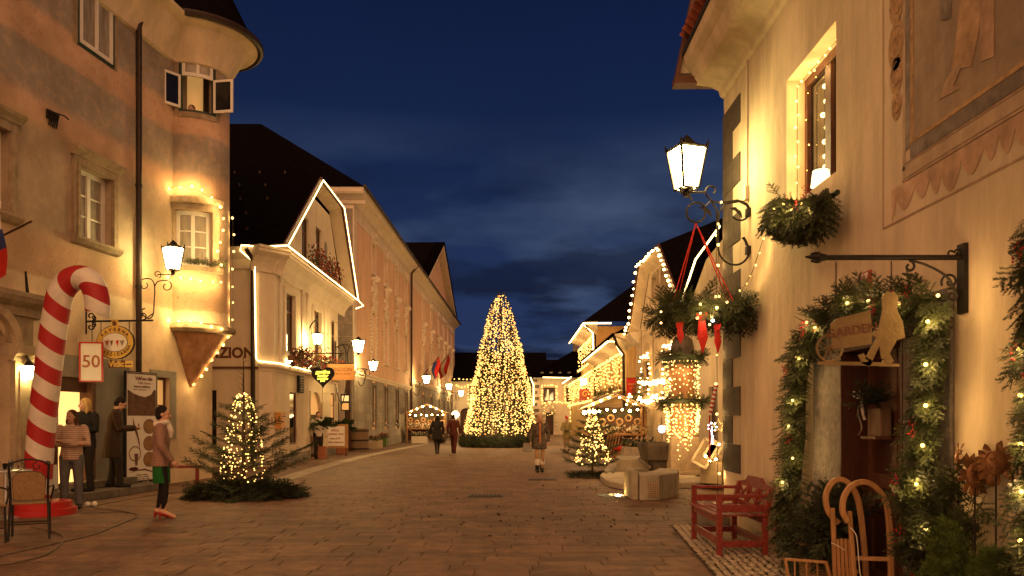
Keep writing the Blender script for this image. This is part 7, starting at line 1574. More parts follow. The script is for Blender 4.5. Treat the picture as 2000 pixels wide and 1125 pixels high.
# ================================================================== things in front of the painted house
def candy():
    g = G(82, 1004); D = g.y; t = thing('candy_cane', 'giant red and white striped candy cane on a red round base', 'candy cane', V((g.x, D, 0)))
    pp = smooth_path([P(x, y, D) for x, y in ((72, 1000), (74, 940), (80, 850), (90, 760), (101, 670), (112, 600), (120, 570), (136, 549), (157, 542), (177, 551), (188, 575), (191, 605), (190, 612))], 10)
    n = 40; b = MB(); uvs = []; s = 0; X = None
    for i, p in enumerate(pp):
        tg = (pp[min(i + 1, len(pp) - 1)] - pp[max(i - 1, 0)]).normalized(); Y = V((0, 1, 0)); x = tg.cross(Y).normalized(); f = i / (len(pp) - 1); r_ = .208 - .025 * f
        if i: s += (p - pp[i - 1]).length
        for k in range(n): a = 2 * PI * k / n; b.v.append(p + x * (r_ * math.cos(a)) + Y * (r_ * math.sin(a))); uvs.append((k / n, s))
    for i in range(len(pp) - 1):
        for k in range(n): l = (k + 1) % n; b.f.append((i * n + k, i * n + l, (i + 1) * n + l, (i + 1) * n + k)); b.mi.append(0)
    b.f.append(tuple((len(pp) - 1) * n + k for k in range(n))); b.mi.append(0)
    m = mat('candy_stripe', (.68, .62, .53), .5, .12, 5, .12, 20, stain=.14); q = m.node_tree; L = q.links.new; bs = q.nodes['Principled BSDF']; at = q.nodes.new('ShaderNodeAttribute'); at.attribute_name = 'stripe'
    fr = q.nodes.new('ShaderNodeMath'); fr.operation = 'FRACT'; L(at.outputs['Fac'], fr.inputs[0]); gt = q.nodes.new('ShaderNodeMath'); gt.operation = 'GREATER_THAN'; gt.inputs[1].default_value = .5; L(fr.outputs[0], gt.inputs[0])
    old = bs.inputs['Base Color'].links[0].from_socket; mx = q.nodes.new('ShaderNodeMixRGB'); mx.inputs[2].default_value = (.36, .018, .02, 1); L(gt.outputs[0], mx.inputs[0]); L(old, mx.inputs[1]); L(mx.outputs[0], bs.inputs['Base Color'])
    o = b.build('cane', 'candy_stripe', t, smooth=True, fix=False)
    # stripe phase: spirals round the cane, period along its length (a slanted band over the front, so the phase is mirrored to be seamless)
    at_ = o.data.attributes.new('stripe', 'FLOAT', 'POINT'); at_.data.foreach_set('value', [s_ / .50 - .24 * math.cos(2 * PI * k_) + .2 for k_, s_ in uvs])
    MB().lathe([(.50, 0), (.50, .10), (.47, .11)], V((g.x, D, 0)), 40).build('base', 'red_gloss', t, smooth=True); MB().lathe([(.43, .11), (.43, .20), (.40, .21)], V((g.x, D, 0)), 40).build('base', 'red_gloss', t, smooth=True)
candy()
def chair(label, loc, yaw, group='cafe chairs'):
    loc = V(loc); t = thing('cafe_chair', label, 'chair', loc, group); R_ = Matrix.Rotation(yaw, 3, 'Z')
    def T(x, y, z): return loc + R_ @ V((x, y, z))
    for s in (-1, 1): 
        MB().tube(smooth_path([T(s * .21, -.20, 0), T(s * .205, -.19, .45)], 3), .014, 8).build('leg', 'iron', t, smooth=True); MB().tube(smooth_path([T(s * .22, .28, 0), T(s * .205, .21, .40), T(s * .20, .22, .60), T(s * .215, .29, .96)], 6), .015, 8).build('leg', 'iron', t, smooth=True)
        MB().tube(smooth_path([T(s * .21, -.19, .44), T(s * .25, -.18, .62), T(s * .25, 0, .66), T(s * .21, .21, .65)], 5), .012, 6).build('armrest', 'iron', t, smooth=True)
    MB().tube([T(-.21, -.19, .18), T(.21, -.19, .18)], .009, 6).build('stretcher', 'iron', t); MB().tube([T(-.21, .24, .2), T(.21, .24, .2)], .009, 6).build('stretcher', 'iron', t)
    b = MB(); b.prism([T(x, y, .44) for x, y in ((-.22, -.21), (.22, -.21), (.20, .20), (-.20, .20))], V((0, 0, .03))); b.build('seat', 'wicker', t, bevel=.01)
    b = MB(); pts = [T(x, .205 + .09 * ((z - .5) / .42), z) for x, z in ((-.165, .50), (.165, .50), (.175, .78), (.12, .84), (0, .86), (-.12, .84), (-.175, .78))]; b.prism(pts, R_ @ V((0, .018, 0))); b.build('backrest', 'wicker', t)
    b = MB(); b.tube(pts, .010, 6, closed=True); b.tube(smooth_path([T(-.215, .29, .95), T(-.12, .30, .99), T(0, .305, 1.01), T(.12, .30, .99), T(.215, .29, .95)], 5), .012, 6)
    for s in (-1, 1):
        b.tube(spiral(T(s * .09, .295, .92), R_ @ V((1, 0, 0)), V((0, 0, 1)), .055, .012, PI / 2, PI / 2 + s * 6, 16), .007, 5); b.tube(spiral(T(s * .20, .295, .955), R_ @ V((1, 0, 0)), V((0, 0, 1)), .03, .008, PI, PI + s * 6, 12), .009, 5)
    b.build('back_scrollwork', 'iron', t, smooth=True)
c1 = G(50, 1052); chair('iron cafe chair with a woven back, turned towards the little table', V((c1.x, c1.y + .1, 0)), math.radians(-152))
chair('iron cafe chair cut by the left edge of the picture', G(-42, 1062), math.radians(60))
tb_ = G(12, 1012); t = thing('cafe_table', 'small round cafe table with a steel leg at the left edge', 'table', tb_); MB().lathe([(.34, .715), (.35, .72), (.35, .74), (.34, .745)], tb_, 32).build('table_top', 'steel', t, smooth=True); MB().lathe([(.04, .02), (.035, .70)], tb_, 14).build('leg', 'steel', t, smooth=True); MB().lathe([(.22, 0), (.2, .02), (.05, .04)], tb_, 20).build('foot', 'steel', t, smooth=True)
mat('clear_glass', (.75, .75, .72), .08, 0, 2, 0, spec=.6); MT['clear_glass'].node_tree.nodes['Principled BSDF'].inputs['Transmission Weight'].default_value = .85
for i, (dx, dy, h, m, lab) in enumerate(((-.05, -.12, .13, 'clear_glass', 'clear tumbler at the front of the cafe table'), (.10, -.05, .16, 'clear_glass', 'taller glass near the cane on the cafe table'), (.02, .1, .12, 'clear_glass', 'glass at the back of the cafe table'), (-.02, .0, .09, 'coat_black', 'dark cup in the middle of the cafe table'))):
    c = tb_ + V((dx, dy, .745)); tag(MB().lathe([(.026, 0), (.034, h), (.031, h), (.024, .008)], c, 14, cap=False).build('drinking_glass', m, None, org=c, smooth=True), lab, 'glass', 'glasses on the cafe table')
# the bracket that carries the cafe sign, 1.35 m out from the wall
A_ = LW.at(168, 628); n_ = LW.n; U = V((0, 0, 1))
t = thing('sign_bracket', 'wrought-iron arm with scrolls holding the oval cafe sign', 'bracket', A_); MB().bar(A_, A_ + n_ * 1.42, .03, .035).build('arm', 'iron', t)
b = MB()
for s in (-1, 1): b.tube(spiral(A_ + n_ * .10 + U * (.10 * s), n_, U, .10, .02, -s * PI / 2, -s * PI / 2 + s * 6, 18), .014, 5); b.tube(spiral(A_ + n_ * .16 - U * (.07 * s), n_, U, .06, .015, s * PI / 2, s * PI / 2 - s * 6, 14), .012, 5)
b.tube([A_ + U * .25, A_ - U * .25], .02, 6); b.tube(spiral(A_ + n_ * 1.2 + U * .09, n_, U, .09, .02, -PI / 2, 4.5, 16), .012, 5); b.build('scrollwork', 'iron', t, smooth=True)
sc0 = A_ + n_ * .62 - U * .42; t = thing('cafe_sign', 'oval yellow and white cafe sign with dark arched lettering', 'sign', sc0)
def oval(rx, rz, o, m, par, nm, th=.03):
    b = MB(); b.prism([sc0 + n_ * (rx * math.cos(a)) + U * (rz * math.sin(a)) - LW.t * o for a in [2 * PI * i / 40 for i in range(40)]], LW.t * th); return b.build(nm, m, par)
rim = oval(.40, .335, .0, 'iron', t, 'rim', .04); oval(.385, .32, .006, 'yellow_paint', t, 'oval_board', .01); oval(.275, .19, .012, 'iron', t, 'inner_rim', .01); oval(.265, .18, .016, 'white_matt', t, 'inner_board', .01)
def arc_text(wd, up, rx=.325, rz=.25, da=.30, sz=.092):
    for i, ch_ in enumerate(wd):
        a = PI / 2 - (i - (len(wd) - 1) / 2) * da if up else -PI / 2 + (i - (len(wd) - 1) / 2) * da; p = sc0 + n_ * (rx * math.cos(a)) + U * (rz * math.sin(a)) - LW.t * .018; tx = n_ * (math.sin(a) * rx) - U * (math.cos(a) * rz)
        if not up: tx = -tx
        text(ch_, sz, p, tx, -LW.t, 'brown_paint', rim, name='letter', ext=.002, bold=.002)
arc_text('KAVARNA', True, da=.31); arc_text('SLAŠČIČARNA', False, da=.245, sz=.080)
for (dx, m, s) in ((-.16, 'terracotta', .05), (-.06, 'brown_paint', .03), (.06, 'red_cloth', .035), (.16, 'grey_stone', .05)): MB().prism([sc0 + n_ * (dx - s) - LW.t * .018 + U * .03, sc0 + n_ * (dx + s) - LW.t * .018 + U * .04, sc0 + n_ * dx - LW.t * .018 - U * .08], LW.t * -.003).build('painted_cup', m, t)
b = MB(); b.box(sc0 + U * .37 , .15, .03, .16, math.atan2(n_.y, n_.x)); b.build('crest', 'yellow_paint', t); MB().ball(sc0 + U * .37 - LW.t * .02, .045, .01, .05, 10, 6).build('crest_emblem', 'brown_paint', t)
for dx in (-.3, .3): MB().tube([sc0 + n_ * dx + U * .2, sc0 + n_ * dx + U * .42], .008, 5).build('hanger', 'iron', t)
vb = sc0 + n_ * .03 - U * .43; t = thing('name_board', 'small brown board reading Vidic below the oval sign', 'sign', vb); bo = MB().obox(vb - n_ * .17 - U * .075, n_ * .34, LW.t * .02, U * .15).build('board', 'brown_paint', t); text('Vidic', .165, vb - LW.t * .004, n_, -LW.t, 'yellow_paint', bo, bold=.006); b2 = MB().obox(vb + n_ * .18 - U * .065, n_ * .16, LW.t * .02, U * .13).build('pictogram_panel', 'yellow_paint', t); MB().obox(vb + n_ * .20 - U * .02 - LW.t * .003, n_ * .12, LW.t * .002, U * .03).build('bed_pictogram', 'brown_paint', b2)
for dx in (-.12, .12): MB().tube([vb + n_ * dx + U * .07, vb + n_ * dx + U * .14], .006, 4).build('hanger', 'iron', t)
lp_ = A_ + n_ * .13 - U * .70; t = thing('hanging_lantern', 'unlit brass lantern hanging from the cafe sign bracket', 'lantern', lp_); mat('lantern_pane', (.45, .33, .14), .3, .1, 4, .02, spec=.5); lantern(t, lp_ - U * .15, .27, .6, 'lantern_pane', wt=.42, wb=.28, iron='pipe_brown'); MB().tube([lp_ + U * .2, A_ + n_ * .13], .007, 5).build('chain', 'iron', t)
fb = LW.at(178, 707, .28); t = thing('anniversary_sign', 'white board with a red frame and the number 50', 'sign', fb); X = (LW.t * .25 + n_ * .97).normalized(); Nn = V((X.y, -X.x, 0)); h_ = .36; w_ = .20
bo = MB().obox(fb - X * w_ - U * h_, X * 2 * w_, -Nn * .02, U * 2 * h_).build('board', 'white_matt', t); text('50', .34, fb + Nn * .004, X, Nn, 'terracotta', bo, bold=.004); b = MB()
for (o_, x_, z_) in ((-X * (w_ + .02) - U * h_, X * .03, U * 2 * h_), (X * (w_ - .01) - U * h_, X * .03, U * 2 * h_), (-X * (w_ + .02) + U * h_, X * (2 * w_ + .04), U * .03), (-X * (w_ + .02) - U * (h_ + .03), X * (2 * w_ + .04), U * .03)): b.obox(fb + o_ + Nn * .012, x_, -Nn * .04, z_)
b.build('frame', 'red_gloss', t)
# poster board by the door
PA, PB = G(247, 960), G(306, 953); PW = Wall((PA.x, PA.y), (PB.x, PB.y)); pz0, pz1 = PW.z(275, 938), PW.z(275, 728)
t = thing('poster_board', 'tall cafe poster with a coffee-cup drawing and a photograph of the room', 'poster board', PW.pt(PW.L / 2, 0)); b = MB(); b.wbox(PW, -.02, PW.L + .02, pz0 - .02, pz1 + .02, -.05, -.008); b.wbox(PW, .1, .17, 0, pz0, -.05, -.01); b.wbox(PW, PW.L - .17, PW.L - .10, 0, pz0, -.05, -.01); fr_ = b.build('frame', 'black_matt', t)
pl_ = MB().wbox(PW, .015, PW.L - .015, pz0, pz1, -.006, 0).build('poster_sheet', 'white_matt', t); H_ = pz1 - pz0; mat('poster_photo', (.16, .07, .035), .5, .5, 9, 0, col2=(.05, .02, .012)); mat('poster_photo2', (.34, .20, .08), .5, .5, 9, 0, col2=(.16, .08, .03))
def pf(pts, m, o=.002, nm='print'): MB().prism([PW.pt(u_ * PW.L, pz0 + v_ * H_, o) for u_, v_ in pts], PW.n * .001).build(nm, m, pl_, fix=False)
pf([(.03, .60), (.97, .60), (.97, .84), (.8, .86), (.6, .84), (.45, .80), (.25, .80), (.03, .84)], 'poster_photo'); pf([(.03, .98), (.97, .98), (.97, .88), (.8, .80), (.6, .775), (.35, .79), (.15, .83), (.03, .89)], 'white_matt', .0035)
for (v0, v1) in ((.98, .993), (.0, .0)): pf([(.02, .985), (.98, .985), (.98, .997), (.02, .997)], 'brown_paint', .004)
text('Vidičeva hiša', .098, PW.pt(.56 * PW.L, pz0 + .945 * H_, .006), PW.t, PW.n, 'brown_paint', pl_, bold=.003); text('Vidic house', .08, PW.pt(.58 * PW.L, pz0 + .905 * H_, .006), PW.t, PW.n, 'sandstone', pl_); text('Kavarna in slaščičarna', .055, PW.pt(.5 * PW.L, pz0 + .87 * H_, .006), PW.t, PW.n, 'brown_paint', pl_, bold=.002); text('Cafe & Confectionery', .045, PW.pt(.42 * PW.L, pz0 + .843 * H_, .006), PW.t, PW.n, 'sandstone', pl_)
def pe(cu, cv, ru, rv, m, o, n=22): pf([(cu + ru * math.cos(2 * PI * i / n), cv + rv * math.sin(2 * PI * i / n)) for i in range(n)], m, o)
for cv in (.50, .34, .19): pe(.74, cv, .20, .070, 'brown_paint', .003); pe(.74, cv, .185, .064, 'poster_photo2', .005)
pf([(.20, .59), (.26, .52), (.36, .44), (.42, .36), (.43, .27), (.40, .32), (.34, .40), (.26, .46), (.21, .52)], 'brown_paint', .003); pe(.27, .25, .20, .072, 'sandstone', .003); pe(.27, .25, .165, .058, 'white_matt', .0045); pf([(.24, .25), (.37, .25), (.345, .14), (.275, .14)], 'brown_paint', .006); pe(.22, .11, .15, .018, 'maroon', .006); pf([(.1, .075), (.3, .09), (.6, .09), (.9, .06), (.9, .07), (.6, .105), (.3, .10)], 'brown_paint', .004)
for i, s_ in enumerate(('Odprto vsak dan', 'torte  kava  sladoled', 'ice cream  cakes  coffee')): text(s_, .048, PW.pt(.5 * PW.L, pz0 + (.052 - i * .019) * H_, .004), PW.t, PW.n, 'sandstone', pl_)
# narrow poster beside the portal, behind the cane
QA, QB = LW.u(88), LW.u(108); t = thing('menu_board', 'narrow white photo board on the wall behind the candy cane', 'poster board', LW.pt(QA, 0)); z0_, z1_ = zpx(100, 955), zpx(100, 700); pb_ = MB().wbox(LW, LW.u(64), QB, z0_, z1_, .02, .05).build('board', 'white_matt', t)
for i in range(4): MB().wbox(LW, LW.u(66), LW.u(107), z0_ + .45 + i * .42, z0_ + .80 + i * .42, .051, .053).build('photo', 'poster_photo', pb_)
# wall lamp of the portal
c = LW.at(57, 722, .22); t = thing('wall_lamp', 'lit wall lamp between the portal and the candy cane', 'lamp', c); MB().lathe([(.05, -.16), (.085, -.10), (.085, .05), (.05, .08)], c, 12).build('shade', 'lamp_glass', t, smooth=True); b = MB(); b.lathe([(.09, .06), (.05, .14), (.02, .16)], c, 12); b.tube(smooth_path([c + U * .15, c + U * .26 - n_ * .08, c + U * .22 - n_ * .2], 4), .022, 6); b.ball(c + U * .22 - n_ * .2, .06); b.build('holder', 'iron', t, smooth=True)
# street lantern of the painted house
m0 = LW.at(268, 590, 0); ld = m0.y - .15; t = thing('street_lantern', 'lit lantern on a scrolled iron bracket in front of the oriel', 'lantern', m0); lb_ = P(338, 527, ld); lantern(t, lb_, .48, .75, 'lamp_glass', wt=.36, wb=.22)
q = lambda x, y: P(x, y, ld + (338 - x) / 70 * .12); b = MB(); X = V((1, 0, 0)); k = ld / F
b.tube(spiral(q(283, 556), X, U, 12 * k, 4 * k, PI * .45, PI * 2.3, 20), .013, 5); b.tube(smooth_path([q(284, 544), q(296, 546), q(302, 560), q(301, 590), q(299, 615), q(290, 622), q(280, 616), q(277, 606), q(283, 602)], 5), .014, 5); b.tube(spiral(q(325, 559), X, U, 12 * k, 4 * k, PI * .6, -PI * 1.4, 20), .013, 5); b.tube(smooth_path([q(302, 560), q(308, 550), q(325, 547)], 4), .013, 5); b.tube(spiral(q(307, 536), X, U, 8 * k, 3 * k, -1, 5, 16), .011, 5); b.tube([q(308, 536), q(340, 536)], .014, 5); b.tube([q(338, 534), q(330, 546)], .012, 5); b.tube(smooth_path([q(270, 628), q(285, 622), q(299, 612)], 4), .014, 5); b.tube(spiral(q(268, 614), X, U, 12 * k, 5 * k, -PI / 2, 3.5, 18), .013, 5); b.tube(spiral(q(267, 645), X, U, 10 * k, 6 * k, PI / 2, -3, 14), .013, 5); b.tube(smooth_path([q(268, 600), q(269, 588), q(273, 578)], 3), [.012] * 6 + [.003], 5); b.build('bracket', 'iron', t, smooth=True)
# flag at the left edge
fp0, fp1 = LW.at(20, 455, 0), P(62, 432, 13.3); fp0 = P(-30, 478, 13.6); t = thing('flag', 'drooping white, blue and red flag cut by the left edge', 'flag', fp0); MB().tube([fp0, fp1], .018, 6).build('pole', 'wood_door', t); b = MB()
for i in range(8):
    for j in range(3):
        qf = lambda f, s: P(-60 + 62 * s + 12 * f * s + 4 * math.sin(f * 7 + s * 3), 400 + 30 * (1 - s) + 145 * f - 8 * s, 13.4 + .12 * math.sin(s * 9 + f * 3)); b.poly([qf(i / 8, j / 3), qf(i / 8, (j + 1) / 3), qf((i + 1) / 8, (j + 1) / 3), qf((i + 1) / 8, j / 3)], 0 if i < 3 else (1 if i < 5 else 2))
b.build('cloth', ['white_matt', 'blue_cloth', 'red_cloth'], t, fix=False)
def gcable(label, pts, r_=.011): p = smooth_path([G(*q) + V((0, 0, r_)) for q in pts], 6); t = tag(MB().tube(p, r_, 6).build('cable', 'cable', None, org=p[0], smooth=True, fix=False), label, 'cable', 'cables on the paving')
gcable('pale cable sweeping across the paving from the left edge to the red base', [(-20, 1108), (40, 1098), (90, 1084), (120, 1062), (124, 1050), (105, 1040), (60, 1030)]); gcable('thin cable running from the cable loop towards the decorated tree', [(-20, 1092), (40, 1078), (120, 1060), (180, 1046), (240, 1022), (268, 1010), (262, 1004), (220, 997), (180, 994)]); gcable('cable along the house step towards the decorated tree', [(170, 992), (230, 980), (300, 968), (360, 962)])
t = thing('red_bench', 'plain red bench against the wall behind the standing woman', 'bench', G(345, 948)); c = G(345, 948); MB().box(c + V((0, .1, .42)), 1.1, .32, .05, .35).build('seat', 'wood_red', t, bevel=.006)
for dx in (-.38, .38): MB().box(c + V((dx, .1 + dx * .35, .2)), .08, .28, .395, .35).build('leg', 'wood_red', t)
t = thing('ground_spot', 'two small white spotlight bulbs lying on the paving by the step', 'lamp', G(178, 990)); 
for dx in (-.05, .05): MB().ball(G(178, 990) + V((dx, dx * .3, .05)), .045, n=10, m=8).build('bulb', 'white_matt', t, smooth=True)
# ================================================================== decorated tree on the left
TB = G(475, 972); t = spruce('spruce_tree', 'dark spruce with a net of lights and a bare tip before the inn', TB, 2.72, 1.05, SPR_MID, 'fir', .34, 8, .26, nb=6, lift=.34, bare=.32, asym=lambda a, f: 1.15 if math.cos(a) > .2 else 1.05)
pts = []
for i in range(250):
    f = rnd.random() ** .9; a = rnd.uniform(0, 2 * PI); r_ = (.40 * (1 - f) ** .55 + .05) * (1 if rnd.random() < .75 else .6); pts.append(TB + V((r_ * math.cos(a), r_ * math.sin(a), .30 + 1.72 * f)))
mat('bulb_tree', (1, .8, .5), 0.4, 0, emit=(1.0, 0.55, 0.13), es=4.2, sample=False)
tl = thing('net_lights', 'net of warm bulbs wound round the spruce before the inn', 'string lights', TB); bulbs(pts, .0125, 'bulb_tree', tl, jit=.4); glow(tl, TB + V((0, -.55, .9)), 9, r=.2); glow(tl, TB + V((.1, -.4, 1.6)), 6, r=.2)
it = []
for i in range(620): a = rnd.uniform(0, 2 * PI); r_ = rnd.uniform(.15, .95); d = V((math.cos(a), math.sin(a) * .8, 0)); it.append((TB + d * r_ + V((0, 0, .26 * (1 - r_ * .85) + rnd.uniform(0, .06))), d + V((0, 0, rnd.uniform(-.3, .15))) + rdir() * .5, rnd.uniform(.25, .42)))
t = thing('branch_mound', 'mound of cut fir branches round the foot of the spruce before the inn', 'greenery', TB); fir('branches', it, 'fir_dark', t, SPR_MID)
# ================================================================== in front of the inn
def palm(label, g, h, n=16, pot=.42):
    t = thing('palm', label, 'plant', g, 'potted palms at the inn'); MB().lathe([(.06, pot), (.075, pot + .3), (.06, h * .55)], g, 10).build('trunk', 'bark', t, smooth=True); vs, ts = [], []
    for k in range(n):
        a = 2 * PI * k / n + rnd.uniform(-.2, .2); el = rnd.uniform(.1, 1.1); d = V((math.cos(a) * math.cos(el), math.sin(a) * math.cos(el), math.sin(el))); st = g + V((0, 0, h * .55)); hub = st + d * .38; sd = d.cross(V((0, 0, 1))).normalized(); up = sd.cross(d)
        for j in range(15):
            b_ = -1.5 + 3.0 * j / 14; e_ = d * math.cos(b_) + sd * math.sin(b_) + V((0, 0, -.18)); L_ = rnd.uniform(.36, .5); i = len(vs); w = up * .0 + (d * -math.sin(b_) + sd * math.cos(b_)) * .02; vs += [tuple(hub - w), tuple(hub + w), tuple(hub + e_ * L_ * .6 + w * .8), tuple(hub + e_ * L_ + V((0, 0, -.10)))]; ts += [(i, i + 1, i + 2), (i, i + 2, i + 3)]
        i = len(vs); vs += [tuple(st - sd * .012), tuple(st + sd * .012), tuple(hub)]; ts.append((i, i + 1, i + 2))
    np_mesh('fronds', vs, ts, 'leaf_green', t, kind='stuff'); MB().prism([g + V((x, y, 0)) for x, y in ((-.21, -.21), (.21, -.21), (.21, .21), (-.21, .21))], V((0, 0, pot + .06))).build('pot', 'terracotta', t, bevel=.015)
palm('fan palm in a square terracotta pot before the inn door', G(626, 896), 2.0); palm('fan palm behind the standing menu board at the inn', G(662, 888) + V((0, .6, 0)), 1.9, pot=.3)
g = G(655, 890); t = thing('sandwich_board', 'wooden menu board standing between the palms before the inn', 'sign', g); c = g + V((0, 0, .82)); bo = MB().box(c, 1.05, .05, 1.0, .12).build('board', 'wood_oak', t); sh_ = MB().box(c + V((.0, -.03, 0)), .78, .02, .82, .12).build('menu_sheet', 'white_matt', t)
for i, (s_, z) in enumerate((('GRILL', .24), ('KUHANO VINO', .08), ('menu 9.90', -.1), ('TOPLA MALICA', -.26))): text(s_, .14 if i < 1 else .10, c + V((0, -.045, z)), (math.cos(.12), math.sin(.12), 0), (math.sin(.12), -math.cos(.12), 0), 'red_dull', sh_, bold=.003)
for dx in (-.45, .45): MB().box(g + V((dx, .02, .16)), .06, .06, .32).build('leg', 'wood_brown', t)
g = G(701, 881); t = thing('barrel_tub', 'big wooden barrel tub with iron hoops against the inn corner', 'tub', g); n = 22
for k in range(n):
    a0, a1 = 2 * PI * k / n, 2 * PI * (k + .94) / n; MB().prism([g + V((r_ * math.cos(a), r_ * math.sin(a), 0)) for r_, a in ((.47, a0), (.47, a1), (.43, a1), (.43, a0))], V((0, 0, 1.08))).build('stave', 'wood_barrel', t, fix=False)
for z in (.12, .52, .98): MB().tube([g + V((.475 * math.cos(a), .475 * math.sin(a), z)) for a in [2 * PI * k / 24 for k in range(24)]], .025, 5, closed=True, flat=1.6).build('hoop', 'iron', t)
MB().lathe([(.44, 1.03), (.01, 1.04)], g, 20, cap=False).build('lid', 'wood_barrel', t)
def planter(label, g, lx, ly, h, m, fl=True, gm='flower_pale'):
    t = thing('stone_planter', label, 'planter', g, 'planters along the manor'); MB().prism([g + V((x * lx / 2, y * ly / 2, 0)) for x, y in ((-1, -1), (1, -1), (1, 1), (-1, 1))], V((0, 0, h))).build('trough', m, t, bevel=.02); leaves('foliage', [(g + V((rnd.uniform(-lx / 2, lx / 2), rnd.uniform(-ly / 2, ly / 2), h + rnd.uniform(-.02, .22))), rdir(-.2), rnd.uniform(.08, .14), .07) for _ in range(170)], 'leaf_green', t); leaves('blossoms', [(g + V((rnd.uniform(-lx / 2, lx / 2), rnd.uniform(-ly / 2, ly / 2), h + rnd.uniform(.05, .3))), rdir(-.1), .07, .06) for _ in range(90)], gm, t)
planter('long stone trough of flowers beside the barrel tub', G(728, 876), .8, 1.6, .42, 'sandstone', gm='geranium'); planter('small mossy stone trough beyond the long one', G(748, 872), .5, .9, .48, 'thuja', gm='geranium')
g = G(578, 893); t = thing('bush', 'rounded dark red-tipped bush below the inn showcase', 'shrub', g); c = g + V((0, .1, .7)); leaves('foliage', [(c + rdir() * rnd.random() ** .4 * .62, rdir(-.5), rnd.uniform(.08, .15), .07) for _ in range(900)], 'leaf_green', t); leaves('blossoms', [(c + rdir() * .62, rdir(-.2), .07, .06) for _ in range(150)], 'geranium', t); MB().lathe([(.2, 0), (.26, .3)], g, 14).build('pot', 'terracotta', t)
t = thing('menu_case', 'black glass menu lantern box on a post by the gateway', 'sign', G(672, 880)); c = P(675, 786, 35.5); MB().box(c, .42, .14, .75).build('case', 'black_matt', t); MB().box(c + V((0, -.075, .18)), .30, .01, .24).build('pane', 'interior_lit', t); MB().box(c + V((0, -.075, -.18)), .30, .01, .30).build('pane', 'interior_glow', t); MB().tube([c - V((0, 0, .37)), V((c.x, c.y, 0))], .035, 6).build('post', 'iron', t)
def bike(label, a, yaw, m):
    t = thing('bicycle', label, 'bicycle', a, 'bicycles at the manor wall'); X = V((math.cos(yaw), math.sin(yaw), 0)); U = V((0, 0, 1)); a = V(a); T = lambda x, z, y=0: a + X * x + U * z + V((-X.y, X.x, 0)) * y
    for x in (-.52, .52):
        w = MB().tube([T(x + .33 * math.cos(q), .35 + .33 * math.sin(q)) for q in [2 * PI * i / 28 for i in range(28)]], .019, 5, closed=True).build('wheel', 'black_matt', t); b = MB()
        for i in range(10): b.tube([T(x, .35), T(x + .32 * math.cos(PI * i / 5), .35 + .32 * math.sin(PI * i / 5))], .003, 3)
        b.build('spokes', 'steel', w, kind='stuff', fix=False)
    b = MB()
    for p, q in (((-.52, .35), (-.17, .82)), ((-.17, .82), (-.05, .30)), ((-.05, .30), (-.52, .35)), ((-.14, .74), (.36, .80)), ((-.05, .30), (.38, .70)), ((.35, .90), (.40, .64)), ((.40, .64), (.52, .35))): b.tube([T(*p), T(*q)], .02, 6)
    b.build('frame', m, t); MB().ball(T(-.19, .90), .13, .07, .035, 10, 6).build('saddle', 'black_matt', t); MB().tube([T(.30, .98, -.28), T(.36, .96, 0), T(.30, .98, .28)], .014, 6).build('handlebar', 'steel', t)
bike('silver bicycle parked against the manor wall', V((P(775, 850, 55).x, 52.5, 0)), .25, 'steel'); bike('dark bicycle parked behind the silver one', V((P(766, 850, 55).x - .3, 53.6, 0)), .2, 'black_matt')
t = thing('crate', 'red plastic crate on the ground by the bicycles', 'crate', G(754, 867)); c = G(755, 866); MB().box(c + V((0, 0, .22)), .5, .4, .44).build('body', 'red_gloss', t); MB().box(c + V((0, 0, .46)), .54, .44, .05).build('rim', 'red_cloth', t)
for i in range(5):
    c = G(726 + i * 5, 866) + V((0, .5, 0)); tag(MB().lathe([(.06, 0), (.07, .55), (.03, .62)], c, 10).build('grave_candle', 'white_matt' if i % 2 else 'red_gloss', None, org=c, smooth=True), ('white', 'red')[i % 2 == 0] + ' candle behind the stone troughs, number %s from the barrel tub' % ('one', 'two', 'three', 'four', 'five')[i], 'candle', 'candles behind the troughs')
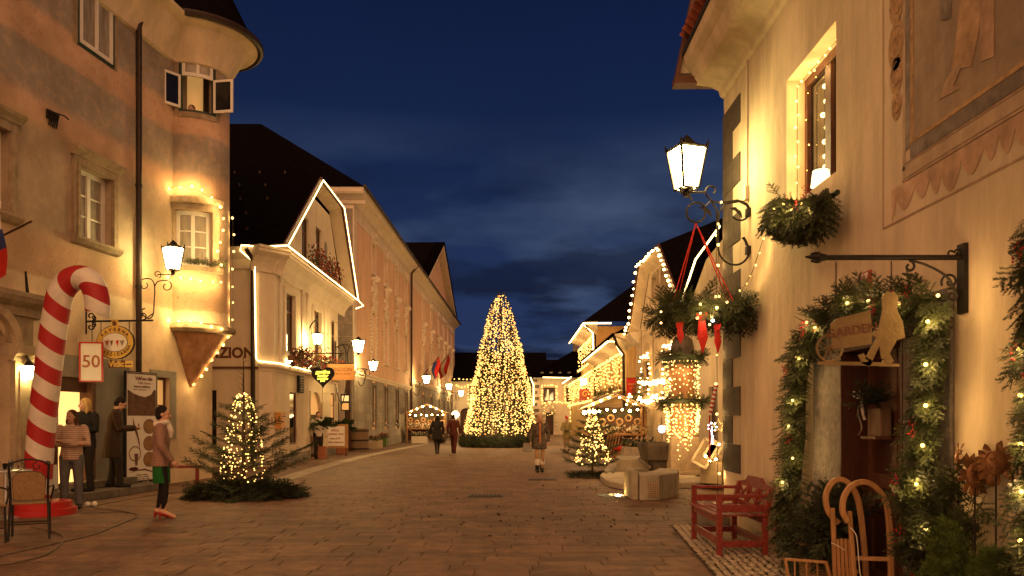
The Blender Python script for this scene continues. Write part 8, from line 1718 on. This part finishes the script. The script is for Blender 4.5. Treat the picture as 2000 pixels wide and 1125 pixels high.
# ================================================================== market stalls
def stall(label, px, py, w, dep, h, yaw, bulb_px=(), glow_p=30):
    g = G(px, py); t = thing('market_stall', label, 'stall', g, 'market stalls'); R_ = Matrix.Rotation(yaw, 3, 'Z'); T = lambda x, y, z: g + R_ @ V((x, y, z))
    for sx in (-1, 1):
        for sy in (-1, 1): MB().bar(T(sx * w / 2, sy * dep / 2, 0), T(sx * w / 2, sy * dep / 2, h), .07, .07).build('post', 'wood_oak', t)
        MB().bar(T(sx * w / 2, -dep / 2 - .04, h), T(0, -dep / 2 - .04, h + w * .22), .08, .06).build('rafter', 'wood_oak', t)
        MB().bar(T(sx * w * .48, -dep / 2 - .06, .95), T(sx * .1, -dep / 2 - .06, .12), .06, .06).build('brace', 'wood_oak', t)
        b = MB(); b.prism([T(sx * (w / 2 + .35), -dep / 2 - .45, h - .10), T(0, -dep / 2 - .45, h + w * .24), T(0, dep / 2 + .2, h + w * .24), T(sx * (w / 2 + .35), dep / 2 + .2, h - .10)], V((0, 0, .035))); b.build('roof_slope', 'sack_cloth', t)
    MB().prism([T(x, y, .88) for x, y in ((-w / 2, -dep / 2 - .1), (w / 2, -dep / 2 - .1), (w / 2, dep / 2), (-w / 2, dep / 2))], V((0, 0, .06))).build('counter', 'wood_oak', t); b = MB(); b.prism([T(-w / 2, dep / 2, .1), T(w / 2, dep / 2, .1), T(w / 2, dep / 2, h), T(-w / 2, dep / 2, h)], R_ @ V((0, .03, 0))); b.build('back_panel', 'wood_brown', t)
    for i in range(6): x = -w / 2 + w * (i + .5) / 6; MB().tube([T(x + .12 * math.cos(q), -dep / 2 + .1, h - .45 - .15 * (i % 2) + .12 * math.sin(q)) for q in [2 * PI * k / 14 for k in range(14)]], .035, 5, closed=True).build('straw_wreath', 'wood_sled', t)
    it = [(T(rnd.uniform(-w / 2, w / 2), rnd.uniform(-dep / 2, dep / 2 - .1), h - rnd.uniform(0, .35)), rdir() + V((0, 0, -.8)), rnd.uniform(.2, .35)) for _ in range(150)] + [(T(rnd.uniform(-w / 2, w / 2), rnd.uniform(-dep / 2, dep / 2 - .1), rnd.uniform(.95, 1.2)), rdir(-.1), rnd.uniform(.15, .3)) for _ in range(120)]
    fir('greenery', it, 'fir', t, SPR_LO); leaves('flowers', [(T(rnd.uniform(-w / 2, w / 2), rnd.uniform(-dep / 2 - .1, 0), rnd.uniform(.95, 1.25)), rdir(-.1), .12, .10) for _ in range(200)], 'flower_pale', t)
    bl_ = [T(-w / 2 + w * (i + .5) / 7, -dep / 2 - .12, h - .12 - .05 * (i % 2)) for i in range(7)] + [T(s * w / 2 * f, -dep / 2 - .2, h + .02 + w * .2 * (1 - f)) for s in (-1, 1) for f in (.2, .5, .8)]
    bulbs(bl_, .05, 'stall_bulb', t, name='bulbs'); glow(t, T(0, -.2, h - .3), glow_p, r=.4); return t, T
st1, T1 = stall('open market stall with a pitched roof and glowing bulbs by the manor wing', 832, 864, 2.5, 1.6, 1.95, .15, glow_p=60)
MB().ball(T1(1.9, -.8, 1.85), .22, n=12, m=8).build('floodlight', 'stall_bulb', st1); MB().tube([T1(1.9, -.8, 1.8), T1(1.3, -.7, 1.95)], .03, 5).build('floodlight_arm', 'iron', st1)
planter('white planter with fir at the foot of the stall by the manor', G(820, 866), 1.0, .7, .45, 'plaster_white')
t = thing('log_pile', 'fir branches and logs heaped at the corner of the stall by the manor', 'greenery', G(858, 866)); fir('branches', [(G(858, 866) + V((rnd.uniform(-.7, .7), rnd.uniform(-.3, .3), rnd.uniform(.2, .8))), rdir(-.3), .4) for _ in range(90)], 'fir', t, SPR_LO); b = MB()
for i in range(5): MB().tube([G(850 + i * 4, 866) + V((0, -.2, .15)), G(850 + i * 4, 866) + V((0, .6, .15))], .13, 8).build('log', 'bark', t)
st2, T2 = stall('market stall with crossed beams and dazzling bulbs beside the fountain', 1206, 892, 2.1, 1.7, 2.02, -.25, glow_p=45)
for i, (dx, z) in enumerate(((-1.15, 1.78), (-.95, 1.86), (-.75, 1.82))): MB().ball(T2(dx, -1.25, z), .085, n=10, m=8).build('floodlight', 'stall_bulb', st2)
t = thing('rope_garland', 'dark bead garland sagging from the roof of the fountain-side stall', 'garland', T2(1.2, -1.3, 2.2)); fir('greenery', garland_items(smooth_path([T2(.1, -1.4, 2.55), T2(.6, -1.35, 2.2), T2(1.2, -1.3, 1.95), T2(1.7, -1.2, 1.9)], 6), .03, .04, .14, .2), 'fir_dark', t, SPR_LO)
# ================================================================== small lit tree, steps, basin and fountain column
TC = G(1157, 932); spruce('spruce_tree', 'short spruce covered in lights beside the stone platform', TC, 1.75, .70, SPR_MID, 'fir', .30, 9, .26, nb=7, lift=.25)
pts = []
for i in range(270): f = rnd.random() ** 1.15; a = rnd.uniform(0, 2 * PI); r_ = .48 * (1 - f) + .05; pts.append(TC + V((r_ * math.cos(a) * rnd.uniform(.75, 1), r_ * math.sin(a), .36 + 1.42 * f)))
tl = thing('net_lights', 'warm bulbs wound round the short spruce by the platform', 'string lights', TC); bulbs(pts, .0165, 'bulb_tree', tl, jit=.4); glow(tl, TC + V((0, -.65, .8)), 12, r=.2)
t = thing('branch_mound', 'flat heap of fir branches under the short lit spruce', 'greenery', TC); it = []
for i in range(260): a = rnd.uniform(0, 2 * PI); r_ = rnd.uniform(.1, .5); d = V((math.cos(a), math.sin(a), 0)); it.append((TC + d * r_ + V((-.05, -.1, .08 * (1 - r_) + .03)), d + rdir() * .4, rnd.uniform(.18, .28)))
fir('branches', it, 'fir_dark', t, SPR_LO)
pf_ = [G(1172, 938), G(1185, 950), G(1215, 957), G(1300, 955), G(1395, 953), V((5.3, 17.6, 0)), V((5.3, 27, 0)), V((3.4, 27.5, 0)), G(1190, 912)]
pt = struct(MB().prism(pf_, V((0, 0, .13))).build('stone_platform', 'kerb_pale', None, bevel=.02))
def slab(label, pts, z0, z1, m='concrete', name='stone_block'): c = sum(pts, V((0, 0, 0))) / len(pts); return tag(MB().prism([V((p.x, p.y, z0)) for p in pts], V((0, 0, z1 - z0))).build(name, m, None, org=V((c.x, c.y, z0)), bevel=.018), label, 'stone block')
c = G(1230, 946); slab('long low stone step behind the concrete block', [P(1204, 900, 21.2), P(1268, 900, 20.9), P(1275, 900, 23), P(1204, 900, 23.2)], .13, .46)
cA, cB, cC = G(1230, 974), G(1251, 978), G(1328, 972)
cz = .48
def cblk():
    o = [G(1249, 978), G(1290, 978), G(1326, 970), G(1330, 962)]; z = cz
    t = thing('concrete_seat', 'curved concrete seat block with a square brass grille in its front', 'concrete block', G(1280, 975)); th = .5
    outer = [V((G(1250, 978).x, G(1250, 978).y, 0)), V((G(1288, 978).x, G(1288, 978).y + .02, 0)), V((G(1322, 972).x, G(1322, 972).y, 0)), V((G(1328, 965).x + .05, G(1328, 965).y + .3, 0))]; inner = [outer[3] + V((-.3, .55, 0)), outer[2] + V((-.35, .65, 0)), outer[1] + V((-.15, .75, 0)), outer[0] + V((0, .62, 0))]
    MB().prism(outer + inner, V((0, 0, z))).build('body', 'concrete', t, bevel=.02)
    b = MB(); o2 = [V((G(1229, 974).x, outer[0].y + .1, 0)), V((outer[0].x - .012, outer[0].y + .1, 0)), V((outer[0].x - .012, outer[0].y + .75, 0)), V((outer[0].x + .25, outer[0].y + 1.1, 0)), V((outer[0].x + .05, outer[0].y + 1.35, 0)), V((G(1229, 974).x, outer[0].y + 1.1, 0))]; b.prism(o2, V((0, 0, z + .06))); b.build('wing', 'concrete', t, bevel=.02)
    g0 = outer[0] + V((.16, -.006, .07)); gx = (outer[1] - outer[0]).normalized(); gr_ = MB().obox(g0, gx * .2, V((0, .01, 0)), V((0, 0, .27))).build('grille', 'rust_metal', t)
    for i in range(6): MB().obox(g0 + gx * (.012 + i * .032) - V((0, .006, 0)), gx * .012, V((0, .006, 0)), V((0, 0, .27))).build('grille_bar', 'sandstone_pale', gr_, fix=False)
    for i in range(8): MB().obox(g0 + V((0, -.011, .01 + i * .034)), gx * .2, V((0, .005, 0)), V((0, 0, .012))).build('grille_bar', 'sandstone_pale', gr_, fix=False)
cblk()
fc = V((P(1300, 900, 20.6).x, 20.9, .13)); t = thing('fountain_basin', 'round dark stone fountain basin on a stub foot', 'fountain', fc); MB().lathe([(.36, 0), (.40, .12), (.40, .30), (.58, .34), (.66, .62), (.69, .70), (.69, .78), (.63, .78), (.60, .62), (.1, .56)], fc, 36).build('bowl', 'basin_stone', t, smooth=True)
MB().tube(smooth_path([fc + V((-.66, -.1, .35)), fc + V((-.55, -.2, .25)), fc + V((-.38, -.25, .12))], 4), .05, 8).build('bowl_foot', 'dark_stone', t, smooth=True)
pc = V((P(1335, 900, 20.2).x, 20.35, .13)); t = thing('fountain_column', 'stone fountain column wrapped in light strings and ringed with fir', 'fountain', pc); b = MB(); hw = .37
b.box(pc + V((0, 0, .05)), .84, .84, .10); b.build('foot', 'sandstone_pale', t, bevel=.02); MB().box(pc + V((0, 0, .52)), hw * 2, hw * 2, .84).build('pedestal', 'sandstone_pale', t, bevel=.02); MB().lathe([(.42, .94), (.44, 1.0), (.36, 1.04)], pc, 8).build('pedestal_cap', 'sandstone_pale', t)
MB().lathe([(.34, 1.04), (.31, 1.1), (.29, 2.45), (.33, 2.5), (.36, 2.56), (.36, 2.66), (.28, 2.7), (.26, 2.78)], pc, 24).build('shaft', 'corbel_stone', t, smooth=True); MB().lathe([(.2, 2.78), (.17, 2.85), (.28, 3.0), (.30, 3.2), (.25, 3.42), (.15, 3.5), (.05, 3.56)], pc, 20).build('urn', 'dark_stone', t, smooth=True)
for z, r_, lab in ((1.85, .56, 'lower fir ring round the fountain column'), (2.95, .50, 'upper fir ring round the fountain column')):
    k = thing('fir_ring', lab, 'wreath', pc + V((0, 0, z)), 'fir rings on the fountain'); rg_ = [pc + V((r_ * math.cos(a), r_ * math.sin(a), z)) for a in [2 * PI * i / 20 for i in range(21)]]; fir('greenery', garland_items(rg_, .012, .08, .21, .3), 'fir', k, SPR_MID); MB().tube(rg_[:-1], .06, 6, closed=True).build('core', 'fir_dark', k)
q = []
for i in range(26):
    a = 2 * PI * i / 26; z = 2.85; zz = rnd.choice((1.3, 1.6, 1.95, 2.1))
    while z > zz: q.append(pc + V((.42 * math.cos(a) + rnd.uniform(-.03, .03), .42 * math.sin(a) + rnd.uniform(-.03, .03), z))); z -= rnd.uniform(.08, .2)
for i in range(0, 34):
    a = -PI / 2 + (i - 17) * .16 + rnd.uniform(-.1, .1); z = 1.75; lim = .32 + .55 * abs(math.sin(i * .9)) + (.2 if abs(i - 17) > 9 else 0)
    while z > lim: r_ = .44 - .03 * (1.75 - z); q.append(pc + V((r_ * math.cos(a) * (.75 + .25 * z / 1.75) + rnd.uniform(-.03, .03), r_ * math.sin(a) + rnd.uniform(-.03, .03), z))); z -= rnd.uniform(.045, .13)
tl = thing('light_curtain', 'dense strings of warm bulbs hanging over the fountain column', 'string lights', pc); bulbs(q, .0185, 'bulb_tree', tl, jit=.4); glow(tl, pc + V((-.2, -.9, 1.5)), 40, r=.3); glow(tl, pc + V((-.1, -.8, 2.6)), 26, r=.3); glow(tl, pc + V((-.9, .5, 2.2)), 40, r=.3)
slab('stone block seen between the fountain column and the shop corner', [P(1368, 930, 17.2), P(1410, 930, 16.8), P(1412, 930, 20), P(1366, 930, 20)], .13, .62, 'sandstone_pale')
t = thing('stick_bundle', 'bundle of dark sticks lying on the kerb behind the bench', 'sticks', G(1385, 948)); 
for i in range(6): a = G(1364 + i * 2, 944) + V((0, .3, .15 + i * .01)); MB().tube([a, a + V((.55, .1 * (i - 3), .02))], .012, 5).build('stick', 'bark', t)
t = thing('bulb_string', 'three warm bulbs on the stone block behind the shop corner', 'string lights', P(1390, 905, 16.5)); bulbs([P(1386, 900, 16.6), P(1398, 897, 16.6), P(1404, 868, 16.6), P(1378, 891, 16.6)], .03, 'bulb_near', t); MB().tube([P(1378, 891, 16.6), P(1386, 900, 16.6), P(1398, 897, 16.6), P(1404, 868, 16.6)], .006, 4).build('wire', 'black_matt', t)
for k, (px, py, s_) in enumerate(((1377, 885, .55), (1392, 880, .4))):
    c = P(px, py, 16.9); t = thing('framed_panel', ('slanted pale wooden picture frame leaning behind the fountain column', 'small slanted wooden frame beside the larger one')[k], 'frame', c); X = V((.5, 0, .86)); Y = V((.86, 0, -.5)); b = MB()  # wooden picture frame round a flat panel
    for a_, c_ in ((X * s_ * .5 + Y * s_ * .3, -X * s_ * .5 + Y * s_ * .3), (X * s_ * .5 - Y * s_ * .3, -X * s_ * .5 - Y * s_ * .3), (X * s_ * .5 + Y * s_ * .3, X * s_ * .5 - Y * s_ * .3), (-X * s_ * .5 + Y * s_ * .3, -X * s_ * .5 - Y * s_ * .3)): b.bar(c + a_, c + c_, .05, .04, V((0, 1, 0)))
    b.build('rails', 'plaster_trim', t); MB().obox(c - X * s_ * .5 - Y * s_ * .3 + V((0, .02, 0)), X * s_, Y * s_ * .6, V((0, .01, 0))).build('panel', 'sandstone', t)
g = V((P(1240, 870, 27).x, 26.4, .13)); planter('stone planter with fir at the foot of the fountain-side stall', V((P(1233, 880, 27).x, 25.6, .13)), 1.0, .6, .5, 'kerb_pale')
t = thing('folding_seat', 'slatted wooden folding seat before the fountain-side stall', 'chair', G(1194, 905)); c = G(1192, 906)
for i in range(5): MB().bar(c + V((-.2 + i * .10, .1, .25)), c + V((-.02 + i * .10, .35, 1.0)), .05, .02).build('slat', 'wood_oak', t)
MB().bar(c + V((.1, 0, 0)), c + V((.45, .2, .8)), .05, .04).build('leg', 'wood_oak', t); MB().bar(c + V((-.1, .2, 0)), c + V((.35, .1, .5)), .05, .04).build('leg', 'wood_oak', t); MB().ball(c + V((.35, .05, .52)), .26, .18, .09, 12, 8).build('cushion', 'red_cloth', t)

t = thing('fallen_leaves', 'dry leaves and crumbs scattered over the paving near the concrete block', 'leaves', G(1150, 985)); t['kind'] = 'stuff'
leaves('blades', [(G(rnd.gauss(1080, 170), rnd.uniform(940, 1060)) + V((0, 0, .006)), V((rnd.uniform(-1, 1), rnd.uniform(-1, 1), .12)), rnd.uniform(.03, .08), rnd.uniform(.02, .04)) for _ in range(90)], 'bark', t)
# ================================================================== people
def at_(px, py): return G(px, py)
rad = math.radians
# the oriel window
pb = orp(-.12, uw[2] - 1.28, OR - .44); person('small boy looking out of the open oriel window', pb, rad(176), 1.6, top='coat_black', hair='hair_brown', el=(-.26, .10, 1.12), er=(.26, .1, 1.12), hl=(-.12, .2, 1.18), hr=(.12, .2, 1.18), voxel=.014)
# group at the cafe door
person('young woman in a striped hoodie and jeans with folded arms', at_(140, 993), rad(200), 1.66, top='hoodie', legs='jeans', hair='hair_brown', hair_len=.02, coat_z=.84, el=(-.27, .06, 1.12), er=(.27, .06, 1.12), hl=(.10, .23, 1.17), hr=(-.12, .20, 1.12), hood=True, head_turn=rad(-25), feet=((-.12, .02), (.10, .1)), bulk=1.04)
person('blond person in a black coat with folded arms beside the cafe door', V((P(168, 900, 15.0).x, 15.0, .16)), rad(165), 1.74, top='coat_black', hair='hair_blond', hair_len=.03, coat_z=.78, el=(-.28, .05, 1.13), er=(.28, .05, 1.13), hl=(.10, .22, 1.12), hr=(-.10, .24, 1.16), head_turn=rad(-40), bulk=1.1)
person('man in a long dark coat looking down at his phone', V((P(220, 900, 15.8).x, 15.8, .16)), rad(-60), 1.80, top='coat_brown', hair='hair_dark', coat_z=.56, flare=.03, el=(-.25, .10, 1.10), er=(.25, .10, 1.10), hl=(-.06, .36, 1.10), hr=(.07, .36, 1.12), lean=.06, head_tilt=rad(32), bulk=1.12, feet=((-.1, -.02), (.1, .12)))
ph = V((P(220, 900, 15.8).x, 15.8, .16)) + Matrix.Rotation(rad(-60), 3, 'Z') @ V((0, .47, 1.20)); tag(MB().box(ph, .07, .012, .13, rad(-60)).build('phone', 'black_matt', None, org=ph), 'phone in the hands of the man in the long coat', 'phone')
person('dark-haired woman in a tweed jacket, green skirt and red heels, standing alone', at_(315, 1014), rad(-72), 1.70, top='tweed', hair='hair_dark', hair_len=.0, coat_z=.80, skirt='skirt_green', skirt_z=.545, tights='tights', shoes='shoe_red', heel=.07, scarf='scarf_white', el=(-.25, -.02, 1.12), er=(.25, .02, 1.12), hl=(-.20, .12, .88), hr=(.20, .16, .90), feet=((-.08, -.04), (.08, .05)), flare=.02)
# in the square
person('man in a white shirt leaning out of the inn doorway', V((IF.pt(idoor[0] + .35, 0, .25).x, IF.pt(idoor[0] + .35, 0, .25).y, .02)), rad(215), 1.78, top='shirt_white', hair='hair_dark', voxel=.02)
person('dark figure standing by the manor wall behind the bicycles', V((P(771, 850, 51).x, 51, 0)), rad(150), 1.75, voxel=.024)
person('walking woman in a dark coat, left of the walking couple', at_(854, 886), rad(10), 1.70, top='coat_black', hair='hair_dark', hair_len=.08, coat_z=.62, flare=.05, tights='tights', skirt='coat_black', skirt_z=.6, feet=((-.06, -.16), (.06, .18)), voxel=.02, el=(-.30, 0, 1.1), er=(.28, .05, 1.1))
person('walking man in a maroon jacket beside the woman in the dark coat', at_(886, 885), rad(-12), 1.74, top='maroon', legs='maroon', hair='hair_dark', coat_z=.78, feet=((-.09, .18), (.09, -.15)), voxel=.02)
person('blond woman in a patterned coat and furry boots walking towards us', at_(1054, 922), rad(184), 1.66, top='pattern_coat', hair='hair_blond', hair_len=.14, coat_z=.68, flare=.04, legs='tan', legw=.8, open_front='orange_top', boots='fur_white', shoes='shoe_black', feet=((-.07, .02), (.08, .10)), voxel=.014, el=(-.27, -.04, 1.12), er=(.27, -.02, 1.12), hl=(-.25, .06, .90), hr=(.27, .05, .90))
hb_ = at_(1054, 922) + V((-.34, -.02, .72)); t = thing('handbag', 'grey handbag on the arm of the woman in the patterned coat', 'bag', hb_); MB().prism([hb_ + V(q) for q in ((-.16, 0, -.13), (.14, 0, -.15), (.12, 0, .10), (-.12, 0, .12))], V((0, .09, 0))).build('body', 'paint_grey', t, bevel=.02); MB().tube(smooth_path([hb_ + V((-.1, .04, .1)), hb_ + V((0, .04, .26)), hb_ + V((.1, .04, .1))], 5), .01, 5).build('handle', 'black_matt', t)
person('woman in an olive tunic and red cap carrying a tray near the quoined house', at_(1107, 880), rad(160), 1.62, top='olive', hair='hair_dark', hat='red_cloth', coat_z=.60, flare=.06, skirt='tan', skirt_z=.48, tights='tan', voxel=.022, el=(-.27, .08, 1.1), er=(.27, .08, 1.1), hl=(-.15, .3, 1.05), hr=(.15, .3, 1.05))
tr_ = at_(1107, 880) + Matrix.Rotation(rad(160), 3, 'Z') @ V((0, .40, .99)); tag(MB().lathe([(.2, 0), (.24, .03), (.22, .03), (.19, .01)], tr_, 16).build('tray', 'steel', None, org=tr_), 'round tray carried by the woman with the red cap', 'tray')
person('figure in a pale coat waiting behind the short lit spruce', V((P(1163, 870, 31).x, 31, 0)), rad(190), 1.75, top='olive', legs='olive', hair='hair_brown', coat_z=.6, voxel=.024)
person('person in a dark jacket and red trousers facing the fountain-side stall', V((P(1229, 890, 33.8).x, 33.8, 0)), rad(60), 1.6, top='coat_black', legs='maroon', hair='hair_dark', hair_len=.05, coat_z=.82, voxel=.016, legw=.85, feet=((-.03, -.05), (.03, .08)))
